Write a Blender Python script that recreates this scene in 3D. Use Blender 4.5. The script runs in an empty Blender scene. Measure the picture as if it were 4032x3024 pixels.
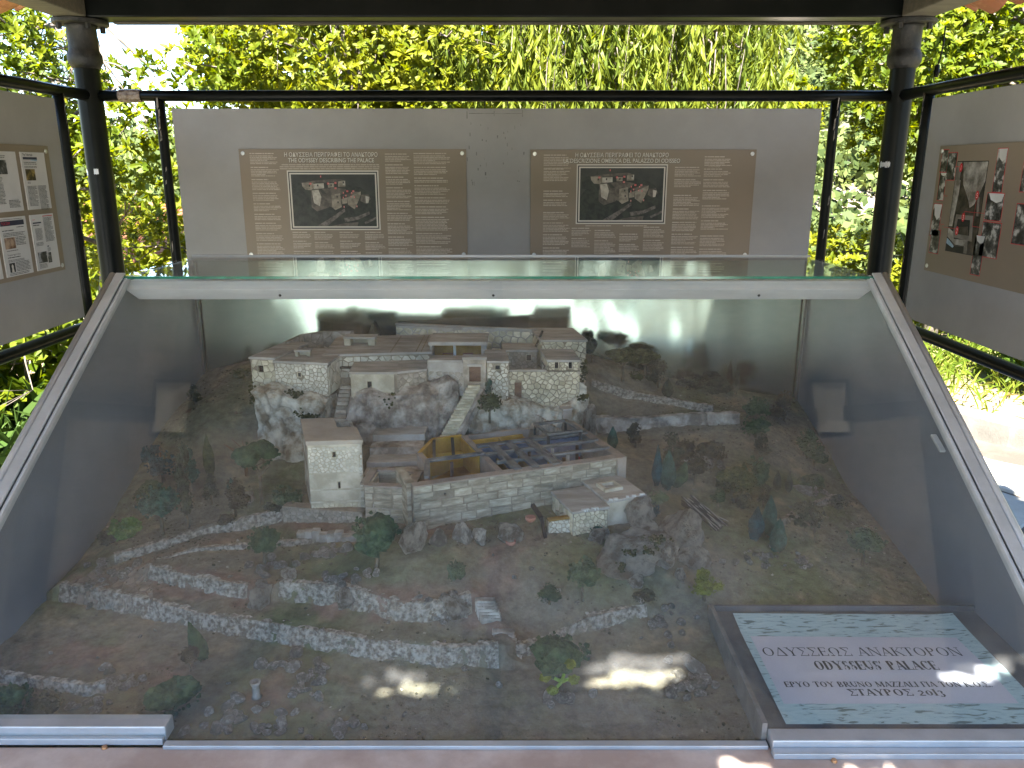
import bpy, bmesh, math, random
import numpy as np
from mathutils import Vector, Matrix
random.seed(7); RNG = np.random.default_rng(11)
SC = bpy.context.scene; COL = SC.collection
# ---------------------------------------------------------------- camera, sky, sun, exposure
cam_d = bpy.data.cameras.new('camera'); cam = bpy.data.objects.new('camera', cam_d); COL.objects.link(cam)
cam.location = (0, 0, 1.6); cam.rotation_euler = (math.radians(90 - 15.1), 0, 0)
cam_d.sensor_width = 36; cam_d.lens = 28.0; cam_d.clip_start = 0.02; cam_d.clip_end = 3000
SC.camera = cam
SUN_D = Vector((0.15, 0.95, -1.0)).normalized()            # the way the sunlight travels
ELEV = math.asin(-SUN_D.z); AZ = math.atan2(-SUN_D.x, -SUN_D.y)
W = bpy.data.worlds.new('World'); SC.world = W; W.use_nodes = True
nt = W.node_tree; bg = nt.nodes['Background']; sk = nt.nodes.new('ShaderNodeTexSky')
sk.sky_type = 'NISHITA'; sk.sun_disc = False; sk.sun_elevation = ELEV; sk.sun_rotation = AZ; sk.air_density = 1.0; sk.dust_density = 0.1; sk.ozone_density = 3.0
nt.links.new(sk.outputs[0], bg.inputs[0]); bg.inputs[1].default_value = 0.062
sl = bpy.data.lights.new('sun', 'SUN'); sun = bpy.data.objects.new('sun', sl); COL.objects.link(sun)
sl.energy = 4.8; sl.angle = math.radians(0.53); sl.color = (1.0, 0.965, 0.90)
sun.rotation_euler = SUN_D.to_track_quat('-Z', 'Y').to_euler(); sun.location = (-3, -12, 14)
SC.view_settings.view_transform = 'Standard'; SC.view_settings.look = 'None'
SC.view_settings.exposure = 3.68; SC.view_settings.gamma = 1.0; SC.view_settings.use_curve_mapping = False
SC.cycles.max_bounces = 10; SC.cycles.transparent_max_bounces = 16; SC.cycles.glossy_bounces = 5
SC.cycles.caustics_reflective = False; SC.cycles.caustics_refractive = False; SC.cycles.sample_clamp_indirect = 6
SC.cycles.use_denoising = True; SC.cycles.use_adaptive_sampling = False
# ---------------------------------------------------------------- noise
def _h(i, j, k):
    n = (i * 374761393 + j * 668265263 + k * 2147483647 * 3 + 1274126177) & 0xffffffff
    n = ((n ^ (n >> 13)) * 1274126177) & 0xffffffff
    return ((n ^ (n >> 16)) & 0xffff) / 65535.0
def vnoise(p):
    p = np.asarray(p, dtype=float); i = np.floor(p).astype(np.int64); f = p - i; f = f * f * (3 - 2 * f)
    r = 0
    for a in (0, 1):
        for b in (0, 1):
            for c in (0, 1):
                w = (f[:, 0] if a else 1 - f[:, 0]) * (f[:, 1] if b else 1 - f[:, 1]) * (f[:, 2] if c else 1 - f[:, 2])
                r = r + w * _h(i[:, 0] + a, i[:, 1] + b, i[:, 2] + c)
    return r * 2 - 1
def fbm(p, o=4, g=0.5):
    p = np.asarray(p, dtype=float); r = 0; a = 1; t = 0
    for k in range(o):
        r = r + a * vnoise(p * (2.03 ** k) + 17.3 * k); t += a; a *= g
    return r / t
# ---------------------------------------------------------------- objects
def tag(o, label=None, cat=None, group=None, kind=None):
    if label: o['label'] = label
    if cat: o['category'] = cat
    if group: o['group'] = group
    if kind: o['kind'] = kind
    return o
WL = {}
def thing(name, label, cat, loc=(0, 0, 0), group=None):
    o = bpy.data.objects.new(name, None); COL.objects.link(o); o.empty_display_size = 0.05
    o.location = loc; WL[o.name] = Vector(loc); return tag(o, label, cat, group)
def link_mesh(me, name, parent=None, org=None):
    o = bpy.data.objects.new(name, me); COL.objects.link(o)
    if parent is not None: o.parent = parent
    w = Vector(org) if org is not None else (WL[parent.name] if parent is not None else Vector((0, 0, 0)))
    o.location = w - (WL[parent.name] if parent is not None else Vector((0, 0, 0)))
    WL[o.name] = w.copy()
    return o
def np_mesh(name, V, Fq, mat=None, smooth=False, fattr=None, vcol=None):
    me = bpy.data.meshes.new(name); V = np.asarray(V, dtype=np.float32); Fq = np.asarray(Fq, dtype=np.int32)
    n = Fq.shape[1]
    me.vertices.add(len(V)); me.vertices.foreach_set('co', V.ravel())
    me.loops.add(Fq.size); me.loops.foreach_set('vertex_index', Fq.ravel())
    me.polygons.add(len(Fq)); me.polygons.foreach_set('loop_start', np.arange(len(Fq), dtype=np.int32) * n)
    me.polygons.foreach_set('use_smooth', np.full(len(Fq), smooth))
    if mat: me.materials.append(mat)
    if fattr is not None:
        a = me.attributes.new('rnd', 'FLOAT', 'FACE'); a.data.foreach_set('value', np.asarray(fattr, dtype=np.float32))
    if vcol is not None:
        a = me.color_attributes.new('paint', 'FLOAT_COLOR', 'POINT'); a.data.foreach_set('color', np.asarray(vcol, dtype=np.float32).ravel())
    me.update(calc_edges=True); me.validate(); return me
class MB:
    def __init__(s): s.v = []; s.f = []
    def add(s, vs, fs):
        n = len(s.v); s.v += [Vector(v) for v in vs]; s.f += [[i + n for i in f] for f in fs]; return s
    def box(s, a, b):
        (x0, y0, z0), (x1, y1, z1) = a, b
        return s.add([(x0,y0,z0),(x1,y0,z0),(x1,y1,z0),(x0,y1,z0),(x0,y0,z1),(x1,y0,z1),(x1,y1,z1),(x0,y1,z1)],
                     [(3,2,1,0),(4,5,6,7),(0,1,5,4),(1,2,6,5),(2,3,7,6),(3,0,4,7)])
    def prism(s, poly, z0, z1):                         # counter-clockwise plan polygon
        n = len(poly)
        return s.add([(p[0], p[1], z0) for p in poly] + [(p[0], p[1], z1) for p in poly],
                     [tuple(range(n))[::-1], tuple(range(n, 2*n))] + [(i, (i+1) % n, (i+1) % n + n, i + n) for i in range(n)])
    def slab(s, pts, nrm, t):                           # planar polygon extruded by t along nrm
        n = len(pts); q = [Vector(p) + Vector(nrm) * t for p in pts]
        return s.add(list(pts) + q, [tuple(range(n))[::-1], tuple(range(n, 2*n))] + [(i, (i+1) % n, (i+1) % n + n, i + n) for i in range(n)])
    def bar(s, a, b, w, h=None, up=(0, 0, 1)):
        a = Vector(a); b = Vector(b); h = h or w; d = (b - a).normalized(); u = Vector(up)
        x = d.cross(u)
        if x.length < 1e-4: x = d.cross(Vector((1, 0, 0)))
        x.normalize(); y = x.cross(d)
        c = [-x*w/2 - y*h/2, x*w/2 - y*h/2, x*w/2 + y*h/2, -x*w/2 + y*h/2]
        return s.add([a + k for k in c] + [b + k for k in c], [(0,1,2,3),(7,6,5,4),(0,4,5,1),(1,5,6,2),(2,6,7,3),(3,7,4,0)])
    def tube(s, pts, rad, n=8, cap=True):
        pts = [Vector(p) for p in pts]; m = len(pts); r = rad if hasattr(rad, '__len__') else [rad] * m
        d0 = (pts[1] - pts[0]).normalized(); x = d0.cross(Vector((0, 0, 1)))
        if x.length < 1e-3: x = Vector((1, 0, 0))
        x.normalize(); vs = []
        for i in range(m):
            d = (pts[min(i+1, m-1)] - pts[max(i-1, 0)]).normalized(); x = (x - d * x.dot(d)).normalized(); y = d.cross(x)
            for k in range(n):
                a = 2 * math.pi * k / n; vs.append(pts[i] + (x * math.cos(a) + y * math.sin(a)) * r[i])
        fs = [(i*n + k, i*n + (k+1) % n, (i+1)*n + (k+1) % n, (i+1)*n + k) for i in range(m-1) for k in range(n)]
        if cap: fs += [tuple(range(n))[::-1], tuple(range((m-1)*n, m*n))]
        return s.add(vs, fs)
    def lathe(s, prof, c=(0, 0, 0), n=20, axis=None):   # prof: (r, h) pairs, about an axis through c
        c = Vector(c); ax = Vector(axis or (0, 0, 1)).normalized(); x = ax.orthogonal().normalized(); y = ax.cross(x); vs = []
        for r, h in prof:
            for k in range(n):
                a = 2 * math.pi * k / n; vs.append(c + ax * h + (x * math.cos(a) + y * math.sin(a)) * max(r, 1e-5))
        m = len(prof)
        fs = [(i*n + k, i*n + (k+1) % n, (i+1)*n + (k+1) % n, (i+1)*n + k) for i in range(m-1) for k in range(n)]
        return s.add(vs, fs + [tuple(range(n))[::-1], tuple(range((m-1)*n, m*n))])
    def build(s, name, mat, parent=None, org=None, smooth=False, bevel=0):
        w = Vector(org) if org is not None else (WL[parent.name] if parent is not None else Vector((0, 0, 0)))
        me = bpy.data.meshes.new(name); me.from_pydata([tuple(v - w) for v in s.v], [], s.f)
        if mat: me.materials.append(mat)
        if smooth: me.polygons.foreach_set('use_smooth', [True] * len(me.polygons))
        me.update(); o = link_mesh(me, name, parent, w)
        if bevel:
            b = o.modifiers.new('bevel', 'BEVEL'); b.width = bevel; b.segments = 2; b.limit_method = 'ANGLE'
        return o
# ---------------------------------------------------------------- materials
def nodes(name):
    m = bpy.data.materials.new(name); m.use_nodes = True; t = m.node_tree; b = t.nodes['Principled BSDF']
    return m, t, b, t.nodes.new, t.links.new
def mat(name, c1, c2=None, scale=8.0, rough=0.7, bump=0.0, metal=0.0, c3=None, bscale=None, detail=6, spec=0.4, rvar=0.0, coat=0.0, stretch=None, bdist=0.01, crack=0.0):
    m, t, b, N, L = nodes(name)
    b.inputs['Roughness'].default_value = rough; b.inputs['Metallic'].default_value = metal
    b.inputs['Specular IOR Level'].default_value = spec; b.inputs['Coat Weight'].default_value = coat
    tc = N('ShaderNodeTexCoord'); oi = N('ShaderNodeObjectInfo'); ad = N('ShaderNodeVectorMath'); ad.operation = 'ADD'
    mu = N('ShaderNodeMath'); mu.operation = 'MULTIPLY'; mu.inputs[1].default_value = 37.0
    L(oi.outputs['Random'], mu.inputs[0]); L(tc.outputs['Object'], ad.inputs[0]); L(mu.outputs[0], ad.inputs[1])
    src = ad.outputs[0]
    if stretch:
        mp = N('ShaderNodeMapping'); mp.inputs['Scale'].default_value = stretch; L(src, mp.inputs[0]); src = mp.outputs[0]
    nz = N('ShaderNodeTexNoise'); nz.inputs['Scale'].default_value = scale; nz.inputs['Detail'].default_value = detail; nz.inputs['Roughness'].default_value = 0.62
    L(src, nz.inputs['Vector'])
    cr = N('ShaderNodeValToRGB'); e = cr.color_ramp.elements; c2 = c2 or c1
    e[0].position = 0.40; e[0].color = (*c1, 1); e[1].position = 0.61; e[1].color = (*c2, 1)
    if c3: x = e.new(0.52); x.color = (*c3, 1)
    L(nz.outputs[0], cr.inputs[0]); out = cr.outputs[0]
    if crack:
        wn = N('ShaderNodeVectorMath'); wn.operation = 'SCALE'; wn.inputs['Scale'].default_value = 0.05; L(nz.outputs['Color'], wn.inputs[0]); wa = N('ShaderNodeVectorMath'); wa.operation = 'ADD'; L(src, wa.inputs[0]); L(wn.outputs[0], wa.inputs[1])
        vo = N('ShaderNodeTexVoronoi'); vo.feature = 'DISTANCE_TO_EDGE'; vo.inputs['Scale'].default_value = crack; L(wa.outputs[0], vo.inputs['Vector'])
        vr = N('ShaderNodeMapRange'); vr.inputs[1].default_value = 0.0; vr.inputs[2].default_value = 0.07; vr.inputs[3].default_value = 0.62; vr.inputs[4].default_value = 1.0; L(vo.outputs['Distance'], vr.inputs[0])
        cm = N('ShaderNodeVectorMath'); cm.operation = 'SCALE'; L(out, cm.inputs[0]); L(vr.outputs[0], cm.inputs['Scale']); out = cm.outputs[0]
    if rvar:
        hs = N('ShaderNodeHueSaturation'); mr = N('ShaderNodeMapRange'); mr.inputs[3].default_value = 1 - rvar; mr.inputs[4].default_value = 1 + rvar
        L(oi.outputs['Random'], mr.inputs[0]); L(mr.outputs[0], hs.inputs['Value']); L(out, hs.inputs['Color']); out = hs.outputs[0]
    L(out, b.inputs['Base Color'])
    if bump:
        n2 = N('ShaderNodeTexNoise'); n2.inputs['Scale'].default_value = bscale or scale * 4; n2.inputs['Detail'].default_value = 8; n2.inputs['Roughness'].default_value = 0.7
        L(src, n2.inputs['Vector']); bp = N('ShaderNodeBump'); bp.inputs['Strength'].default_value = bump; bp.inputs['Distance'].default_value = bdist
        L(n2.outputs[0], bp.inputs['Height']); L(bp.outputs[0], b.inputs['Normal'])
    return m
def leaf_mat(name, ca, cb, trans=0.35, rough=0.4, cc=None):
    m, t, b, N, L = nodes(name)
    at = N('ShaderNodeAttribute'); at.attribute_name = 'rnd'; cr = N('ShaderNodeValToRGB'); e = cr.color_ramp.elements
    e[0].position = 0.0; e[0].color = (*ca, 1); e[1].position = 0.92; e[1].color = (*cb, 1)
    if cc: x = e.new(1.0); x.color = (*cc, 1)
    L(at.outputs['Fac'], cr.inputs[0]); L(cr.outputs[0], b.inputs['Base Color']); b.inputs['Roughness'].default_value = max(rough, 0.5); b.inputs['Specular IOR Level'].default_value = 0.22
    tr = N('ShaderNodeBsdfTranslucent'); hs = N('ShaderNodeHueSaturation'); hs.inputs['Value'].default_value = 1.5; hs.inputs['Hue'].default_value = 0.485; hs.inputs['Saturation'].default_value = 1.1
    L(cr.outputs[0], hs.inputs['Color']); L(hs.outputs[0], tr.inputs[0])
    mx = N('ShaderNodeMixShader'); mx.inputs[0].default_value = trans; L(b.outputs[0], mx.inputs[1]); L(tr.outputs[0], mx.inputs[2])
    L(mx.outputs[0], t.nodes['Material Output'].inputs[0]); return m
def glass_mat(name, tint, dust=0.03, ior=1.5):
    m, t, b, N, L = nodes(name); t.nodes.remove(b)
    tr = N('ShaderNodeBsdfTransparent'); tr.inputs[0].default_value = (*tint, 1)
    gl = N('ShaderNodeBsdfGlossy'); gl.inputs['Roughness'].default_value = 0.0; gl.inputs[0].default_value = (1, 1, 1, 1)
    fr = N('ShaderNodeFresnel'); ge = N('ShaderNodeNewGeometry'); ir = N('ShaderNodeMapRange'); ir.inputs[3].default_value = ior; ir.inputs[4].default_value = 1 / ior; L(ge.outputs['Backfacing'], ir.inputs[0]); L(ir.outputs[0], fr.inputs[0])
    mx = N('ShaderNodeMixShader'); L(fr.outputs[0], mx.inputs[0]); L(tr.outputs[0], mx.inputs[1]); L(gl.outputs[0], mx.inputs[2])
    df = N('ShaderNodeBsdfTranslucent'); df.inputs[0].default_value = (0.85, 0.85, 0.83, 1); d2 = N('ShaderNodeBsdfDiffuse'); d2.inputs[0].default_value = (0.85, 0.85, 0.83, 1)
    dm = N('ShaderNodeMixShader'); L(d2.outputs[0], dm.inputs[1]); L(df.outputs[0], dm.inputs[2])
    tc = N('ShaderNodeTexCoord'); nz = N('ShaderNodeTexNoise'); nz.inputs['Scale'].default_value = 5; nz.inputs['Detail'].default_value = 9; nz.inputs['Roughness'].default_value = 0.75
    mr = N('ShaderNodeMapRange'); mr.inputs[1].default_value = 0.35; mr.inputs[2].default_value = 0.7; mr.inputs[3].default_value = dust * 0.5; mr.inputs[4].default_value = dust * 1.6
    L(tc.outputs['Object'], nz.inputs['Vector']); L(nz.outputs[0], mr.inputs[0])
    m2 = N('ShaderNodeMixShader'); L(mr.outputs[0], m2.inputs[0]); L(mx.outputs[0], m2.inputs[1]); L(dm.outputs[0], m2.inputs[2])
    L(m2.outputs[0], t.nodes['Material Output'].inputs[0]); return m
def paint_mat(name, scale=60, bump=0.6, rough=0.95):      # colour from the mesh's painted vertices, speckled
    m, t, b, N, L = nodes(name); b.inputs['Roughness'].default_value = rough; b.inputs['Specular IOR Level'].default_value = 0.15
    ca = N('ShaderNodeVertexColor'); ca.layer_name = 'paint'; tc = N('ShaderNodeTexCoord')
    nz = N('ShaderNodeTexNoise'); nz.inputs['Scale'].default_value = scale; nz.inputs['Detail'].default_value = 9; nz.inputs['Roughness'].default_value = 0.75
    L(tc.outputs['Object'], nz.inputs['Vector']); mr = N('ShaderNodeMapRange'); mr.inputs[1].default_value = 0.3; mr.inputs[2].default_value = 0.7; mr.inputs[3].default_value = 0.55; mr.inputs[4].default_value = 1.4
    L(nz.outputs[0], mr.inputs[0]); mx = N('ShaderNodeVectorMath'); mx.operation = 'SCALE'; L(ca.outputs[0], mx.inputs[0]); L(mr.outputs[0], mx.inputs['Scale']); L(mx.outputs[0], b.inputs['Base Color'])
    n2 = N('ShaderNodeTexNoise'); n2.inputs['Scale'].default_value = scale * 5; n2.inputs['Detail'].default_value = 8; n2.inputs['Roughness'].default_value = 0.75; L(tc.outputs['Object'], n2.inputs['Vector'])
    bp = N('ShaderNodeBump'); bp.inputs['Strength'].default_value = bump; bp.inputs['Distance'].default_value = 0.004; L(n2.outputs[0], bp.inputs['Height']); L(bp.outputs[0], b.inputs['Normal'])
    return m
M = {}
M['black'] = mat('black_paint', (0.003, 0.004, 0.0035), (0.006, 0.007, 0.0065), 6, 0.3, 0.15, spec=0.12, bscale=30, bdist=0.003)
M['rust'] = mat('chipped_paint', (0.12, 0.10, 0.08), (0.32, 0.29, 0.25), 40, 0.8, 0.4)
M['beamwood'] = mat('pale_beam', (0.07, 0.062, 0.048), (0.11, 0.095, 0.07), 5, 0.7, 0.2, stretch=(1, 8, 8))
M['plank'] = mat('plank', (0.28, 0.215, 0.145), (0.43, 0.345, 0.245), 4, 0.6, 0.2, rvar=0.3, stretch=(1, 9, 9))
M['clay'] = mat('clay_tile', (0.30, 0.11, 0.045), (0.40, 0.19, 0.09), 6, 0.85, 0.3, rvar=0.2, c3=(0.26, 0.105, 0.05))
M['board'] = mat('grey_board', (0.25, 0.242, 0.238), (0.31, 0.30, 0.296), 1.4, 0.55, 0.12, bscale=220, bdist=0.001, detail=9)
M['poster'] = mat('poster_brown', (0.205, 0.162, 0.118), (0.225, 0.178, 0.132), 2.5, 0.42, 0.0)
M['ink_white'] = mat('print_cream', (0.58, 0.54, 0.48), (0.62, 0.575, 0.51), 9, 0.5)
M['ink_pale'] = mat('print_pale', (0.40, 0.345, 0.285), (0.48, 0.415, 0.345), 9, 0.5)
M['ink_black'] = mat('print_black', (0.012, 0.012, 0.012), (0.02, 0.02, 0.02), 9, 0.5)
M['ink_grey'] = mat('print_grey', (0.10, 0.10, 0.10), (0.16, 0.16, 0.16), 30, 0.5)
M['ink_red'] = mat('print_red', (0.5, 0.015, 0.03), (0.55, 0.03, 0.04), 9, 0.5)
M['paper'] = mat('paper', (0.5, 0.485, 0.48), (0.55, 0.535, 0.53), 4, 0.5)
M['screw'] = mat('steel_screw', (0.5, 0.5, 0.48), (0.7, 0.7, 0.68), 60, 0.35, metal=0.8)
M['alu'] = mat('aluminium', (0.42, 0.43, 0.44), (0.5, 0.51, 0.52), 12, 0.33, 0.1, metal=0.35, bscale=60, bdist=0.001)
M['pvc'] = mat('white_profile', (0.42, 0.415, 0.41), (0.50, 0.495, 0.49), 3, 0.35, 0.05, stretch=(1, 6, 6))
M['panel'] = mat('case_panel', (0.165, 0.175, 0.202), (0.195, 0.205, 0.232), 2.5, 0.4, 0.08, bscale=200, bdist=0.001)
M['shelf'] = mat('plinth_top', (0.42, 0.31, 0.25), (0.58, 0.47, 0.40), 7, 0.6, 0.25, c3=(0.5, 0.39, 0.325), bscale=40, bdist=0.004)
M['tray'] = mat('grey_tray', (0.07, 0.07, 0.075), (0.11, 0.11, 0.115), 10, 0.5, 0.1)
M['glass'] = glass_mat('case_glass', (0.95, 0.975, 0.965), 0.062)
M['glass_edge'] = mat('glass_edge', (0.01, 0.09, 0.06), (0.02, 0.15, 0.1), 20, 0.1, spec=0.8)
m, t, b, N, L = nodes('mirror_sheet'); b.inputs['Metallic'].default_value = 1; b.inputs['Roughness'].default_value = 0.14; b.inputs['Base Color'].default_value = (0.32, 0.40, 0.36, 1); M['mirror'] = m
M['lamp'] = mat('lamp_diffuser', (0.6, 0.55, 0.45), (0.66, 0.6, 0.5), 6, 0.4)
M['concrete'] = mat('concrete', (0.42, 0.39, 0.345), (0.55, 0.51, 0.455), 3, 0.9, 0.3, c3=(0.48, 0.445, 0.395), bscale=60)
M['mortar'] = mat('mortar', (0.06, 0.047, 0.035), (0.09, 0.072, 0.055), 4, 0.95, 0.4, bscale=80)
M['flag'] = mat('flagstone', (0.22, 0.205, 0.175), (0.30, 0.28, 0.24), 3, 0.85, 0.3, rvar=0.1, bscale=40)
M['kerb'] = mat('grey_kerb', (0.07, 0.064, 0.054), (0.115, 0.105, 0.09), 3, 0.9, 0.3, bscale=60)
M['clay_far'] = mat('valley_clay_tile', (0.17, 0.055, 0.02), (0.24, 0.10, 0.045), 6, 0.85, 0.3, rvar=0.2)  # darker clay for the valley house roof
M['soil'] = mat('garden_soil', (0.20, 0.14, 0.09), (0.34, 0.26, 0.18), 1.5, 0.95, 0.6, c3=(0.24, 0.20, 0.11), bscale=30)
# ================================================================ the ground and the hills
def ground_z(x, y):
    r = np.hypot(x, y); a = np.degrees(np.arctan2(x, y))
    lf = np.clip((-a - 6) / 14, 0, 1) * np.clip((110 + a) / 25, 0, 1)
    rt = np.clip((a - 3) / 12, 0, 1) * np.clip((95 - a) / 25, 0, 1)
    mid = np.clip(1 - lf - rt, 0, 1)
    s = lambda u: np.clip(u, 0, 1) ** 2 * (3 - 2 * np.clip(u, 0, 1))
    zl = -4.6 * s((r - 8.5) / 9) + np.clip(r - 42, 0, None) * 0.058 - np.clip(r - 240, 0, None) * 0.028
    zr = -0.4 * s((r - 10) / 10) + np.clip(r - 26, 0, None) * 0.30 - np.clip(r - 420, 0, None) * 0.2
    zm = -1.0 * s((r - 10) / 10) + np.clip(r - 40, 0, None) * 0.12
    z = lf * zl + rt * zr + mid * zm
    k = s((r - 14) / 30)
    p = np.stack([x * 0.02, y * 0.02, np.zeros_like(x)], 1)
    return z + k * (fbm(p, 4) * np.clip(r * 0.03, 0, 9) + fbm(p * 9, 3) * np.clip(r * 0.004, 0, 1.2))
na, nr = 420, 150
rad = np.concatenate([[0.0], 1.2 * (1500 / 1.2) ** (np.arange(nr) / (nr - 1))]); ang = np.arange(na) * 2 * math.pi / na
RR, AA = np.meshgrid(rad, ang, indexing='ij'); gx = (RR * np.sin(AA)).ravel(); gy = (RR * np.cos(AA)).ravel(); gz = ground_z(gx, gy) - 0.02
i, j = np.meshgrid(np.arange(nr), np.arange(na), indexing='ij'); i = i.ravel(); j = j.ravel(); j2 = (j + 1) % na
F = np.stack([i * na + j, i * na + j2, (i + 1) * na + j2, (i + 1) * na + j], 1)
rr = np.hypot(gx, gy); nz = fbm(np.stack([gx * 0.12, gy * 0.12, gz * 0.2], 1), 4); n2 = fbm(np.stack([gx * 0.9, gy * 0.9, gz * 0], 1), 3)
soil = np.array([0.24, 0.17, 0.105]); scrub = np.array([0.055, 0.068, 0.022]); rock = np.array([0.16, 0.14, 0.11]); grass = np.array([0.07, 0.09, 0.02])
w1 = np.clip(0.5 + n2 * 1.4, 0, 1)[:, None]; near = soil * w1 + grass * (1 - w1)
w2 = np.clip(0.42 + nz * 1.8, 0, 1)[:, None]; far = rock * w2 + scrub * (1 - w2)
w3 = np.clip((rr - 12) / 25, 0, 1)[:, None]; col = near * (1 - w3) + far * w3
me = np_mesh('ground', np.stack([gx, gy, gz], 1), F, paint_mat('ground_paint', 3.0, 0.5), True, vcol=np.concatenate([col, np.ones((len(col), 1))], 1))
o = link_mesh(me, 'ground'); tag(o, kind='structure')
# ================================================================ leaves and trees
def leaf_mesh(name, P, D, U, Ln, Wd, material, rnd, fold=0.25, curl=0.2):
    """one pointed leaf (two quads + tip) for each row: P base, D direction, U leaf normal"""
    S = np.cross(D, U); S /= np.linalg.norm(S, axis=1)[:, None] + 1e-9; U = np.cross(S, D)
    Ln = Ln[:, None]; Wd = Wd[:, None]
    v = [P, P + D * Ln * 0.42 + S * Wd + U * Wd * fold - U * Ln * curl * 0.1, P + D * Ln * 0.42 - S * Wd + U * Wd * fold - U * Ln * curl * 0.1,
         P + D * Ln * 0.5 - U * Ln * curl * 0.12, P + D * Ln * 0.8 + S * Wd * 0.72 - U * Ln * curl * 0.4, P + D * Ln * 0.8 - S * Wd * 0.72 - U * Ln * curl * 0.4, P + D * Ln - U * Ln * curl * 0.8]
    V = np.stack(v, 1).reshape(-1, 3); n = len(P); b = (np.arange(n) * 7)[:, None]
    F = np.concatenate([b + np.array([[0, 1, 3, 3]]), b + np.array([[0, 3, 2, 2]])], 0)
    tri = np.concatenate([b + np.array([[0, 3, 1]]), b + np.array([[0, 2, 3]]), b + np.array([[1, 3, 4]]), b + np.array([[3, 2, 5]]), b + np.array([[3, 6, 4]]), b + np.array([[3, 5, 6]])], 0)
    return np_mesh(name, V, tri, material, False, np.tile(rnd, 6))
def unit(a): return a / (np.linalg.norm(a, axis=1)[:, None] + 1e-9)
def rosettes(C, A, n, ln, wd, rng, spread=1.1):
    """n leaves whorled about each twig tip C with axis A"""
    A = np.repeat(unit(A), n, 0); P = np.repeat(C, n, 0); m = len(P)
    R = unit(np.cross(A, rng.normal(size=(m, 3)))); th = rng.uniform(0.5, 1.5, m)[:, None] * spread * 0.8
    D = unit(A * np.cos(th) + R * np.sin(th)); U = unit(A * np.sin(th) - R * np.cos(th))
    P = P - A * rng.uniform(0, 0.5, m)[:, None] * ln
    return P, D, U, rng.uniform(0.65, 1.2, m) * ln, rng.uniform(0.8, 1.15, m) * wd, np.clip(np.repeat(rng.uniform(0, 0.8, len(C)), n) + rng.uniform(-0.2, 0.2, m), 0, 1)
def crown_points(ells, n, rng, hole=0.0):
    out = []; ax = []; tot = sum(e[3] * e[4] * e[5] for e in ells)
    for (cx, cy, cz, rx, ry, rz) in ells:
        k = max(4, int(n * rx * ry * rz / tot)); d = unit(rng.normal(size=(k, 3))); rr_ = rng.uniform(0.35, 1.0, k) ** 0.6
        c = np.array([cx, cy, cz]) + d * rr_[:, None] * np.array([rx, ry, rz]); out.append(c); ax.append(d * 0.7 + np.array([0, -0.15, 0.55]) + rng.normal(size=(k, 3)) * 0.35)
    c = np.concatenate(out); a = np.concatenate(ax); k = fbm(c * 2.2 + 5, 2) > -0.28 + hole
    return c[k], a[k]
def tree(name, label, base, top, ells, n, leaf, ln, wd, per=7, seed=1, bark=None, r0=0.07, hole=0.0, group=None, cat='tree', nbr=26, keep=None):
    rng = np.random.default_rng(seed); t = thing(name, label, cat, base, group); base = np.array(base); top = np.array(top)
    c, a = crown_points(ells, n, rng, hole)
    if keep is not None: k = keep(c); c = c[k]; a = a[k]
    P, D, U, Lr, Wr, rd = rosettes(c, a, per, ln, wd, rng)
    if keep is not None: k = keep(P + D * Lr[:, None] * 0.5); P, D, U, Lr, Wr, rd = P[k], D[k], U[k], Lr[k], Wr[k], rd[k]
    o = link_mesh(leaf_mesh('crown', P - base, D, U, Lr, Wr, leaf, rd), 'crown', t)
    mb = MB(); mid = (base + top) / 2 + rng.normal(size=3) * 0.12
    mb.tube([base, base * 0.7 + mid * 0.3, mid, mid * 0.4 + top * 0.6, top], [r0, r0 * 0.85, r0 * 0.7, r0 * 0.5, r0 * 0.25], 8)
    for q in rng.choice(len(c), min(nbr, len(c)), replace=False):
        e = c[q]; f = rng.uniform(0.3, 0.95); s = mid * (1 - f) + top * f if f > 0.4 else base * 0.3 + mid * 0.7
        L_ = np.linalg.norm(e - s); w1_ = s * 0.65 + e * 0.35 + rng.normal(size=3) * L_ * 0.1; w2_ = s * 0.3 + e * 0.7 + rng.normal(size=3) * L_ * 0.1
        k = r0 * rng.uniform(0.16, 0.34); mb.tube([s, w1_, w2_, e], [k, k * 0.7, k * 0.45, k * 0.2], 5)
        for _ in range(2):
            dd = unit((e - w2_)[None] + rng.normal(size=(1, 3)) * L_ * 0.35)[0]; mb.tube([w2_, w2_ + dd * L_ * 0.18 + rng.normal(size=3) * 0.02, w2_ + dd * L_ * 0.33], [k * 0.35, k * 0.25, k * 0.12], 4)
    mb.build('trunk', bark or M['bark'], t, smooth=True); return t
M['bark'] = mat('grey_bark', (0.07, 0.055, 0.04), (0.16, 0.13, 0.105), 20, 0.9, 0.4)
M['leaf_a'] = leaf_mat('glossy_leaf', (0.055, 0.085, 0.004), (0.145, 0.165, 0.007), 0.5, 0.45, (0.25, 0.17, 0.008))
M['leaf_b'] = leaf_mat('yellow_leaf', (0.075, 0.10, 0.004), (0.18, 0.18, 0.008), 0.5, 0.45, (0.24, 0.19, 0.01))
M['leaf_c'] = leaf_mat('willow_leaf', (0.065, 0.095, 0.012), (0.15, 0.17, 0.016), 0.5, 0.45)
M['leaf_d'] = leaf_mat('pine_needle', (0.03, 0.035, 0.008), (0.07, 0.075, 0.014), 0.25, 0.6)
M['leaf_e'] = leaf_mat('dark_leaf', (0.03, 0.06, 0.006), (0.07, 0.11, 0.01), 0.38, 0.4)
M['grass'] = leaf_mat('grass_blade', (0.06, 0.10, 0.008), (0.14, 0.17, 0.02), 0.4, 0.5, (0.26, 0.21, 0.06))
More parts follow.
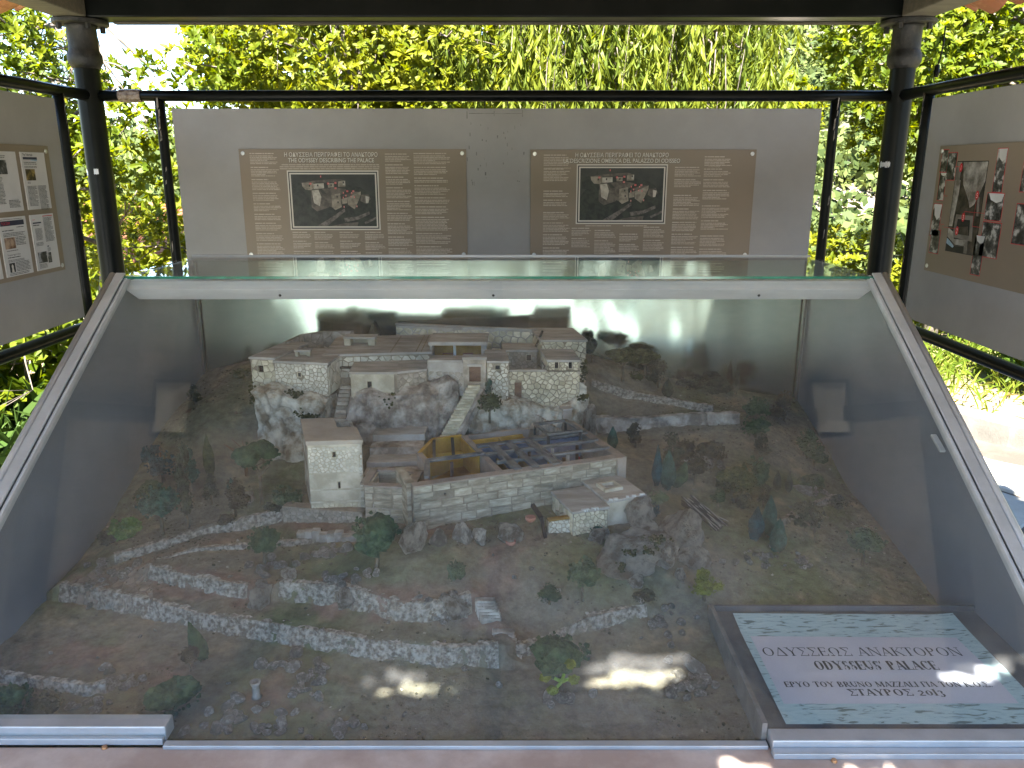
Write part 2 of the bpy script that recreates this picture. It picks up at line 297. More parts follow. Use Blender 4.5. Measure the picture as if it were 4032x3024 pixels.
M['grass_dk'] = leaf_mat('dark_grass_blade', (0.03, 0.06, 0.012), (0.06, 0.10, 0.02), 0.35, 0.5)  # darker green blades for the long grass
tree('broadleaf_tree', 'glossy-leaved tree with twiggy pale branches beyond the newspaper-clipping board', (-3.3, 6.2, -0.02), (-2.9, 5.9, 2.9),
     [(-3.45, 5.7, 2.2, 0.6, 0.8, 0.62), (-2.6, 5.6, 2.2, 0.35, 0.5, 0.22), (-2.45, 5.6, 1.72, 0.45, 0.5, 0.42), (-3.5, 5.6, 1.6, 0.6, 0.6, 0.6), (-2.1, 5.9, 2.3, 0.35, 0.4, 0.3)], 2300, M['leaf_a'], 0.066, 0.0135, 8, 3, r0=0.06, hole=0.08)
tree('broadleaf_tree', 'light green leafy tree with pale crooked branches left of the weeping tree', (-1.6, 6.9, -0.02), (-1.3, 6.8, 3.1),
     [(-1.5, 6.5, 2.5, 1.0, 0.8, 0.8), (-0.7, 6.5, 2.55, 0.7, 0.7, 0.75), (-1.0, 6.6, 1.7, 1.1, 0.7, 0.6)], 3900, M['leaf_b'], 0.066, 0.0135, 8, 5, r0=0.07, hole=0.0)
tree('broadleaf_tree', 'bushy bright green tree behind the bolted post next to the cave-photo board', (3.9, 7.3, -0.02), (3.7, 7.1, 3.3),
     [(3.1, 6.7, 2.5, 0.75, 0.8, 0.8), (4.1, 6.6, 2.6, 0.9, 0.9, 0.9), (3.5, 6.8, 1.85, 0.75, 0.7, 0.42), (5.0, 6.4, 2.3, 1.0, 0.9, 0.9), (2.62, 6.6, 2.65, 0.3, 0.4, 0.4)], 5600, M['leaf_a'], 0.066, 0.0138, 8, 8, r0=0.08)
tree('evergreen_bush', 'yellow-green rounded bush below the red tiled roof', (-3.15, 7.4, -0.02), (-3.1, 7.4, 1.0),
     [(-3.2, 7.2, 0.75, 0.75, 0.6, 0.6), (-2.6, 7.2, 0.55, 0.6, 0.6, 0.5)], 1200, M['leaf_b'], 0.07, 0.014, 8, 12, r0=0.03, cat='bush')
tree('evergreen_bush', 'glossy large-leaved bush outside the newspaper-clipping board', (-2.75, 4.3, -0.02), (-2.7, 4.3, 0.8),
     [(-2.75, 4.3, 0.72, 0.42, 0.4, 0.36), (-2.45, 4.75, 0.62, 0.35, 0.4, 0.35), (-3.2, 4.3, 0.62, 0.4, 0.5, 0.4), (-2.45, 3.3, 0.55, 0.16, 0.3, 0.16)], 420, M['leaf_a'], 0.11, 0.024, 8, 14, r0=0.02, cat='bush', nbr=18)
tree('evergreen_bush', 'clipped light green hedge bush beyond the kerb between the posts', (3.1, 7.6, -0.02), (3.1, 7.6, 0.9),
     [(3.1, 7.4, 0.62, 0.75, 0.5, 0.55), (4.2, 7.5, 0.62, 0.8, 0.5, 0.55), (2.2, 7.6, 0.6, 0.7, 0.5, 0.5)], 1700, M['leaf_b'], 0.07, 0.014, 8, 16, r0=0.03, cat='bush')
tree('oleander_shrub', 'narrow-leaved green shrub in the soil bed beside the grey kerb', (4.05, 5.75, -0.02), (4.05, 5.75, 0.5),
     [(4.05, 5.7, 0.42, 0.42, 0.4, 0.42)], 170, M['leaf_e'], 0.16, 0.014, 9, 18, r0=0.012, cat='shrub', nbr=14)
tree('distant_tree', 'yellow-green tree top standing against the rocky hillside', (5.2, 16, -0.4), (5.2, 16, 3.0),
     [(5.2, 16, 2.55, 0.75, 0.7, 0.85)], 500, M['leaf_b'], 0.16, 0.035, 8, 20, r0=0.06)
tree('background_tree', 'dense green tree standing farther back behind the crooked-branched tree', (-2.0, 10.0, -.3), (-2.0, 10.0, 3.2), [(-2.2, 9.6, 3.0, 1.5, .7, 1.2), (-.4, 9.8, 3.0, 1.5, .7, 1.3), (-1.2, 9.6, 1.6, 2.0, .6, .9)], 4300, M['leaf_b'], .11, .025, 7, 121, r0=.1, hole=-.2)
tree('background_tree', 'dense green tree standing farther back behind the weeping tree', (1.2, 10.6, -.3), (1.2, 10.6, 3.4), [(1.0, 10.3, 3.0, 1.6, .7, 1.4), (2.4, 10.4, 2.7, .7, .6, 1.3), (1.2, 10.3, 1.4, 1.8, .6, .9)], 3900, M['leaf_b'], .11, .025, 7, 122, r0=.1, hole=-.2)
tree('background_tree', 'dense green tree standing farther back beyond the cave-photo board', (6.2, 9.4, -.1), (6.2, 9.4, 3.2), [(5.6, 9.2, 2.9, 1.3, .7, 1.2), (7.2, 9.2, 2.6, 1.2, .7, 1.2), (6.4, 9.0, 1.3, 1.6, .7, .8)], 4300, M['leaf_a'], .11, .025, 7, 123, r0=.1, hole=-.1)
tree('background_bush', 'belt of light green bushes on the valley edge behind the glossy-leaved tree', (-5.0, 9.2, -.6), (-5.0, 9.2, 1.0), [(-6.3, 9.2, .9, 1.3, .6, .95), (-4.6, 9.0, .75, 1.2, .6, .8), (-7.6, 9.4, 1.4, 1.2, .6, 1.4)], 3000, M['leaf_b'], .10, .022, 7, 124, r0=.05, hole=-.1, cat='bush')
# pine: needle tufts
def pine():
    rng = np.random.default_rng(31); b = (-7.4, 11.5, -0.3); t = thing('pine_tree', 'dark olive pine tree with bare grey limbs against the sky', 'tree', b); B = np.array(b)
    ells = [(-6.4, 11.2, 4.1, 1.0, 0.9, 0.45), (-7.4, 11.2, 3.6, 1.1, 0.9, 0.45), (-6.2, 11.2, 3.1, 0.7, 0.8, 0.35), (-7.6, 11.2, 2.7, 1.0, 0.8, 0.4), (-6.9, 11.3, 4.8, 1.3, 0.9, 0.4), (-8.4, 11, 4.2, 1.0, .9, .6)]
    c, a = crown_points(ells, 900, rng, 0.05); P, D, U, Lr, Wr, rd = rosettes(c, a, 26, 0.17, 0.0055, rng, 1.5)
    link_mesh(leaf_mesh('crown', P - B, D, U, Lr, Wr, M['leaf_d'], rd, 0.1, 0.1), 'crown', t)
    mb = MB(); mb.tube([b, (-7.3, 11.5, 2), (-7.0, 11.5, 4), (-6.9, 11.4, 5.2)], [0.2, 0.16, 0.1, 0.04], 8)
    for q in rng.choice(len(c), 30, replace=False):
        e = c[q]; s = np.array((-7.2, 11.5, max(1.5, e[2] - 0.5))); m_ = (s + e) / 2 + rng.normal(size=3) * 0.14; mb.tube([s, m_, e], [0.05, 0.035, 0.012], 5)
    mb.build('trunk', M['bark'], t, smooth=True)
pine()
def weeping():
    rng = np.random.default_rng(41); b = (1.1, 8.2, -0.05); t = thing('weeping_tree', 'weeping tree with long narrow hanging leaves behind the top rail', 'tree', b); B = np.array(b)
    mb = MB(); mb.tube([b, (1.0, 8.1, 1.6), (0.8, 7.9, 3.0), (0.6, 7.7, 4.0)], [0.16, 0.13, 0.1, 0.05], 8); Ps, Ds, Ls, Rs = [], [], [], []
    for k in range(560):
        x = rng.uniform(-0.75, 2.15) if k > 60 else rng.uniform(-1.9, -0.7); y = rng.uniform(6.3, 8.0); z0 = rng.uniform(2.5, 3.9); ln = rng.uniform(0.6, 1.9); zmin = 1.5 + 0.5 * abs(math.sin(x * 2.1))
        sx, sy = rng.normal(size=2) * 0.12; n_ = int(ln / 0.028); u = np.linspace(0, 1, n_); p = np.stack([x + sx * u + 0.03 * np.sin(u * 7 + k), y + sy * u, z0 - ln * u], 1)
        p = p[(p[:, 2] > zmin)]
        if len(p) < 4: continue
        r_ = rng.uniform(0, 0.75); d = np.stack([rng.normal(size=len(p)) * 0.33, rng.normal(size=len(p)) * 0.33, -np.ones(len(p))], 1)
        Ps.append(p); Ds.append(unit(d)); Ls.append(rng.uniform(0.08, 0.17, len(p))); Rs.append(np.clip(r_ + rng.uniform(-0.2, 0.25, len(p)), 0, 1))
        if k % 3 == 0: mb.tube([p[0], p[len(p) // 2], p[-1]], [0.005, 0.0035, 0.002], 4)
        if k % 10 == 0: mb.tube([(0.8, 7.8, 3.2 + rng.uniform(0, 0.6)), ((x + 0.8) / 2, (y + 7.8) / 2, z0 + 0.45), p[0]], [0.04, 0.022, 0.008], 5)
    P = np.concatenate(Ps); D = np.concatenate(Ds); Ln = np.concatenate(Ls); U = unit(rng.normal(size=P.shape) + np.array([0, -0.6, 0.2]))
    link_mesh(leaf_mesh('crown', P - B, D, U, Ln, Ln * 0.085, M['leaf_c'], np.concatenate(Rs), 0.3, 0.5), 'crown', t)
    mb.build('trunk', M['bark'], t, smooth=True)
weeping()
def blades(name, label, cx, cy, rx, ry, n, h, m_, seed, kind='stuff', tall=0.0, wd=0.004):
    rng = np.random.default_rng(seed); x = rng.normal(size=n) * rx + cx; y = rng.normal(size=n) * ry + cy
    k = fbm(np.stack([x * 2.5, y * 2.5, x * 0], 1), 2) > -0.12; x, y = x[k], y[k]; n = len(x)
    P = np.stack([x, y, np.full(n, -0.025)], 1); D = unit(np.stack([rng.normal(size=n) * 0.4, rng.normal(size=n) * 0.4, np.ones(n)], 1)); U = unit(rng.normal(size=(n, 3)) * [1, 1, 0.1])
    o = link_mesh(leaf_mesh(name, P, D, U, rng.uniform(0.4, 1.2, n) * h, rng.uniform(0.7, 1.4, n) * wd, m_, rng.uniform(0, 1, n), 0.2, 0.9), name); return tag(o, label, 'grass', kind=kind)
blades('grass', 'bright green tufts of grass in the sunlit bed behind the kerb', 4.0, 6.9, 0.9, 0.8, 5200, 0.2, M['grass'], 51, wd=0.006)
blades('tall_grass', 'long dark green grass outside the newspaper-clipping board', -2.75, 4.35, 0.35, 0.5, 2600, 0.42, M['grass_dk'], 52, wd=0.007)
blades('dry_grass', 'sparse yellow-green weeds in the dirt beside the case', -2.5, 3.2, 0.25, 0.5, 420, 0.2, M['grass'], 53, wd=0.004)
# far scrub and woods on the hills, which read as one mass
def far_woods():
    rng = np.random.default_rng(61); V, R = [], []
    for k in range(4200):
        left = k % 2 == 0; a = math.radians(rng.uniform(-42, -8) if left else rng.uniform(4, 44)); r = (22 if left else 15) * (230 / 20) ** rng.uniform(0, 1); x, y = r * math.sin(a), r * math.cos(a)
        z = float(ground_z(np.array([x]), np.array([y]))[0]); s = rng.uniform(0.5, 1.2) * (0.9 + r / 90 if left else 0.5 + r / 130); n = 70 if r < 80 else 44
        d = unit(rng.normal(size=(n, 3))) * rng.uniform(0.4, 1, n)[:, None] ** 0.5; c = d * np.array([s, s, s * (1.5 if left else 0.75)]) + np.array([x, y, z + s * 0.55]); q = s * rng.uniform(0.16, 0.34, n)[:, None]
        A = unit(rng.normal(size=(n, 3))); B = unit(np.cross(A, rng.normal(size=(n, 3)))); V.append(np.stack([c - A * q, c + B * q * .6, c + A * q, c - B * q * .6], 1)); R.append(np.clip(rng.uniform(0, 0.7) + rng.uniform(-.15, .3, n), 0, 1))
    V = np.concatenate(V).reshape(-1, 3)
    o = link_mesh(np_mesh('far_woods', V, np.arange(len(V)).reshape(-1, 4), leaf_mat('far_leaf', (0.028, 0.045, 0.011), (0.095, 0.115, 0.028), 0.2, 0.7), False, np.concatenate(R)), 'far_woods')
    tag(o, 'scrub and pine woods covering the far hillsides', 'woods', kind='stuff')
far_woods()
# ================================================================ the tiled house in the valley
def half_pipe(r0, r1, ln, n=6, t=0.012, up=1):
    """barrel tile along +y from 0 to ln, opening down (up=1) or up (-1)"""
    V = []; F = []
    for k, (yy, r) in enumerate(((0, r0), (ln, r1))):
        for q in range(n + 1):
            a = math.pi * q / n; V.append((r * math.cos(a), yy, up * r * math.sin(a) * 0.75)); 
        for q in range(n + 1):
            a = math.pi * q / n; V.append(((r - t) * math.cos(a), yy, up * (r - t) * math.sin(a) * 0.75))
    m_ = n + 1; a0, b0, a1, b1 = 0, m_, 2 * m_, 3 * m_
    for q in range(n):
        F += [(a0 + q, a0 + q + 1, a1 + q + 1, a1 + q), (b0 + q + 1, b0 + q, b1 + q, b1 + q + 1), (a0 + q + 1, a0 + q, b0 + q, b0 + q + 1), (a1 + q, a1 + q + 1, b1 + q + 1, b1 + q)]
    F += [(a0, a1, b1, b0), (a0 + n, b0 + n, b1 + n, a1 + n)]
    return V, F
def house():
    t = thing('tiled_house', 'low house with a red clay tile roof in the valley below', 'house', (-8.3, 16, -4.4))
    mb = MB(); mb.box((-10.6, 14.6, -4.4), (-6.2, 18.4, -0.35)); mb.build('wall', mat('house_plaster', (0.6, 0.55, 0.47), (0.68, 0.63, 0.55), 3, 0.9, 0.2), t)
    mb = MB(); mb.add([(-10.9, 14.2, -0.38), (-5.9, 14.2, -0.38), (-5.9, 16.5, 0.95), (-10.9, 16.5, 0.95), (-10.9, 18.8, -0.38), (-5.9, 18.8, -0.38), (-10.9, 14.2, -0.5), (-5.9, 14.2, -0.5), (-5.9, 18.8, -0.5), (-10.9, 18.8, -0.5)],
        [(0, 1, 2, 3), (3, 2, 5, 4), (6, 9, 8, 7), (0, 6, 7, 1), (1, 7, 8, 5, 2), (5, 8, 9, 4), (4, 9, 6, 0, 3)]); rf = mb.build('roof', M['clay_far'], t)
    V, F = half_pipe(0.105, 0.085, 0.46); me = bpy.data.meshes.new('roof_tile'); me.from_pydata(V, [], F); me.materials.append(M['clay_far']); sl_ = math.atan2(1.33, 2.3)
    for i in range(23):
        for j in range(6):
            o = bpy.data.objects.new('roof_tile', me); COL.objects.link(o); o.parent = rf; u = j * 0.41
            o.location = Vector((-10.8 + i * 0.215, 14.16 + u * math.cos(sl_), -0.38 + u * math.sin(sl_) + 0.02)) - WL[rf.name]; o.rotation_euler = (sl_ + random.uniform(-.015, .015), 0, random.uniform(-.03, .03))
    for x in (-9.6, -7.4):
        w = MB().box((x - 0.4, 14.56, -2.4), (x + 0.4, 14.62, -1.2)).build('window', M['ink_black'], t)
        f = MB(); [f.box(*q) for q in (((x - .46, 14.54, -2.46), (x - .4, 14.64, -1.14)), ((x + .4, 14.54, -2.46), (x + .46, 14.64, -1.14)), ((x - .4, 14.54, -2.46), (x + .4, 14.64, -2.4)), ((x - .4, 14.54, -1.2), (x + .4, 14.64, -1.14)))]
        f.build('frame', M['plank'], w)
house()
# ================================================================ paving and kerb
def clip_poly(poly, a, b, c):                            # keep a*x + b*y <= c
    out = []
    for k in range(len(poly)):
        p, q = poly[k], poly[(k + 1) % len(poly)]; dp = a * p[0] + b * p[1] - c; dq = a * q[0] + b * q[1] - c
        if dp <= 0: out.append(p)
        if (dp < 0 < dq) or (dq < 0 < dp): s = dp / (dp - dq); out.append((p[0] + (q[0] - p[0]) * s, p[1] + (q[1] - p[1]) * s))
    return out
def voronoi(bound, n, rng, gap, aspect=1.0, jitter=0.85, relax=1):
    """convex bound polygon -> list of shrunken stone cells"""
    xs = [p[0] for p in bound]; ys = [p[1] for p in bound]; x0, x1, y0, y1 = min(xs), max(xs), min(ys), max(ys)
    w, h = x1 - x0, y1 - y0; c = math.sqrt(w * h / n); nx = max(1, round(w / (c * aspect))); ny = max(1, round(h / (c / aspect)))
    S = []
    for j in range(-1, ny + 1):
        for i in range(-1, nx + 2):
            S.append((x0 + (i + 0.5 * (j % 2) + 0.25 + rng.uniform(-.5, .5) * jitter) * w / nx, y0 + (j + 0.5 + rng.uniform(-.5, .5) * jitter) * h / ny))
    cells = []; R = 2.6 * max(w / nx, h / ny)
    for k, s in enumerate(S):
        poly = list(bound)
        for q in S:
            if q is s or abs(q[0] - s[0]) > R or abs(q[1] - s[1]) > R: continue
            a, b = q[0] - s[0], q[1] - s[1]; L_ = math.hypot(a, b)
            if L_ < 1e-9: continue
            poly = clip_poly(poly, a, b, (a * (q[0] + s[0]) + b * (q[1] + s[1])) / 2 - gap * L_ / 2)
            if len(poly) < 3: break
        if len(poly) >= 3:
            A = 0.5 * abs(sum(poly[i][0] * poly[(i + 1) % len(poly)][1] - poly[(i + 1) % len(poly)][0] * poly[i][1] for i in range(len(poly))))
            if A > 0.12 * w * h / n: cells.append(poly)
    return cells
path = link_mesh(np_mesh('path', [(1.0, -6, -0.004), (6.5, -6, -0.004), (6.5, 1.8, -0.004), (4.35, 3.3, -0.004), (3.5, 3.95, -0.004), (2.95, 4.5, -0.004), (2.62, 5.0, -0.004), (2.45, 5.7, -0.004), (2.3, 7.0, -0.004), (1.0, 7.0, -0.004)], [list(range(10))], M['mortar']), 'path'); tag(path, kind='structure')
rng0 = np.random.default_rng(71)
for poly in voronoi([(2.12, -2.0), (5.6, -2.0), (3.75, 3.35), (2.72, 4.25), (2.4, 5.0), (2.12, 5.2)], 70, rng0, 0.045, 1.3):
    mb = MB(); c = np.mean(poly, 0); mb.add([(p[0], p[1], -0.003) for p in poly] + [(c[0] + (p[0] - c[0]) * 0.97, c[1] + (p[1] - c[1]) * 0.97, 0.010) for p in poly],
        [tuple(range(len(poly), 2 * len(poly)))] + [(k, (k + 1) % len(poly), (k + 1) % len(poly) + len(poly), k + len(poly)) for k in range(len(poly))])
    mb.build('paving_stone', M['flag'], path, (c[0], c[1], 0))
kp = [Vector(p) for p in ((6.6, 1.75, 0), (5.3, 2.65, 0), (4.35, 3.35, 0), (3.5, 4.0, 0), (2.97, 4.52, 0), (2.66, 5.02, 0), (2.5, 5.7, 0), (2.36, 7.0, 0))]
mb = MB(); pr = [(0.0, -0.03), (0.012, 0.115), (0.03, 0.13), (0.15, 0.13), (0.165, 0.115), (0.165, -0.03)]; n = len(pr); vs = []
kq = []
for i in range(len(kp) - 1):
    for s in range(6): kq.append(kp[i].lerp(kp[i + 1], s / 6))
kq.append(kp[-1])
for i, p in enumerate(kq):
    d = (kq[min(i + 1, len(kq) - 1)] - kq[max(i - 1, 0)]).normalized(); x = Vector((d.y, -d.x, 0))
    for (u, h) in pr: vs.append(p + x * u + Vector((0, 0, h)))
mb.add(vs, [(i * n + k, i * n + k + 1, (i + 1) * n + k + 1, (i + 1) * n + k) for i in range(len(kq) - 1) for k in range(n - 1)])
tag(mb.build('kerb', M['kerb']), kind='structure')
M['plaza'] = mat('pale_paving', (0.53, 0.51, 0.47), (0.64, 0.62, 0.575), 1.2, 0.9, 0.3)
plaza = link_mesh(np_mesh('plaza', [(-6, -9, -0.012), (7, -9, -0.012), (7, 0.2, -0.012), (-6, 0.2, -0.012)], [[0, 1, 2, 3]], M['plaza']), 'plaza'); tag(plaza, kind='structure')
floor = MB().prism([(-2.05, -0.05), (1.95, -0.05), (1.95, 3.95), (-2.05, 3.95)], -0.03, 0.07).build('floor', M['concrete'], bevel=0.01); tag(floor, kind='structure')
# vine added out of view to shade the case front; leaves culled for sun patches
def sun_plane(c, z=0.69):
    s = (z - c[:, 2]) / SUN_D.z; return c[:, 0] + SUN_D.x * s, c[:, 1] + SUN_D.y * s
def gaps(c):
    x, y = sun_plane(c); k = (y > 1.085) | (fbm(c * 9 + 3, 2) > 0.02)
    for (px, py, rx, ry) in ((0.25, 1.29, 0.07, 0.032), (0.175, 1.265, 0.045, 0.018), (-0.18, 1.24, 0.085, 0.022), (-0.075, 1.255, 0.016, 0.01), (0.81, 1.262, 0.06, 0.02), (0.90, 1.31, 0.035, 0.03)):
        k &= ((x - px) / (rx + 0.02)) ** 2 + ((y - py) / (ry + 0.016)) ** 2 > 1
    return k
vn = tree('added_shade_vine', 'unseen leafy vine added along the front eaves to dapple the sun', (-1.95, -0.42, -0.02), (-1.9, -0.42, 2.35),
     [(-1.1, -0.42, 2.30, 0.85, 0.13, 0.27), (0.15, -0.42, 2.30, 0.85, 0.13, 0.27), (1.2, -0.42, 2.30, 0.7, 0.13, 0.27)], 8500, M['leaf_e'], 0.07, 0.023, 6, 77, r0=0.03, keep=gaps, cat='shade helper', nbr=0, hole=-.4)
MB().tube([(-1.9, -0.42, 2.3), (-1, -0.44, 2.42), (0, -0.42, 2.38), (1.0, -0.44, 2.43), (1.8, -0.42, 2.4)], [.018, .016, .013, .01, .005], 7).build('stem', M['bark'], vn, smooth=True)
for q, (x, y, w) in enumerate(((-3.6, -4.6, 1.3), (0.6, -5.6, 1.0), (3.6, -4.9, 1.4), (-1.2, -7.5, 1.5))):
    tree('planter_bush', ('dense green bush across the square on the clipping-board side', 'dense green bush standing alone in the middle of the square', 'dense green bush on the paved path side of the square', 'dense green bush at the far side of the square')[q], (x, y, -0.02), (x, y, 1.3),
         [(x, y, 0.6, w, 0.6, 0.6)], 700, M['leaf_a'], 0.12, 0.03, 7, 90 + q, r0=0.05, cat='bush')
for (q, (x, y, s)) in enumerate(((-9.5, -8, 1.1), (10.0, -9, 1.2), (3.5, -24, 1.4))):
    tree('square_tree', ('round green tree across the square, on the clipping-board side', 'round green tree across the square on the paved path side', 'tallest round green tree across the square')[q], (x, y, -0.02), (x, y, 3.4 * s),
         [(x, y, 3.2 * s, 1.7 * s, 1.6 * s, 1.4 * s)], 900, M['leaf_a'], 0.2, 0.05, 7, 80 + q, r0=0.14, cat='tree', group='trees across the square')
# ================================================================ the pavilion
XL, XR, YB, YF = -1.85, 1.70, 3.70, 0.30
pav = thing('pavilion', 'open black steel pavilion with clay tile hip roof over the display case', 'pavilion', ((XL + XR) / 2, 2.0, 0.0))
def post(x, y):
    mb = MB(); mb.lathe([(0.052, 0.07), (0.052, 2.08)], (x, y, 0), 28); p = mb.build('post', M['black'], pav, smooth=True); p.modifiers.new('e', 'EDGE_SPLIT')
    c = MB().lathe([(0.0535, 2.02), (0.064, 2.035), (0.070, 2.05), (0.070, 2.075), (0.062, 2.09), (0.060, 2.10), (0.060, 2.185), (0.066, 2.196)], (x, y, 0), 28).build('collar', M['rust_black'], p, smooth=True)
    f = MB().lathe([(0.108, 2.196), (0.112, 2.199), (0.112, 2.212), (0.108, 2.215)], (x, y, 0), 32).build('flange', M['rust_black'], p)
    for k in range(4):
        a = math.pi / 4 + k * math.pi / 2; bx, by = x + 0.088 * math.cos(a), y + 0.088 * math.sin(a)
        MB().lathe([(0.012, 2.172), (0.012, 2.196)], (bx, by, 0), 6).build('bolt', M['rust_black'], p)
    MB().lathe([(0.10, 0.068), (0.10, 0.085), (0.056, 0.09)], (x, y, 0), 24).build('base_plate', M['black'], p)
    return p
M['rust_black'] = mat('worn_black_paint', (0.004, 0.004, 0.0038), (0.03, 0.025, 0.021), 22, 0.55, 0.3, c3=(0.012, 0.012, 0.011))
posts = [post(x, y) for (x, y) in ((XL, YB), (XR, YB), (XL, YF), (XR, YF))]
for p, (x, y, z, a0, n_) in ((posts[0], (XL, YB, 1.59, -0.4, 6)), (posts[0], (XL, YB, 1.585, -1.4, 6)), (posts[1], (XR, YB, 1.62, -1.9, 16))):
    mb = MB(); R_ = 0.0528
    for k in range(n_):
        a = a0 - math.pi / 2 + 0.4 + k * 0.06; h = random.uniform(0.008, 0.016); q = [(x + R_ * math.cos(u), y + R_ * math.sin(u), zz) for u, zz in ((a, z - h), (a + 0.062, z - h * 0.9), (a + 0.062, z + h), (a, z + h * 0.8))]
        mb.add(q, [(0, 1, 2, 3)])
    mb.build('torn_sticker', M['paper'], p)
def rail(a, b, r=0.0235):
    a, b = Vector(a), Vector(b); return MB().tube([a.lerp(b, k / 8) for k in range(9)], r, 16).build('rail', M['black'], pav, smooth=True)
for z in (1.91, 0.94):
    for (a, b) in (((XL, YB), (XR, YB)), ((XL, YB), (XL, YF)), ((XR, YB), (XR, YF))): rail((*a, z), (*b, z))
for (x, y) in ((-1.548, YB), (1.422, YB), (XL, 3.44), (XR, 3.44), (XL, 0.56), (XR, 0.56)):
    u = MB().tube([(x, y, 0.94 + k * 0.97 / 6) for k in range(7)], 0.0215, 14).build('upright', M['black'], pav, smooth=True)
    mb = MB(); nx, ny = (0, -1) if y == YB else ((1, 0) if x < 0 else (-1, 0))
    for k in range(9):
        zz = random.uniform(1.1, 1.9) if k > 3 else 1.88 - k * 0.045; w = random.uniform(0.004, 0.010); h = random.uniform(0.01, 0.035); s = random.uniform(-0.25, 0.25)
        c = Vector((x + nx * 0.0216, y + ny * 0.0216, zz)); e = Vector((-ny, nx, 0)); q = [c + e * (s * 0.02 - w / 2) + Vector((0, 0, -h)), c + e * (s * 0.02 + w / 2) + Vector((0, 0, -h * 0.5)), c + e * (s * 0.02 + w * 0.6) + Vector((0, 0, h)), c + e * (s * 0.02 - w * 0.2) + Vector((0, 0, h * 0.7))]
        mb.add([v - Vector((nx, ny, 0)) * 0.0006 * 0 for v in q], [(0, 1, 2, 3)])
    mb.build('paint_chip', M['rust'], u)['kind'] = 'stuff'
tp = MB().tube([(-1.72 + 0.012 * k, YB, 1.91) for k in range(9)], [0.026, 0.0275, 0.0268, 0.028, 0.0272, 0.0283, 0.027, 0.0275, 0.026], 12).build('tape_wrap', mat('old_tape', (0.16, 0.11, 0.08), (0.3, 0.24, 0.19), 50, 0.25, 0.4), pav)
# thin hanging wires between rail and boards
for (x, y) in ((-0.12, YB), (1.17, YB), (-1.2, YB), (XL, 3.1), (XL, 1.2), (XR, 3.1), (XR, 1.2)):
    MB().tube([(x, y, 1.89), (x, y, 1.855)], 0.0022, 6).build('hanger', M['black'], pav); MB().tube([(x, y, 0.99), (x, y, 0.955)], 0.0022, 6).build('hanger', M['black'], pav)
# beams
bb = MB().box((XL - 0.08, YB - 0.075, 2.216), (XR + 0.08, YB + 0.075, 2.50)).build('beam', M['black'], pav, bevel=0.006)
MB().box((XL + 0.12, YB + 0.045, 2.209), (XR - 0.12, YB + 0.078, 2.2155)).build('beam_strip', M['beamwood'], bb)
MB().box((XL - 0.35, YF - 0.075, 2.216), (XR + 0.35, YF + 0.075, 2.50)).build('beam', M['black'], pav, bevel=0.006)
for x in (XL, XR): MB().box((x - 0.07, YF + 0.08, 2.216), (x + 0.07, YB - 0.08, 2.46)).build('beam', M['beamwood'], pav, bevel=0.006)
EX0, EX1, EY0, EY1, EZ = -2.27, 2.12, -0.15, 4.12, 2.27
AP = Vector(((EX0 + EX1) / 2, (EY0 + EY1) / 2, EZ + 0.98)); CORN = [Vector((EX0, EY0, EZ)), Vector((EX1, EY0, EZ)), Vector((EX1, EY1, EZ)), Vector((EX0, EY1, EZ))]
roof = MB().lathe([(0.05, -0.12), (0.09, -0.1), (0.09, 0.06), (0.02, 0.1)], AP, 12).build('roof', M['beamwood'], pav)
for k in range(4):
    a, b = CORN[k], CORN[(k + 1) % 4]; n_ = 16; nv = (b - a).cross(AP - a).normalized()
    for q in range(n_):
        t0, t1 = .085 + .915 * q / n_, .085 + .915 * (q + 0.985) / n_ if q < n_ - 1 else 0.985
        pts = [a.lerp(AP, t0), b.lerp(AP, t0), b.lerp(AP, t1), a.lerp(AP, t1)]
        MB().slab(pts, nv, 0.018).build('ceiling_plank', M['plank'], roof, (pts[0] + pts[2]) / 2)
    MB().bar(a.lerp(AP, 0.24) - Vector((0, 0, 0.05)), AP - Vector((0, 0, 0.05)), 0.07, 0.09).build('hip_beam', M['black'], roof)
    m_ = (a + b) / 2; MB().bar(m_.lerp(AP, 0.2) - Vector((0, 0, 0.045)), AP - Vector((0, 0, 0.06)), 0.06, 0.08).build('rafter', M['black'], roof)
V1, F1 = half_pipe(0.085, 0.068, 0.40); V2, F2 = half_pipe(0.068, 0.085, 0.40, up=-1)
ma = bpy.data.meshes.new('cover_tile'); ma.from_pydata(V1, [], F1); ma.materials.append(M['clay']); mc = bpy.data.meshes.new('channel_tile'); mc.from_pydata(V2, [], F2); mc.materials.append(M['clay'])
rest = MB(); cnt = 0
for k in range(4):
    a, b = CORN[k], CORN[(k + 1) % 4]; e = (b - a).normalized(); ln = (b - a).length; up = ((AP - (a + b) / 2)).normalized(); nv = e.cross(up).normalized(); SL = (AP - (a + b) / 2).length
    R3 = Matrix((e, up, nv)).transposed()
    for j in range(7):
        u = j * 0.335 - 0.05; half = ln / 2 * (1 - max(u, 0) / SL) - 0.02; n_ = int(half / 0.105)
        for i in range(-n_, n_ + 1):
            cov = (i % 2 == 0); p = (a + b) / 2 + e * (i * 0.102) + up * u + nv * (0.078 if cov else 0.085)
            Rz = R3 @ Matrix.Rotation(random.uniform(-0.03, 0.03), 3, 'Z')
            if j == 0:
                o = bpy.data.objects.new('roof_tile', ma if cov else mc); COL.objects.link(o); o.parent = roof; o.matrix_local = Matrix.Translation(p - WL[roof.name]) @ Rz.to_4x4()
            elif cov: rest.add([p + Rz @ Vector(v) for v in V1], F1)
            else: rest.add([p + Rz @ Vector(v) for v in V2], F2)
tag(rest.build('upper_roof_tiles', M['clay'], roof), kind='stuff')
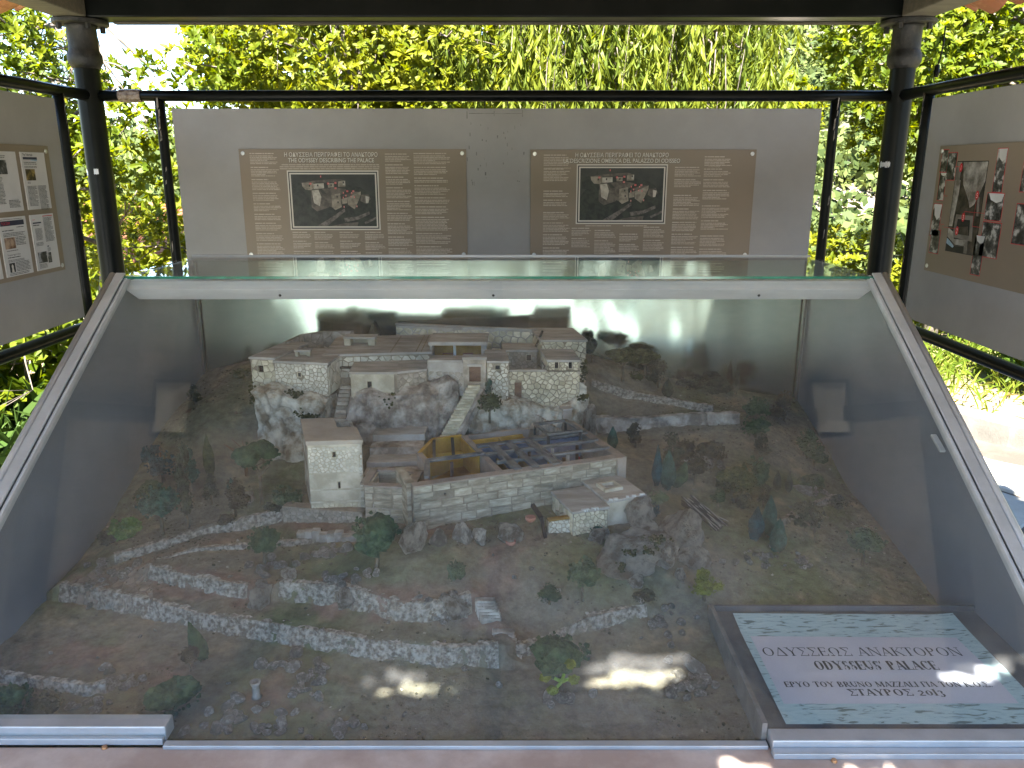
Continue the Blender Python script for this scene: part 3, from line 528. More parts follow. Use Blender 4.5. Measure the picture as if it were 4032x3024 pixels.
# bulkhead lamps under the ceiling
for (x, y, w) in ((-1.42, 2.02, 'clipping-board'), (1.33, 2.02, 'cave-photo-board')):
    z = 2.58; t = thing('bulkhead_lamp', 'unlit beige bulkhead lamp under the ceiling on the %s side' % w, 'lamp', (x, y, z), 'ceiling lamps')
    MB().box((x - 0.085, y - 0.12, z - 0.01), (x + 0.085, y + 0.12, z + 0.045)).build('housing', M['black'], t)
    MB().add([(x - .07, y - .105, z - .0105), (x + .07, y - .105, z - .0105), (x + .07, y + .105, z - .0105), (x - .07, y + .105, z - .0105), (x - .04, y - .065, z - .06), (x + .04, y - .065, z - .06), (x + .04, y + .065, z - .06), (x - .04, y + .065, z - .06)],
             [(0, 1, 2, 3), (7, 6, 5, 4), (0, 4, 5, 1), (1, 5, 6, 2), (2, 6, 7, 3), (3, 7, 4, 0)]).build('diffuser', M['lamp'], t)
    MB().bar((x, y, z + 0.045), (x, y, 2.255 + 0.446 * (0.85 if x < 0 else 0.79)), 0.02).build('stem', M['black'], t)
# cable hanging off the flange
t = MB().tube([(1.85, 3.68, 2.19), (1.852, 3.68, 2.12), (1.846, 3.68, 2.06), (1.838, 3.68, 2.03)], 0.0035, 6).build('hanging_cable', M['black'], pav); MB().lathe([(0.009, 0), (0.013, 0.02), (0.01, 0.05)], (1.838, 3.68, 1.985), 8).build('socket', M['black'], t)
# ================================================================ the three display boards
def board(name, label, a, b, z0, z1):
    a, b = Vector((*a, z0)), Vector((*b, z0)); t = tag(MB().bar((a + b) / 2 - (b - a) / 2 + Vector((0, 0, (z1 - z0) / 2)), (a + b) / 2 + (b - a) / 2 + Vector((0, 0, (z1 - z0) / 2)), 0.014, z1 - z0).build(name, M['board'], None, (a + b) / 2, bevel=0.002), label, 'board'); return t
bd = board('display_board', 'wide grey board hung behind the glass case carrying two brown posters', (-1.497, YB), (1.362, YB), 0.985, 1.857)
board('display_board', 'grey board carrying the white newspaper-clipping sheets', (XL, 0.62), (XL, 3.395), 0.985, 1.875)
board('display_board', 'grey board carrying the black-and-white cave photographs', (XR, 0.62), (XR, 3.395), 0.985, 1.875)
mb = MB()                                               # scuffs left by a removed notice
for (x, z, w, h) in [(-0.19, 1.835, 0.11, 0.003), (-0.075, 1.835, 0.12, 0.002), (-0.2, 1.815, 0.004, 0.03), (0.045, 1.822, 0.003, 0.028), (-0.08, 1.826, 0.003, 0.02)] + [(random.uniform(-0.21, 0.06), random.uniform(1.52, 1.8), random.uniform(0.002, 0.006), random.uniform(0.004, 0.018)) for _ in range(34)]:
    mb.box((x, YB - 0.0078, z), (x + w, YB - 0.0072, z + h))
mb.build('scuff', mat('board_scuff', (.13, .125, .122), (.22, .213, .21), 30, .6), bd)['kind'] = 'stuff'
# ================================================================ the display case
CL, CR, CY0, CYT, CYB, CZ0, CZT = -1.036, 0.965, 1.10, 2.12, 2.61, 0.705, 1.318
case = thing('display_case', 'large glazed display case with sloping glass front and grey side panels', 'display case', (-0.035, 1.85, 0.07))
MB().box((CL - 0.03, 0.97, 0.07), (CR + 0.03, CYB + 0.05, 0.63)).build('plinth', M['shelf'], case, bevel=0.004)
MB().box((CL - 0.045, 0.955, 0.632), (CR + 0.045, 1.098, 0.694)).build('front_shelf', M['shelf'], case, bevel=0.006)
for x0, x1 in ((CL - 0.022, CL), (CR, CR + 0.022)):
    pts = [(x0, 1.10, 0.632), (x0, CYB, 0.632), (x0, CYB, CZT - 0.002), (x0, CYT, CZT - 0.002), (x0, 1.10, CZ0)]
    sp = MB().slab(pts, (1, 0, 0), x1 - x0).build('side_panel', M['panel'], case)
    s = 1 if x0 < 0 else -1; xo = x0 if s > 0 else x1
    a = Vector((xo, 1.06, CZ0 - 0.012)); b = Vector((xo, CYT - 0.006, CZT + 0.012))
    MB().tube([a, a.lerp(b, .5), b], 0.0085, 10).build('edge_tube', M['alu'], sp, smooth=True)
    off = Vector((s * 0.022, 0, 0)); up = Vector((0, -0.515, 0.857))
    MB().bar(a + off + up * 0.004, b + off + up * 0.004, 0.024, 0.005, up).build('glazing_bead', M['alu'], sp, bevel=0.001)
    MB().bar(a + off * 1.7 - up * 0.012, b + off * 1.7 - up * 0.012, 0.007, 0.02, up).build('inner_bead', M['pvc'], sp, bevel=0.001)
if True:                                                 # the bead that has sprung loose on one side
    a = Vector((0.94, 1.64, 1.005)); b = Vector((0.94, 1.686, 1.027)); MB().bar(a, b, 0.012, 0.005).build('loose_bead', M['pvc'], case)
# wavy mirror-finish sheet at the back
nx, nz_ = 260, 90; u, v = np.meshgrid(np.linspace(CL, CR, nx), np.linspace(0.64, CZT - 0.004, nz_), indexing='ij'); u = u.ravel(); v = v.ravel()
wv = np.clip((u + 0.15) / 0.4, 0.25, 1) * np.clip((CR - 0.12 - u) / 0.2, 0.1, 1)
y = CYB - 0.012 + wv * (0.009 * fbm(np.stack([u * 3.2, v * 1.6, u * 0], 1), 2) + 0.0035 * fbm(np.stack([u * 10, v * 4, u * 0 + 4], 1), 2))
i, j = np.meshgrid(np.arange(nx - 1), np.arange(nz_ - 1), indexing='ij'); i = i.ravel(); j = j.ravel(); a = i * nz_ + j
me = np_mesh('back_sheet', np.stack([u, y, v], 1) - np.array(WL[case.name]), np.stack([a, a + nz_, a + nz_ + 1, a + 1], 1), M['mirror'], True); link_mesh(me, 'back_sheet', case)
MB().box((CL - 0.022, CYB + 0.002, 0.632), (CR + 0.022, CYB + 0.02, CZT)).build('back_panel', M['panel'], case)
for x in (CL + 0.006, CR - 0.006): MB().bar((x, CYB - 0.03, 0.66), (x, CYB - 0.03, CZT - 0.01), 0.006).build('corner_bead', M['tray'], case)
fg = np_mesh('front_glass', np.array([(CL + .004, CY0, CZ0), (CR - .004, CY0, CZ0), (CR - .004, CYT, CZT), (CL + .004, CYT, CZT)]) - np.array(WL[case.name]), [[0, 1, 2, 3]], M['glass']); link_mesh(fg, 'front_glass', case)
tg = np_mesh('top_glass', np.array([(CL - .01, CYT - .012, CZT + .007), (CR + .01, CYT - .012, CZT + .007), (CR + .01, CYB + .012, CZT + .007), (CL - .01, CYB + .012, CZT + .007)]) - np.array(WL[case.name]), [[0, 1, 2, 3]], M['glass']); tgo = link_mesh(tg, 'top_glass', case)
MB().box((CL - .01, CYT - .0150, CZT + .0015), (CR + .01, CYT - .0122, CZT + .0085)).build('glass_edge', M['glass_edge'], tgo)
MB().box((CL - .01, CYB + .0125, CZT + .001), (CR + .01, CYB + .024, CZT + .0105)).build('back_bead', M['pvc'], tgo)
# white profile under the top edge, with cut corners
L0, L1, R0, R1 = CL + 0.012, CL + 0.034, CR - 0.012, CR - 0.034
pf = [(CYT + 0.004, CZT - 0.006), (CYT - 0.012, CZT - 0.026), (CYT - 0.010, CZT - 0.029), (CYT + 0.006, CZT - 0.056), (CYT + 0.045, CZT - 0.056), (CYT + 0.045, CZT - 0.006)]
vs = []
for e0, e1 in ((L0, L1), (R0, R1)):
    for k, (yy, zz) in enumerate(pf): vs.append((e1 if k in (3, 4) else e0, yy, zz))
n = len(pf); MB().add(vs, [tuple(range(n)), tuple(range(n, 2 * n))[::-1]] + [((k + 1) % n, k, k + n, (k + 1) % n + n) for k in range(n)]).build('light_profile', M['pvc'], case, bevel=0.0012)
for x in (-0.62, -0.05, 0.66): MB().lathe([(0.004, 0), (0.003, 0.002)], (x, CYT - 0.003, CZT - 0.044), 8, (0, -0.86, -0.5)).build('profile_screw', M['rust_black'], case)
# glazing bars along the foot of the glass
MB().box((CL + .01, 1.108, .6945), (-0.566, 1.140, .722)).build('foot_bar', M['alu'], case, bevel=0.002)
MB().box((CL + .01, 1.0985, .6945), (-0.568, 1.107, .706)).build('foot_bar', M['alu'], case, bevel=0.001)
MB().box((-0.564, 1.088, .6945), (0.414, 1.102, .7015)).build('foot_bar', M['alu'], case, bevel=0.001)
MB().box((0.418, 1.082, .6945), (CR - .01, 1.112, .7165)).build('foot_bar', M['alu'], case, bevel=0.002)
MB().box((0.416, 1.066, .6945), (CR - .01, 1.0815, .7045)).build('foot_bar', M['alu'], case, bevel=0.001)
for x, yy in ((-0.66, 1.092), (0.51, 1.062)): MB().lathe([(0.005, 0.6945), (0.004, 0.698)], (x, yy, 0), 10).build('foot_screw', mat('brass_screw', (0.5, 0.25, 0.12), (0.6, 0.35, 0.18), 40, 0.4, metal=0.8), case)
# tray for the title sheet
tr = MB().box((0.418, 1.113, .684), (CR - .004, 1.475, .712)).build('title_tray', M['tray'], case)
MB().box((0.408, 1.108, .672), (0.4165, 1.478, .729)).build('tray_lip', mat('grey_tray_lip', (0.13, 0.12, 0.11), (0.2, 0.185, 0.165), 20, 0.7, 0.2), tr)
MB().box((0.418, 1.4755, .672), (CR - .004, 1.482, .724)).build('tray_lip', M['tray'], tr)
# ================================================================ the model: its landscape
P2 = lambda *a: [q[:2] for q in a]
STEPW = [('long rough white retaining wall curving below the red road to the garden steps', P2((-1.004, 1.578, 0.674),(-0.831, 1.522, 0.678),(-0.654, 1.452, 0.682),(-0.466, 1.393, 0.684),(-0.273, 1.342, 0.685),(-0.128, 1.316, 0.685),(-0.025, 1.324, 0.685)), .037, .008),
 ('short white retaining wall curving away from the garden steps towards the title sheet', P2((0.014, 1.348, 0.685),(0.058, 1.369, 0.685),(0.154, 1.422, 0.686),(0.284, 1.474, 0.688)), .022, .006),
 ('rough white terrace wall above the red road, between road bend and boulder', P2((-0.812, 1.598, 0.718),(-0.686, 1.544, 0.722),(-0.563, 1.506, 0.725)), .030, .007),
 ('rough white terrace wall above the red road, between the two boulders and the steps', P2((-0.49, 1.488, 0.725),(-0.349, 1.462, 0.725),(-0.227, 1.405, 0.724),(-0.134, 1.402, 0.724),(-0.078, 1.424, 0.725)), .040, .008),
 ('straight pale wall along the upper ramp road climbing to the tower', P2((-0.909, 1.654, 0.722),(-0.821, 1.702, 0.735),(-0.702, 1.769, 0.748),(-0.56, 1.826, 0.758)), .020, .006)]
def steps(x, y):
    x = np.atleast_1d(np.asarray(x, float)); y = np.atleast_1d(np.asarray(y, float)); z = np.zeros(len(x))
    for _, pts, h_, _a in STEPW:
        best = np.full(len(x), 9.0); sg_ = np.zeros(len(x)); al = np.zeros(len(x)); n = len(pts) - 1
        for k in range(n):
            (ax, ay), (bx, by) = pts[k], pts[k + 1]; l2 = (bx - ax) ** 2 + (by - ay) ** 2; t = ((x - ax) * (bx - ax) + (y - ay) * (by - ay)) / l2; tc_ = np.clip(t, 0, 1); d = np.hypot(x - ax - tc_ * (bx - ax), y - ay - tc_ * (by - ay)); cr_ = (bx - ax) * (y - ay) - (by - ay) * (x - ax)
            over = np.where(k == 0, np.clip(-t, 0, None), 0) + np.where(k == n - 1, np.clip(t - 1, 0, None), 0); m_ = d < best; best = np.where(m_, d, best); sg_ = np.where(m_, np.sign(cr_), sg_); al = np.where(m_, over * math.sqrt(l2), al)
        u = np.clip((best * sg_ - 0.004) / 0.012, 0, 1); z += h_ * u * u * (3 - 2 * u) * np.exp(-np.clip(best, 0, None) / 0.16) * np.exp(-(al / 0.035) ** 2)
    return z
CP = np.array([(-0.858, 1.133, 0.675),(-0.549, 1.138, 0.68),(-0.238, 1.138, 0.68),(0.073, 1.138, 0.68),(0.416, 1.138, 0.68),(0.778, 1.144, 0.675),(-0.759, 1.245, 0.682),(-0.431, 1.271, 0.683),(-0.09, 1.271, 0.683),(0.257, 1.311, 0.684),(0.416, 1.385, 0.685),
 (-0.989, 1.575, 0.676),(-0.784, 1.485, 0.68),(-0.559, 1.396, 0.683),(-0.272, 1.336, 0.685),(-0.049, 1.323, 0.684),(0.067, 1.362, 0.685),(0.181, 1.419, 0.686),(0.331, 1.467, 0.688),
 (-0.876, 1.582, 0.706),(-0.581, 1.47, 0.718),(-0.279, 1.389, 0.722),(-0.095, 1.363, 0.72),(-0.379, 1.427, 0.721),(-0.721, 1.529, 0.712),
 (-0.673, 1.598, 0.752),(-0.45, 1.535, 0.766),(-0.245, 1.481, 0.772),(-0.101, 1.473, 0.776),(-0.398, 1.612, 0.775),(-0.202, 1.533, 0.81),(-0.006, 1.553, 0.8),(-0.006, 1.439, 0.735),(0.041, 1.41, 0.7),(0.089, 1.457, 0.745),(0.184, 1.454, 0.715),(0.287, 1.5, 0.72),(0.043, 1.498, 0.775),(0.14, 1.507, 0.77),
 (-0.895, 1.649, 0.727),(-0.946, 1.623, 0.718),(-0.84, 1.696, 0.738),(-0.718, 1.722, 0.755),(-0.574, 1.791, 0.752),(-0.449, 1.743, 0.757),(-0.351, 1.696, 0.768),(-0.836, 1.74, 0.752),(-0.691, 1.805, 0.764),(-0.594, 1.868, 0.767),
 (-1.036, 1.871, 0.727),(-1.036, 2.172, 0.834),(-1.036, 2.607, 0.944),(-1.036, 2.421, 0.885),(-1.036, 1.75, 0.699),(-0.937, 1.839, 0.742),(-0.788, 1.818, 0.752),(-0.719, 1.89, 0.77),(-0.655, 1.921, 0.795),(-0.782, 2.018, 0.835),(-0.899, 2.058, 0.82),(-0.86, 2.144, 0.885),(-0.902, 2.269, 0.93),(-0.871, 2.388, 0.955),(-0.879, 2.507, 0.985),(-0.622, 1.972, 0.8),(-0.547, 1.873, 0.79),
 (-.66,2.03,.80),(-.58,2.0,.79),(-.74,2.09,.815),(-.68,2.3,.97),(-.45,2.3,.97),(-.1,2.3,.985),(.1,2.28,.96),(.18,2.38,.97),(-.75,2.55,.985),(0,2.58,.99),(-.4,2.58,.99),(-.5,2.02,.81),(-.33,2.08,.85),(-.1,2.12,.86),(.08,2.13,.86),(-.3,1.85,.81),(-.1,1.95,.82),(.1,2.0,.825),
 (0.236, 2.083, 0.865),(0.367, 2.018, 0.835),(0.29, 2.5, 0.979),(0.261, 2.59, 1.004),(0.44, 2.48, 0.915),(0.648, 2.46, 0.858),(0.965, 2.597, 0.85),(0.275, 2.33, 0.883),(0.266, 2.24, 0.838),(0.489, 2.34, 0.887),(0.468, 2.22, 0.852),(0.651, 2.36, 0.873),(0.762, 2.3, 0.87),(0.965, 2.135, 0.713),(0.965, 2.329, 0.778),
 (0.785, 2.137, 0.79),(0.605, 1.965, 0.79),(0.41, 1.909, 0.8),(0.349, 1.904, 0.815),(0.502, 1.79, 0.765),(0.684, 1.822, 0.75),(0.802, 1.822, 0.725),(0.965, 1.614, 0.647),(0.841, 1.644, 0.695),(0.616, 1.607, 0.715),(0.457, 1.603, 0.74),(0.342, 1.544, 0.75),(0.493, 1.534, 0.7),(0.694, 1.535, 0.688),(0.244, 1.559, 0.775),(0.2, 1.616, 0.79),(0.34, 1.715, 0.8)])
def _rbf():
    d = np.linalg.norm(CP[:, None, :2] - CP[None, :, :2], axis=2); n = len(CP); A = np.zeros((n + 3, n + 3)); A[:n, :n] = d - np.eye(n) * 0.01
    A[:n, n] = 1; A[:n, n + 1:] = CP[:, :2]; A[n, :n] = 1; A[n + 1:, :n] = CP[:, :2].T; return np.linalg.solve(A, np.concatenate([CP[:, 2] - steps(CP[:, 0], CP[:, 1]), [0, 0, 0]]))
RW = _rbf()
def terr(x, y):
    x = np.atleast_1d(np.asarray(x, float)); y = np.atleast_1d(np.asarray(y, float)); out = np.zeros(len(x))
    for s in range(0, len(x), 20000):
        d = np.hypot(x[s:s+20000, None] - CP[None, :, 0], y[s:s+20000, None] - CP[None, :, 1]); out[s:s+20000] = d @ RW[:-3] + RW[-3] + x[s:s+20000] * RW[-2] + y[s:s+20000] * RW[-1]
    p = np.stack([x, y, x * 0], 1)
    return out + steps(x, y) + 0.0045 * fbm(p * 22, 3) + 0.0022 * fbm(p * 90, 3)
def tz(x, y): return float(terr(x, y)[0])
nx, ny = 500, 380; gx, gy = np.meshgrid(np.linspace(CL + .002, CR - .002, nx), np.linspace(1.115, 2.597, ny), indexing='ij'); gx = gx.ravel(); gy = gy.ravel(); gz = terr(gx, gy)
RED = [[(-.95, 1.60), (-.75, 1.57), (-.5, 1.50), (-.25, 1.45), (-.03, 1.43), (-.01, 1.40)], [(-.03, 1.45), (-.02, 1.55), (.0, 1.63), (.05, 1.66)], [(-.9, 1.63), (-.75, 1.72), (-.55, 1.82), (-.4, 1.74), (-.2, 1.66), (0, 1.64)], [(-.95, 1.40), (-.7, 1.35), (-.62, 1.24)], [(-.42, 1.30), (-.33, 1.27), (-.36, 1.22), (-.46, 1.22)]]
dr = np.full(len(gx), 9.0)
for ln_ in RED:
    for (a, b) in zip(ln_[:-1], ln_[1:]):
        ax, ay = a; bx, by = b; tt = np.clip(((gx - ax) * (bx - ax) + (gy - ay) * (by - ay)) / ((bx - ax) ** 2 + (by - ay) ** 2), 0, 1); dr = np.minimum(dr, np.hypot(gx - ax - tt * (bx - ax), gy - ay - tt * (by - ay)))
p = np.stack([gx, gy, gx * 0], 1); n1 = fbm(p * 5 + 3, 4); n2 = fbm(p * 16 + 9, 4); n3 = fbm(p * 50, 3)
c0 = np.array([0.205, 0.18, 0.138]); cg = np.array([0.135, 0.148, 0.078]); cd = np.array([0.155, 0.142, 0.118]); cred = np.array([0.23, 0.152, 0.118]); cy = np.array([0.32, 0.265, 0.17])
lerp = lambda A, B, w: A * (1 - w[:, None]) + B * w[:, None]
col = lerp(np.tile(c0, (len(gx), 1)), np.tile(cg, (len(gx), 1)), np.clip(0.35 + n1 * 1.6, 0, 1))
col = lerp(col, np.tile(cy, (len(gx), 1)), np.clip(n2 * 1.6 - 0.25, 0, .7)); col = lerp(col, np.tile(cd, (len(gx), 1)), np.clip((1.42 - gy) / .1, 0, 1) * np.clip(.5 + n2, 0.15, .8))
col = lerp(col, np.tile(cred, (len(gx), 1)), np.clip((0.055 - dr + n3 * .02) / .03, 0, 1) * np.clip(.55 + n2 * 1.2, 0, .9))
i, j = np.meshgrid(np.arange(nx - 1), np.arange(ny - 1), indexing='ij'); i = i.ravel(); j = j.ravel(); a = i * ny + j
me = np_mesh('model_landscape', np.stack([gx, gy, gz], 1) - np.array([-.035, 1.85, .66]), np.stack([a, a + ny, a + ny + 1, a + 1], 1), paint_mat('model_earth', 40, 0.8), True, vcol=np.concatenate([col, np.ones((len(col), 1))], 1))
tag(link_mesh(me, 'model_landscape', None, (-.035, 1.85, .66)), 'sculpted brown and green model hillside filling the floor of the glass case', 'landscape model')
# ---------------------------------------------------------------- cliffs, terrace walls, boulders
M['cliff'] = mat('painted_plaster_rock', (0.30, 0.235, 0.165), (0.74, 0.69, 0.59), 20, 0.95, 1.0, c3=(0.58, 0.525, 0.43), bscale=60, detail=10, spec=0.1, bdist=0.012, crack=9)
M['cliff_p'] = mat('pinkish_plaster_rock', (0.24, 0.19, 0.155), (0.62, 0.55, 0.475), 20, 0.95, 1.0, c3=(0.46, 0.395, 0.335), bscale=60, detail=9, spec=0.1, bdist=0.012, crack=8)
M['terr_w'] = mat('rough_white_wall', (0.17, 0.14, 0.11), (0.46, 0.415, 0.35), 100, 0.95, 1.0, c3=(0.33, 0.29, 0.24), bscale=160, detail=9, spec=0.1, bdist=0.006)
M['moss'] = mat('moss_flock', (0.035, 0.04, 0.015), (0.085, 0.09, 0.035), 60, 1.0, 1.0, bscale=200, spec=0.05)
M['rockm'] = mat('grey_pebble', (0.18, 0.165, 0.145), (0.36, 0.335, 0.30), 40, 0.9, 0.5, rvar=0.35, bscale=120, spec=0.2)
M['rockw'] = mat('pale_boulder', (0.24, 0.21, 0.18), (0.54, 0.50, 0.44), 22, 0.95, 0.9, c3=(0.40, 0.36, 0.31), bscale=90, spec=0.1)
M['rockm_u'] = mat('grey_pebble_stone', (0.22, 0.20, 0.17), (0.50, 0.465, 0.415), 1.6, 0.9, 0.8, c3=(0.29, 0.27, 0.24), rvar=0.35, bscale=6, spec=0.2, bdist=0.15)
M['rockw_u'] = mat('pale_boulder_stone', (0.30, 0.25, 0.20), (0.74, 0.68, 0.59), 1.8, 0.95, 1.0, c3=(0.56, 0.50, 0.425), bscale=7, spec=0.1, bdist=0.2, detail=10)
def resample(pts, step):
    P = np.array(pts, float); out = []
    for a, b in zip(P[:-1], P[1:]):
        n = max(1, int(np.linalg.norm((b - a)[:2]) / step)); out += [a + (b - a) * k / n for k in range(n)]
    return np.array(out + [P[-1]])
def curtain(name, label, cat, pts, m_, thick=0.02, batter=0.2, amp=0.006, fr=30, step=0.004, cap=True, group=None, ridge=0.0):
    """pts: (x, y, zb, zt) seen left to right from the front; a rough wall or cliff face with a top returning backwards"""
    Q = resample(pts, step); n = len(Q); d = np.gradient(Q[:, :2], axis=0); d /= np.linalg.norm(d, axis=1)[:, None] + 1e-9
    k = max(1, int(0.02 / step)); ker = np.ones(2 * k + 1) / (2 * k + 1)
    d = np.stack([np.convolve(np.pad(d[:, q], k, 'edge'), ker, 'valid') for q in (0, 1)], 1); inw = np.stack([-d[:, 1], d[:, 0]], 1); inw /= np.linalg.norm(inw, axis=1)[:, None] + 1e-9
    H_ = Q[:, 3] - Q[:, 2]; rows = max(5, int(H_.max() / step)); tops = max(2, int(thick / step)); prof = [(r / rows, 0) for r in range(rows + 1)] + [(1, (s + 1) / tops) for s in range(tops)] + [(0.3, 1.0)]
    V = np.zeros((len(prof), n, 3)); Nn = np.zeros((len(prof), n, 3))
    for r, (v, s) in enumerate(prof):
        off = batter * H_ * v + s * thick; V[r, :, 0] = Q[:, 0] + inw[:, 0] * off; V[r, :, 1] = Q[:, 1] + inw[:, 1] * off; V[r, :, 2] = Q[:, 2] + H_ * v
        if s == 0: Nn[r, :, :2] = -inw; Nn[r, :, 2] = 0.25
        else: Nn[r, :, 2] = 1
    V = V.reshape(-1, 3); Nn = Nn.reshape(-1, 3); g = fbm(V * fr, 4); 
    if ridge: g = g + ridge * (0.5 - np.abs(fbm(V * fr * np.array([.6, .6, .25]) + 7, 3)) * 2)
    V = V + Nn * (g * amp + 0.35 * amp * fbm(V * fr * 4, 3))[:, None]
    i, j = np.meshgrid(np.arange(len(prof) - 1), np.arange(n - 1), indexing='ij'); i = i.ravel(); j = j.ravel(); a = i * n + j
    org = np.array([Q[:, 0].mean(), Q[:, 1].mean(), Q[:, 2].min()])
    return tag(link_mesh(np_mesh(name, V - org, np.stack([a, a + 1, a + n + 1, a + n], 1), m_, False), name, None, tuple(org)), label, cat, group)
def W4(pts, hb, ht):                                     # x, y -> x, y, z foot, z top on the model ground
    out = []
    for p in pts:
        z = tz(p[0], p[1] - 0.012); out.append((p[0], p[1], z - hb, z + (p[2] if len(p) > 2 else ht)))
    return out
P2 = lambda *a: [q[:2] for q in a]
for lab, pts, h_, am in STEPW:
    q = []
    for (x, y) in pts: zf = tz(x, y - 0.016); q.append((x, y, zf - 0.012, max(tz(x, y + 0.014) + 0.005, zf + h_ * .9)))
    curtain('terrace_wall', lab, 'wall', q, M['terr_w'], 0.014, 0.22, am, 55)
curtain('terrace_wall', 'low broken stone edging on the lower side of the upper ramp road', 'wall', W4(P2((-0.807, 1.621, 0.74),(-0.729, 1.664, 0.752),(-0.588, 1.696, 0.768),(-0.458, 1.696, 0.783)), .008, .008), M['terr_w'], 0.012, 0.2, 0.005, 60)
curtain('terrace_wall', 'small pale wall of a garden plot at the front foot of the hill, by the side panel', 'wall', W4(P2((-0.968, 1.297, 0.682),(-0.863, 1.265, 0.682),(-0.764, 1.239, 0.682),(-0.735, 1.248, 0.682)), .01, .018), M['terr_w'], 0.012, 0.2, 0.005, 60)
curtain('terrace_wall', 'white-topped wall running down the slope behind the big umbrella pines', 'wall', [(*q[:2], tz(*q[:2]) - .01, tz(*q[:2]) + .02) for q in ((0.249, 2.4, 0.94),(0.396, 2.39, 0.906),(0.538, 2.37, 0.882),(0.623, 2.36, 0.863))], M['terr_w'], 0.014, 0.15, 0.004, 60)
curtain('terrace_wall', 'grey-green stone terrace wall below the white-topped wall', 'wall', [(*q[:2], tz(*q[:2]) - .02, tz(*q[:2]) + .032) for q in ((0.241, 2.24, 0.846),(0.403, 2.24, 0.856),(0.53, 2.26, 0.861),(0.684, 2.27, 0.869))], M['cliff_p'], 0.02, 0.2, 0.008, 40)
curtain('terrace_wall', 'low pale wall climbing the slope behind the trio of teal cypresses', 'wall', W4(P2((0.664, 1.796, 0.75),(0.748, 1.876, 0.757),(0.885, 2.008, 0.745)), .01, .02), M['terr_w'], 0.012, 0.2, 0.005, 60)
curtain('cliff', 'tall cream cliff under the corner house, behind the square tower', 'cliff', [(-.80, 2.42, .86, .975), (-.765, 2.24, .82, .985), (-.735, 2.12, .80, 1.0), (-.66, 2.075, .78, 1.005), (-.60, 2.06, .77, .99), (-.54, 2.06, .78, .99), (-.485, 2.09, .80, .985), (-.475, 2.2, .83, .98)], M['cliff'], 0.07, 0.16, 0.022, 13, 0.0045, ridge=1.3)
curtain('cliff', 'cracked cream cliff under the flat-roofed house beside the stair alley', 'cliff', [(-.465, 2.25, .86, .99), (-.462, 2.12, .84, 1.0), (-.40, 2.095, .83, 1.0), (-.33, 2.09, .83, .995), (-.27, 2.10, .84, 1.0), (-.21, 2.115, .85, 1.015), (-.165, 2.13, .86, 1.03), (-.14, 2.15, .87, 1.02)], M['cliff_p'], 0.06, 0.13, 0.018, 14, 0.0045, ridge=1.4)
curtain('cliff', 'grey rocky bank between the two outside stairs, above the roofless hall', 'cliff', [(-.12, 2.10, .85, .94), (-.08, 2.105, .85, .955), (-.03, 2.10, .86, .965), (.02, 2.11, .86, .965), (.08, 2.125, .86, .95), (.14, 2.13, .86, .94), (.2, 2.15, .84, .97), (.232, 2.17, .83, 1.0), (.238, 2.3, .86, .99)], M['cliff'], 0.07, 0.22, 0.018, 17, 0.0045, ridge=1.3)
curtain('cliff', 'brown eroded earth bank on the wooded slope beside the cream cliff', 'cliff', [(-.98, 2.26, .85, .90), (-.9, 2.22, .85, .905), (-.82, 2.19, .845, .91), (-.77, 2.2, .84, .915)], mat('earth_bank', (0.09, 0.06, 0.04), (0.24, 0.17, 0.12), 20, 0.95, 0.9, bscale=80), 0.04, 0.35, 0.009, 24, 0.005, ridge=0.7)
def ico(sub):
    bm = bmesh.new(); bmesh.ops.create_icosphere(bm, subdivisions=sub, radius=1); v = np.array([q.co[:] for q in bm.verts]); f = np.array([[k.index for k in q.verts] for q in bm.faces]); bm.free(); return v, f
I2, I3, I4 = ico(2), ico(3), ico(4)
def rock_mesh(name, m_, seed, base=I3, cuts=9, rough=0.08):
    rng = np.random.default_rng(seed); v = base[0].copy()
    for _ in range(cuts):
        n = rng.normal(size=3); n /= np.linalg.norm(n); d = rng.uniform(0.5, 0.85); s = v @ n; v -= np.where(s > d, s - d, 0)[:, None] * n
    v *= (1 + rough * fbm(v * 2.6 + seed, 4))[:, None]; return np_mesh(name, v, base[1], m_, len(base[1]) < 400)
def boulder(label, x, y, sx, sy, sz, seed, m_='rockw', rz=0, sink=0.25, group=None):
    o = link_mesh(rock_mesh('boulder', M[m_ + '_u'], seed, I4, 14, 0.34), 'boulder', None, (x, y, tz(x, y) + sz * (1 - 2 * sink))); o.scale = (sx, sy, sz); o.rotation_euler = (0.1, 0.05, rz); return tag(o, label, 'rock', group)
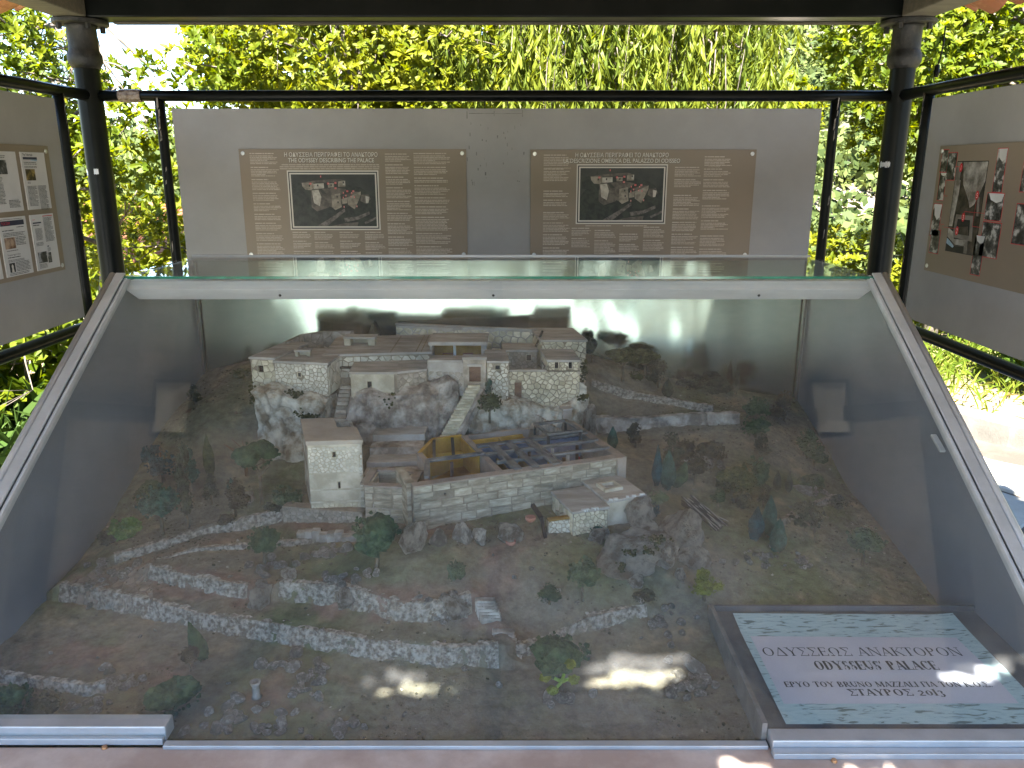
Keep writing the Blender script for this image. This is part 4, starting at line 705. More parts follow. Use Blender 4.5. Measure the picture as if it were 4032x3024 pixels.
for (lab, q, s, sd, m_) in (('tall cracked grey boulder against the block-built wall beside the bushy green tree', (-0.219, 1.576, 0.81), (.036, .03, .055), 1, 'rockw'), ('squat grey boulder lying right of the tall cracked boulder', (-0.163, 1.588, 0.815), (.03, .022, .026), 2, 'rockm'),
    ('grey boulder with chipped white cap at the foot of the block-built wall', (-0.108, 1.61, 0.81), (.026, .022, .032), 3, 'rockm'), ('upright grey boulder between chipped-cap boulder and clay pots', (-0.073, 1.61, 0.81), (.02, .02, .03), 4, 'rockm'), ('broad mottled boulder carrying the shallow clay dish', (-0.006, 1.621, 0.81), (.038, .026, .032), 5, 'rockw'),
    ('large pale boulder breaking the white terrace wall above the road', (-0.522, 1.483, 0.732), (.042, .03, .042), 6, 'rockw'), ('pale lumpy boulder leaning in the middle of the terrace wall', (-0.344, 1.465, 0.732), (.034, .024, .034), 7, 'rockw'), ('wide grooved boulder at the end of the terrace wall by the steps', (-0.112, 1.418, 0.732), (.04, .026, .036), 8, 'rockw'), ('rounded white boulder on the slope above the large pale boulder', (-0.468, 1.524, 0.785), (.02, .017, .02), 9, 'rockw'),
    ('big mossy pink outcrop below the stone hut', (0.266, 1.569, 0.775), (.10, .06, .052), 10, 'rockw'), ('jagged white outcrop beside the pile of sticks', (0.384, 1.658, 0.775), (.078, .055, .06), 11, 'rockw'), ('rock with a turquoise paint smear below the jagged outcrop', (0.404, 1.594, 0.745), (.042, .03, .036), 12, 'rockw'), ('pointed cream stone under the mossy outcrop', (0.26, 1.521, 0.735), (.02, .014, .026), 13, 'rockw'), ('pear-shaped cream stone beside the turquoise-smeared rock', (0.364, 1.552, 0.74), (.016, .012, .024), 14, 'rockw'),
    ('smooth rock filling the corner under the vented roof of the stone hut', (.295, 1.70, 0), (.05, .04, .046), 15, 'rockw'), ('cream rock on the wooded slope under the scruffy trees', (-0.679, 1.896, 0.78), (.028, .02, .018), 16, 'rockw'), ('long flat brown slab lying on the grassy slope', (0.79, 1.997, 0.77), (.035, .014, .016), 17, 'rockm'), ('rock at the corner of the pinkish rear wall, beside the grey pillar', (.215, 2.155, 0), (.03, .03, .07), 18, 'rockw'),
    ('pinkish ledge rock joining the mossy outcrop and the jagged outcrop', (0.327, 1.601, 0.775), (.06, .04, .045), 20, 'rockw'), ('upper shelf rock above the mossy outcrop, under the vented hut', (0.31, 1.666, 0.8), (.05, .035, .03), 21, 'rockw'), ('low rock shelf in front of the stone hut with a tiny white-edged basin', (0.192, 1.638, 0.785), (.04, .025, .022), 19, 'rockw')):
    boulder(lab, q[0], q[1], s[0], s[1], s[2], 100 + sd, m_, rz=sd * .7)
PEB = [rock_mesh('stone', M['rockm_u'], 200 + k, I2, 7, 0.1) for k in range(8)]
def pebble(x, y, s, label, group, k=None, z=None):
    o = bpy.data.objects.new('stone', random.choice(PEB)); COL.objects.link(o); o.location = (x, y, (tz(x, y) if z is None else z) + s * 0.35); o.scale = (s * random.uniform(.8, 1.3), s * random.uniform(.8, 1.2), s * random.uniform(.6, .95)); o.rotation_euler = (random.uniform(-.4, .4), random.uniform(-.4, .4), random.uniform(0, 6.3)); return tag(o, label, 'stone', group)
def heap(label, group, c, rx, ry, n, s0, s1):
    for _ in range(n): pebble(c[0] + random.gauss(0, rx), max(1.125, c[1] + random.gauss(0, ry)), random.uniform(s0, s1), label, group)
heap('loose stone of the ring around the little stone well', 'stones of the well ring', (-0.379, 1.283, 0.684), .012, .04, 24, .006, .011)
for q in ((-0.478, 1.326, 0.684),(-0.454, 1.321, 0.684),(-0.436, 1.326, 0.684),(-0.414, 1.318, 0.684),(-0.421, 1.363, 0.684),(-0.346, 1.236, 0.684),(-0.394, 1.168, 0.684)): pebble(q[0], q[1], random.uniform(.011, .018), 'larger stone edging the well ring', 'large stones of the well ring')
pebble(*(-0.489, 1.226, 0.684)[:2], .013, 'single pale stone lying inside the well ring', None)
heap('grey stone of the heap behind the front glazing bar end', 'stones by the glazing bar end', (-0.493, 1.18, 0.684), .03, .022, 20, .007, .013)
heap('stone of the small heap at the front edge of the model', 'stones at the front edge', (-0.287, 1.15, 0.684), .02, .012, 14, .007, .012)
heap('stone of the small line in front of the well ring', 'stones before the well ring', (-0.398, 1.154, 0.684), .035, .006, 14, .005, .009)
heap('rounded stone of the heap beside the title tray', 'stones beside the title tray', (0.328, 1.275, 0.685), .022, .03, 26, .006, .014); pebble(*(0.347, 1.324, 0.685)[:2], .022, 'large flat oval stone on the heap beside the title tray', None)
heap('stone of the heap below the corner of the title tray', 'stones near the tray corner', (0.321, 1.469, 0.69), .025, .02, 22, .006, .012)
heap('stone around the foot of the lit green tree', 'stones under the lit tree', (0.083, 1.241, 0.685), .02, .014, 16, .007, .013)
heap('stone scattered on the bend of the red road', 'stones on the road bend', (-0.908, 1.619, 0.72), .035, .03, 26, .006, .012)
heap('stone on the bank above the terrace wall', 'stones above the terrace wall', (-0.334, 1.499, 0.78), .03, .018, 14, .006, .013); heap('sharp stone on top of the terrace wall near the steps', 'sharp stones near the steps', (-0.149, 1.424, 0.78), .02, .012, 9, .007, .013)
heap('rubble stone piled beside the road tree', 'rubble beside the road tree', (-0.546, 1.591, 0.775), .022, .022, 18, .007, .015); heap('rubble stone under the tower foot wall', 'rubble under the tower', (-0.421, 1.628, 0.79), .025, .016, 14, .008, .016)
heap('stone of the garden plot corner', 'stones of the garden plot', (-0.718, 1.283, 0.684), .03, .025, 18, .006, .012); heap('stone along the garden plot edge', 'garden plot edging', (-0.737, 1.201, 0.682), .015, .02, 14, .006, .010)
heap('gravel stone in the clearing below the jagged outcrop', 'gravel in the clearing', (0.573, 1.674, 0.72), .03, .016, 26, .004, .009); heap('gravel stone in the small heap before the branching tree', 'gravel by the branching tree', (0.68, 1.67, 0.71), .014, .012, 16, .004, .008)
heap('stone on the slope above the low pale wall', 'stones above the pale wall', (0.838, 2.037, 0.76), .03, .02, 20, .005, .010); heap('flat stone among the slope bushes', 'flat stones among the bushes', (0.513, 2.058, 0.84), .03, .012, 8, .009, .015)
heap('small stone lying loose on the model ground', 'scattered small stones', (-.05, 1.45), .45, .16, 40, .003, .007)
pebble(*(0.506, 1.637, 0.73)[:2], .009, 'single white chip of plaster on the bare ground', None)
# moss clumps clinging to cliffs and houses: crumbs of flock
def crumbs(name, label, cat, centres, n, s, m_, seed, parent=None):
    rng = np.random.default_rng(seed); bv, bf = I2 if n < 60 else ico(1); V, F, k = [], [], 0
    for (c, r) in centres:
        for _ in range(n):
            d = rng.normal(size=3) * np.array(r) * 0.55; q = rng.uniform(.5, 1.2) * s; v = bv * (1 + .4 * rng.normal(size=(len(bv), 1)) * .5) * q + np.array(c) + d; V.append(v); F.append(bf + k); k += len(bv)
    V = np.concatenate(V); org = np.array([V[:, 0].mean(), V[:, 1].mean(), V[:, 2].min()]); o = link_mesh(np_mesh(name, V - org, np.concatenate(F), m_), name, parent, tuple(org)); o['kind'] = 'stuff'; return tag(o, label, cat)
crumbs('moss', 'dark moss flock hanging on the cream cliff above the tower', 'moss', [((-0.675, 2.17, 1.003), (.02, .008, .008)), ((-0.735, 2.17, 0.987), (.008, .01, .02)), ((-0.635, 2.14, 0.995), (.025, .01, .010)), ((-0.6, 2.13, 0.995), (.03, .01, .007)), ((-0.597, 2.115, 0.976), (.009, .006, .018)), ((-0.589, 2.1, 0.953), (.012, .006, .014)), ((-0.555, 2.09, 0.943), (.024, .008, .006))], 75, .004, M['moss'], 5)
crumbs('moss', 'moss flock under the lone window of the flat-roofed house', 'moss', [((-0.354, 2.12, 0.99), (.03, .008, .008)), ((-0.343, 2.11, 0.977), (.012, .008, .010)), ((-0.328, 2.12, 0.985), (.012, .008, .012))], 75, .004, M['moss'], 6)
crumbs('moss', 'moss flock patches spotted over the pink outcrop', 'moss', [((0.221, 1.544, 0.81), (.012, .008, .01)), ((0.249, 1.535, 0.82), (.016, .01, .008)), ((0.288, 1.535, 0.82), (.015, .01, .008)), ((0.233, 1.52, 0.79), (.012, .01, .008)), ((0.31, 1.579, 0.825), (.03, .015, .006))], 60, .0035, M['moss'], 7)
crumbs('moss', 'moss flock at the corner of the pinkish rear wall', 'moss', [((0.2, 2.18, 0.973), (.012, .01, .008)), ((0.209, 2.24, 1.037), (.008, .01, .022))], 70, .004, M['moss'], 8)
# ================================================================ the model: palace buildings
M['joint'] = mat('scored_joint', (0.22, 0.18, 0.135), (0.34, 0.285, 0.22), 30, 0.95, 0.4, spec=0.1)
M['stone_w'] = mat('cream_model_stone', (0.47, 0.43, 0.345), (0.70, 0.655, 0.555), 30, 0.9, 0.5, c3=(0.6, 0.555, 0.455), rvar=0.12, bscale=120, spec=0.1, bdist=0.002)
M['stone_y'] = mat('yellowish_model_stone', (0.44, 0.385, 0.27), (0.68, 0.61, 0.46), 30, 0.9, 0.5, c3=(0.58, 0.515, 0.38), rvar=0.14, bscale=120, spec=0.1, bdist=0.002)
M['stone_d'] = mat('dark_brown_model_stone', (0.26, 0.22, 0.175), (0.46, 0.40, 0.33), 30, 0.9, 0.5, rvar=0.16, bscale=120, spec=0.1, bdist=0.002)  # darker brown stone for courts, stairs and foot walls
M['ashlar'] = mat('ashlar_block', (0.26, 0.22, 0.16), (0.50, 0.445, 0.345), 22, 0.9, 0.8, c3=(0.39, 0.34, 0.26), rvar=0.2, bscale=90, spec=0.1, bdist=0.003, stretch=(1, 1, 4))
M['roofm'] = mat('dusty_flat_roof', (0.31, 0.28, 0.245), (0.47, 0.43, 0.385), 9, 0.9, 0.35, c3=(0.39, 0.355, 0.315), bscale=90, spec=0.15, bdist=0.002, stretch=(1, 3, 1))
M['plaster'] = mat('cream_plaster', (0.42, 0.365, 0.27), (0.62, 0.55, 0.43), 18, 0.9, 0.4, bscale=90, spec=0.1)
M['taupe'] = mat('taupe_wall_top', (0.26, 0.21, 0.17), (0.37, 0.305, 0.255), 15, 0.9, 0.3, spec=0.1)
M['ochre'] = mat('ochre_wall', (0.36, 0.20, 0.03), (0.52, 0.32, 0.06), 18, 0.85, 0.3, c3=(0.45, 0.265, 0.045), spec=0.15)
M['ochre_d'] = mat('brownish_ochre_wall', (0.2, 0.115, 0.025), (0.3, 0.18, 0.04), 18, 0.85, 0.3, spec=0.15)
M['doorw'] = mat('brown_model_door', (0.10, 0.05, 0.03), (0.17, 0.09, 0.055), 20, 0.7, 0.2, stretch=(1, 1, 5))
M['dark'] = mat('dark_wood_and_hole_shade', (0.012, 0.008, 0.007), (0.03, 0.02, 0.016), 20, 0.7)  # real dark timber, and the painted shade inside window holes
M['bluef'] = mat('blue_floor', (0.13, 0.145, 0.20), (0.25, 0.265, 0.345), 20, 0.7)
M['chip'] = mat('white_chip', (0.62, 0.62, 0.6), (0.7, 0.7, 0.68), 20, 0.8)
def wall(th, a, b, z0, z1, t=0.008, holes=(), n=0, m_='joint', st='stone_w', gap=0.0016, asp=1.15, seed=0, name='wall', zr=None, pr=0.0016, jit=0.9, rows=None):
    """upright wall from a to b (seen left to right from outside), window and door openings cut through, scored stones proud of it"""
    a = Vector((*a, 0)); b = Vector((*b, 0)); u = (b - a).normalized(); L_ = (b - a).length; nin = Vector((-u.y, u.x, 0)); h = z1 - z0
    us = sorted({0, L_} | {q for w in holes for q in (w[0], w[0] + w[2])}); vs = sorted({0, h} | {q for w in holes for q in (w[1], w[1] + w[3])}); mb = MB()
    ins = lambda x, y: any(w[0] < x < w[0] + w[2] and w[1] < y < w[1] + w[3] for w in holes)
    W_ = lambda x, y, d=0.0: a + u * x + nin * d + Vector((0, 0, z0 + y))
    for i in range(len(us) - 1):
        for j in range(len(vs) - 1):
            x0, x1, y0, y1 = us[i], us[i + 1], vs[j], vs[j + 1]
            if ins((x0 + x1) / 2, (y0 + y1) / 2): continue
            mb.add([W_(x0, y0), W_(x1, y0), W_(x1, y1), W_(x0, y1)], [(0, 1, 2, 3)]); mb.add([W_(x0, y0, t), W_(x1, y0, t), W_(x1, y1, t), W_(x0, y1, t)], [(3, 2, 1, 0)])
    for (x0, y0, w, hh) in list(holes) + [(0, 0, L_, h)]:
        x1, y1 = x0 + w, y0 + hh
        for (p, q) in (((x0, y0), (x1, y0)), ((x1, y0), (x1, y1)), ((x1, y1), (x0, y1)), ((x0, y1), (x0, y0))): mb.add([W_(*p), W_(*q), W_(*q, t), W_(*p, t)], [(0, 1, 2, 3)])
    o = mb.build(name, M[m_], th)
    if n:
        rng = np.random.default_rng(seed + int(abs(a.x) * 1000)); zr = zr or (0, h)
        if rows:
            cells = []; rh = (zr[1] - zr[0]) / rows
            for r in range(rows):
                x = -rng.uniform(0, .5) * L_ / n
                while x < L_:
                    w = L_ / n * rng.uniform(.75, 1.3); p0, p1 = max(x, 0) + gap / 2, min(x + w, L_) - gap / 2; x += w
                    if p1 - p0 > L_ / n * .2: y0 = zr[0] + r * rh + gap / 2; y1 = y0 + rh - gap; cells.append([(p0, y0), (p1, y0), (p1, y1), (p0, y1)])
        else: cells = voronoi([(0.0012, zr[0] + .001), (L_ - .0012, zr[0] + .001), (L_ - .0012, zr[1] - .001), (0.0012, zr[1] - .001)], n, rng, gap, asp, jit)
        for poly in cells:
            cx = sum(p[0] for p in poly) / len(poly); cy = sum(p[1] for p in poly) / len(poly)
            if any(w[0] - .004 < cx < w[0] + w[2] + .004 and w[1] - .004 < cy < w[1] + w[3] + .004 for w in holes): continue
            for w in holes:                              # trim the stone back from the opening
                if all(p[0] < w[0] or p[0] > w[0] + w[2] or p[1] < w[1] or p[1] > w[1] + w[3] for p in poly): continue
                dx = min(abs(cx - w[0]), abs(cx - w[0] - w[2])); 
                if w[1] < cy < w[1] + w[3]: poly = clip_poly(poly, 1, 0, w[0] - .001) if cx < w[0] else clip_poly(poly, -1, 0, -(w[0] + w[2] + .001))
                else: poly = clip_poly(poly, 0, 1, w[1] - .001) if cy < w[1] else clip_poly(poly, 0, -1, -(w[1] + w[3] + .001))
            if len(poly) < 3: continue
            k = len(poly); d = -pr * rng.uniform(.6, 1.3); s = .9; mb = MB()
            mb.add([W_(*p, 0.0005) for p in poly] + [W_(cx + (p[0] - cx) * s, cy + (p[1] - cy) * s, d) for p in poly], [tuple(range(k, 2 * k))] + [(q, (q + 1) % k, (q + 1) % k + k, q + k) for q in range(k)])
            mb.build('stone', M[st], o, W_(cx, cy))
    for (x0, y0, w, hh) in holes:
        if hh < 0.03: MB().slab([W_(x0 - .001, y0 - .001, .0062), W_(x0 + w + .001, y0 - .001, .0062), W_(x0 + w + .001, y0 + hh + .001, .0062), W_(x0 - .001, y0 + hh + .001, .0062)], nin, .0008).build('window', M['dark'], o)  # dark sheet behind each small opening paints in the shade of the hole
    for (x0, y0, w, hh) in holes:                        # reveals
        if name == 'wall' and hh < 0.03:
            f = .0012; mb = MB()
            for (p, q) in (((x0 - f, y0 - f), (x0, y0 + hh + f)), ((x0 + w, y0 - f), (x0 + w + f, y0 + hh + f)), ((x0, y0 - f), (x0 + w, y0)), ((x0, y0 + hh), (x0 + w, y0 + hh + f))):
                mb.slab([W_(p[0], p[1], .002), W_(q[0], p[1], .002), W_(q[0], q[1], .002), W_(p[0], q[1], .002)], -nin, .0042)
            mb.build('window_frame', M['stone_y'], o)
    return o
def house(name, label, FL, FR, depth, z0, z1, holes=(), n=40, st='stone_w', side_n=0, roof_over=.004, back=None, roof_m='roofm', seed=0, cat='model house', zr=None, gap=.0016, door=None, asp=1.15, wm='joint'):
    FL = Vector((FL[0], FL[1], 0)); FR = Vector((FR[0], FR[1], 0)); u = (FR - FL).normalized(); nin = Vector((-u.y, u.x, 0)); sk = Vector((back[0], back[1], 0)) if back else nin * depth
    BL, BR = FL + sk, FR + sk; t = thing(name, label, cat, ((FL.x + BR.x) / 2, (FL.y + BR.y) / 2, z0))
    wall(t, FL[:2], FR[:2], z0, z1, .007, holes, n, wm, st, gap, asp, seed, zr=zr)
    wall(t, BL[:2], FL[:2], z0, z1, .007, (), side_n, wm, st, gap, asp, seed + 1); wall(t, FR[:2], BR[:2], z0, z1, .007, (), side_n, 'joint', st, gap, asp, seed + 2); wall(t, BR[:2], BL[:2], z0, z1, .007)
    e = roof_over; P = [FL - u * e - nin * e, FR + u * e - nin * e, BR + u * e + nin * e, BL - u * e + nin * e]
    r = MB().prism([p[:2] for p in P], z1 + .0004, z1 + .007).build('roof', M[roof_m], t, bevel=.0012)
    mb = MB(); rr_ = np.random.default_rng(seed + 5)
    for k in range(7):
        s = rr_.uniform(.03, .97); q = P[0].lerp(P[1], s); mb.box((q.x - .003, q.y - .001, z1 + .004), (q.x + .003, q.y + .001, z1 + .0078))
    if door:
        x0, y0, w, hh = door; c = [FL + u * x + nin * .004 + Vector((0, 0, z0 + y)) for x, y in ((x0, y0), (x0 + w, y0), (x0 + w, y0 + hh), (x0, y0 + hh))]
        MB().slab(c, nin, .002).build('door', M['doorw'], t)
    return t, r
def ventbox(parent, c, w, d, h, op=True):
    x, y, z = c; v = MB()
    for (a, b) in (((-w/2, -d/2, 0), (-w/2 + .2*w, d/2, h)), ((w/2 - .22*w, -d/2, 0), (w/2, d/2, h)), ((-w/2 + .2*w, d/2 - .004, 0), (w/2 - .22*w, d/2, h))): v.box((x + a[0], y + a[1], z + a[2]), (x + b[0], y + b[1], z + b[2]))
    vo = v.build('vent', M['plaster'], parent); MB().box((x - w/2 - .003, y - d/2 - .003, z + h + .0003), (x + w/2 + .003, y + d/2 + .003, z + h + .006)).build('vent_cap', M['roofm'], vo, bevel=.001)
# --- upper palace
a0, a1 = (-0.739, 2.19, 1.08), (-0.669, 2.18, 1.081)
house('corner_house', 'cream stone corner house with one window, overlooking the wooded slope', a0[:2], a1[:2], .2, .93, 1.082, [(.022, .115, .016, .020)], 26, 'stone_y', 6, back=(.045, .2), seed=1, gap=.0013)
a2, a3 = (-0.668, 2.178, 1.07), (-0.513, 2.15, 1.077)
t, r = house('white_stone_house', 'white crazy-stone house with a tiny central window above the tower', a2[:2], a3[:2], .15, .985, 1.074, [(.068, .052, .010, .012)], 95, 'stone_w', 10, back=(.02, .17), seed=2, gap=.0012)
ventbox(r, (-.60, 2.235, 1.0815), .042, .02, .013)
b0, b1 = (-0.544, 2.246, 1.082), (-0.239, 2.283, 1.082)
t, r = house('great_roof_house', 'large flat-roofed hall with roof vent at the rear of the palace', b0[:2], b1[:2], .24, .98, 1.076, (), 46, 'stone_w', 0, back=(-.01, .25), seed=3, gap=.002, zr=(.03, .094))
ventbox(r, (-.462, 2.385, 1.0835), .092, .045, .02)
for s in (.62, .86, .91): q = Vector(b0).lerp(Vector(b1), s); MB().box((q.x - .0012, q.y - .003, 1.0834), (q.x + .0012, q.y + .235, 1.0842)).build('roof_seam', M['joint'], r)
wall_t = thing('courtyard_parapet', 'curved low parapet enclosing the small roof court beside the white house', 'wall', (-.62, 2.43, 1.05))
for k, (p, q) in enumerate((((-.68, 2.36), (-.66, 2.47)), ((-.66, 2.47), (-.61, 2.52)), ((-.61, 2.52), (-.51, 2.525)))): wall(wall_t, p, q, 1.0, 1.096, .008, (), 6, st='stone_d', seed=30 + k)
c0, c1, c2 = (-0.447, 2.134, 1.058), (-0.32, 2.134, 1.058), (-0.239, 2.171, 1.058)
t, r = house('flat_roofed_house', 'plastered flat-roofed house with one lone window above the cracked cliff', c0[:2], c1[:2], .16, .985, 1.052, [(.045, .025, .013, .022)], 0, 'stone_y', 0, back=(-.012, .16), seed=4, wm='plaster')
wall(t, c1[:2], c2[:2], .985, 1.0515, .007, (), 26, 'joint', 'stone_d', seed=5); MB().prism([c1[:2], (c2[0], c2[1] - .003), (c2[0] - .012, c2[1] + .13), (c1[0] - .012, c1[1] + .163)], 1.0526, 1.0592).build('roof', M['roofm'], t)
for (z, y) in ((.99, 2.16),): pass
al = thing('alley_stairs', 'narrow dark stair alley between the white house and the flat-roofed house', 'stairs', (-.475, 2.1, .88))
for k in range(14): MB().box((-.497, 2.06 + k * .012, .86), (-.465, 2.0718 + k * .012, .885 + k * .0085)).build('step', M['stone_d'], al, bevel=.001)
MB().box((-.507, 2.245, 1.04), (-.455, 2.252, 1.046)).build('lintel', M['dark'], al)
e0, e1 = (-0.242, 2.3, 1.098), (-0.077, 2.3, 1.098)
t = thing('ochre_portico', 'portico with ochre back wall, two dark doorways and one slim column', 'model house', ((e0[0] + e1[0]) / 2, 2.35, 1.0)); ez = e0[2]
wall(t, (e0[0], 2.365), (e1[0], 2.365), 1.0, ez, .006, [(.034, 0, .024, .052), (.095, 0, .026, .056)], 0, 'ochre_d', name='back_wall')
for x, w in ((e0[0] + .034, .024), (e0[0] + .095, .026)):
    fr = MB(); [fr.box(*q) for q in (((x - .003, 2.362, 1.0), (x, 2.3645, 1.056)), ((x + w, 2.362, 1.0), (x + w + .003, 2.3645, 1.056)), ((x - .003, 2.362, 1.0565), (x + w + .003, 2.3645, 1.06)))]; fr.build('door_frame', mat('maroon', (0.12, 0.025, 0.02), (0.16, 0.04, 0.03), 20, .7), t)
MB().lathe([(.006, 1.0), (.0045, 1.004), (.0042, ez - .008), (.007, ez - .001)], ((e0[0] + e1[0]) / 2 - .012, 2.325, 0), 14).build('column', M['chip'], t, smooth=True)
MB().box((e1[0] - .014, 2.30, 1.0), (e1[0], 2.38, ez)).build('pier', M['roofm'], t); MB().box((e0[0], 2.30, 1.0), (e0[0] + .006, 2.38, ez)).build('pier', M['roofm'], t)
MB().box((e0[0] - .004, 2.292, ez + .0004), (e1[0] + .005, 2.43, ez + .011)).build('roof', M['roofm'], t, bevel=.0015)
t = thing('rear_wall', 'high crazy-stone wall closing the palace at the very back', 'wall', (-.13, 2.5, 1.0))
wall(t, (-0.381, 2.57, 1.09)[:2], (-0.158, 2.52, 1.1)[:2], 1.0, 1.105, .012, (), 26, 'roofm', 'stone_y', .003, seed=40, zr=(.03, .1)); wall(t, (-0.158, 2.52, 1.1)[:2], (0.079, 2.47, 1.111)[:2], 1.0, 1.108, .012, (), 34, 'roofm', 'stone_y', .003, seed=41, zr=(.02, .103))
for p, q in (((-0.381, 2.57, 1.09), (-0.158, 2.52, 1.1)), ((-0.158, 2.52, 1.1), (0.079, 2.47, 1.111))): MB().bar((p[0], p[1] + .006, 1.110), (q[0], q[1] + .006, 1.110), .018, .004).build('coping', M['roofm'], t)
# --- gate wall and outside stairs
g0, g1 = (-0.137, 2.17, 1.085), (-0.073, 2.17, 1.085)
t = thing('gatehouse', 'brown gatehouse with a wooden door at the head of the long stair', 'model house', ((g0[0] + g1[0]) / 2, 2.19, 1.0)); gw = g1[0] - g0[0]
wall(t, g0[:2], g1[:2], .985, g0[2], .012, [(.016, .035, .033, .046)], 0, 'stone_d', name='front_wall'); MB().box((g0[0] + .014, 2.178, 1.018), (g0[0] + .052, 2.181, 1.068)).build('door', M['doorw'], t)
MB().box((g0[0] - .003, 2.164, g0[2] + .0004), (g1[0] + .003, 2.20, g0[2] + .008)).build('roof', M['roofm'], t, bevel=.001); MB().box((g0[0] + .012, 2.162, 1.0665), (g0[0] + .054, 2.1695, 1.073)).build('lintel', M['roofm'], t)
t = thing('stair_flank_wall', 'sloping crazy-stone wall from the flat-roofed house to the gatehouse', 'wall', (-.19, 2.17, .98)); wall(t, (c2[0], c2[1] + .01), g0[:2], .98, 1.076, .03, (), 30, 'roofm', 'stone_d', seed=44, zr=(.01, .07)); MB().bar((c2[0] + .004, c2[1] + .035, 1.080), (g0[0], g0[1] + .03, 1.080), .06, .006).build('coping', M['roofm'], t)
st = thing('long_stair', 'long straight outside stair climbing to the wooden gate door', 'stairs', (-.15, 2.1, .86)); NS = 24
for k in range(NS):
    f = (k + .5) / NS; A = Vector((-.198, 2.035, .862)).lerp(Vector((-.105, 2.158, 1.018)), f); wd = .04 - .006 * f
    MB().add([A + Vector((dx, dy, dz)) for dz in (-.03, 0) for dx, dy in ((-wd / 2, -.004), (wd / 2, -.004), (wd / 2, .008), (-wd / 2, .008))], [(3, 2, 1, 0), (4, 5, 6, 7), (0, 1, 5, 4), (1, 2, 6, 5), (2, 3, 7, 6), (3, 0, 4, 7)]).build('step', M['stone_y'], st, bevel=.0008)
MB().bar((-.172, 2.03, .848), (-.078, 2.155, 1.0), .012, .02).build('string_wall', M['cliff_p'], st)
i0, i1 = (-0.069, 2.17, 1.082), (-0.01, 2.17, 1.082)
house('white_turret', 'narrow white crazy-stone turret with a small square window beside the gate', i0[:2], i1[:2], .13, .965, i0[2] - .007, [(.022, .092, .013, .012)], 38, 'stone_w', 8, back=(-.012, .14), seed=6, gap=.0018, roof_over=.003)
h0, h1 = (-0.009, 2.19, 1.046), (0.193, 2.19, 1.046); g2, g3 = (0.102, 2.192, 1.08), (0.191, 2.192, 1.08)
t = thing('enclosure_wall', 'tall yellowish crazy-stone wall with a brown side door', 'wall', ((h0[0] + h1[0]) / 2, 2.2, .93)); L_ = h1[0] - h0[0]; hh = h0[2] - .93
wall(t, h0[:2], h1[:2], .93, h0[2], .012, [(.017, .038, .019, .045)], 105, 'joint', 'stone_y', .0019, 1.15, 7, name='front_wall'); MB().box((h0[0] + .016, 2.196, .966), (h0[0] + .038, 2.199, 1.016)).build('door', M['doorw'], t)
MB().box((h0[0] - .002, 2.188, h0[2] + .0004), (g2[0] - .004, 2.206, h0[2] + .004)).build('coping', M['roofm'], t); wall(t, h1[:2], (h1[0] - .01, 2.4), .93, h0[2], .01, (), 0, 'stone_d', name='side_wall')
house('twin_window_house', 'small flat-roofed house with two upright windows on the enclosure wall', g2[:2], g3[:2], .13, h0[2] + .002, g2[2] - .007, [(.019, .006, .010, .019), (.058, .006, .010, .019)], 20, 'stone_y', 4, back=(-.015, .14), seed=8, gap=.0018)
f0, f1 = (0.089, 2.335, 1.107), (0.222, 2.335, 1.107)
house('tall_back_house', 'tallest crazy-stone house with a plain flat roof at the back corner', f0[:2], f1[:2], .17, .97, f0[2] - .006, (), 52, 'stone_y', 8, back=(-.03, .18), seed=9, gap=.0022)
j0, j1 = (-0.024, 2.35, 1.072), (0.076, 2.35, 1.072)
house('dark_stone_house', 'dark brown stone house with one window across the inner court', j0[:2], j1[:2], .09, .98, j0[2] - .006, [(.068, .06, .014, .018)], 60, 'stone_d', 0, back=(-.005, .095), seed=10, gap=.0016)
MB_ = MB().bar((.072, 2.36, 1.08), (.093, 2.37, 1.128), .005).build('leaning_beam', M['dark'], None, (.072, 2.36, 1.08)); tag(MB_, 'thin dark wooden beam leaning on the dark stone house roof', 'beam')
s2 = thing('saw_tooth_stair', 'narrow dark stair running down beneath the enclosure wall', 'stairs', (.08, 2.13, .9))
for k in range(20):
    f = k / 19; A = Vector((.026, 2.150, .962)).lerp(Vector((.15, 2.105, .885)), f); MB().box((A.x - .004, A.y - .006, A.z - .025), (A.x + .0045, A.y + .012, A.z)).build('step', M['stone_d'], s2)
MB().box((.012, 2.162, .93), (.040, 2.188, .964)).build('landing', M['stone_d'], s2)
p_ = thing('grey_pillar', 'grey buttress stub at the back end of the roofless hall', 'wall', (.15, 2.15, .86)); MB().prism([(.145, 2.125), (.168, 2.134), (.158, 2.16), (.135, 2.15)], .86, .95).build('pillar', M['taupe'], p_); MB().prism([(.142, 2.121), (.172, 2.132), (.16, 2.164), (.131, 2.152)], .9502, .955).build('cap', M['roofm'], p_)
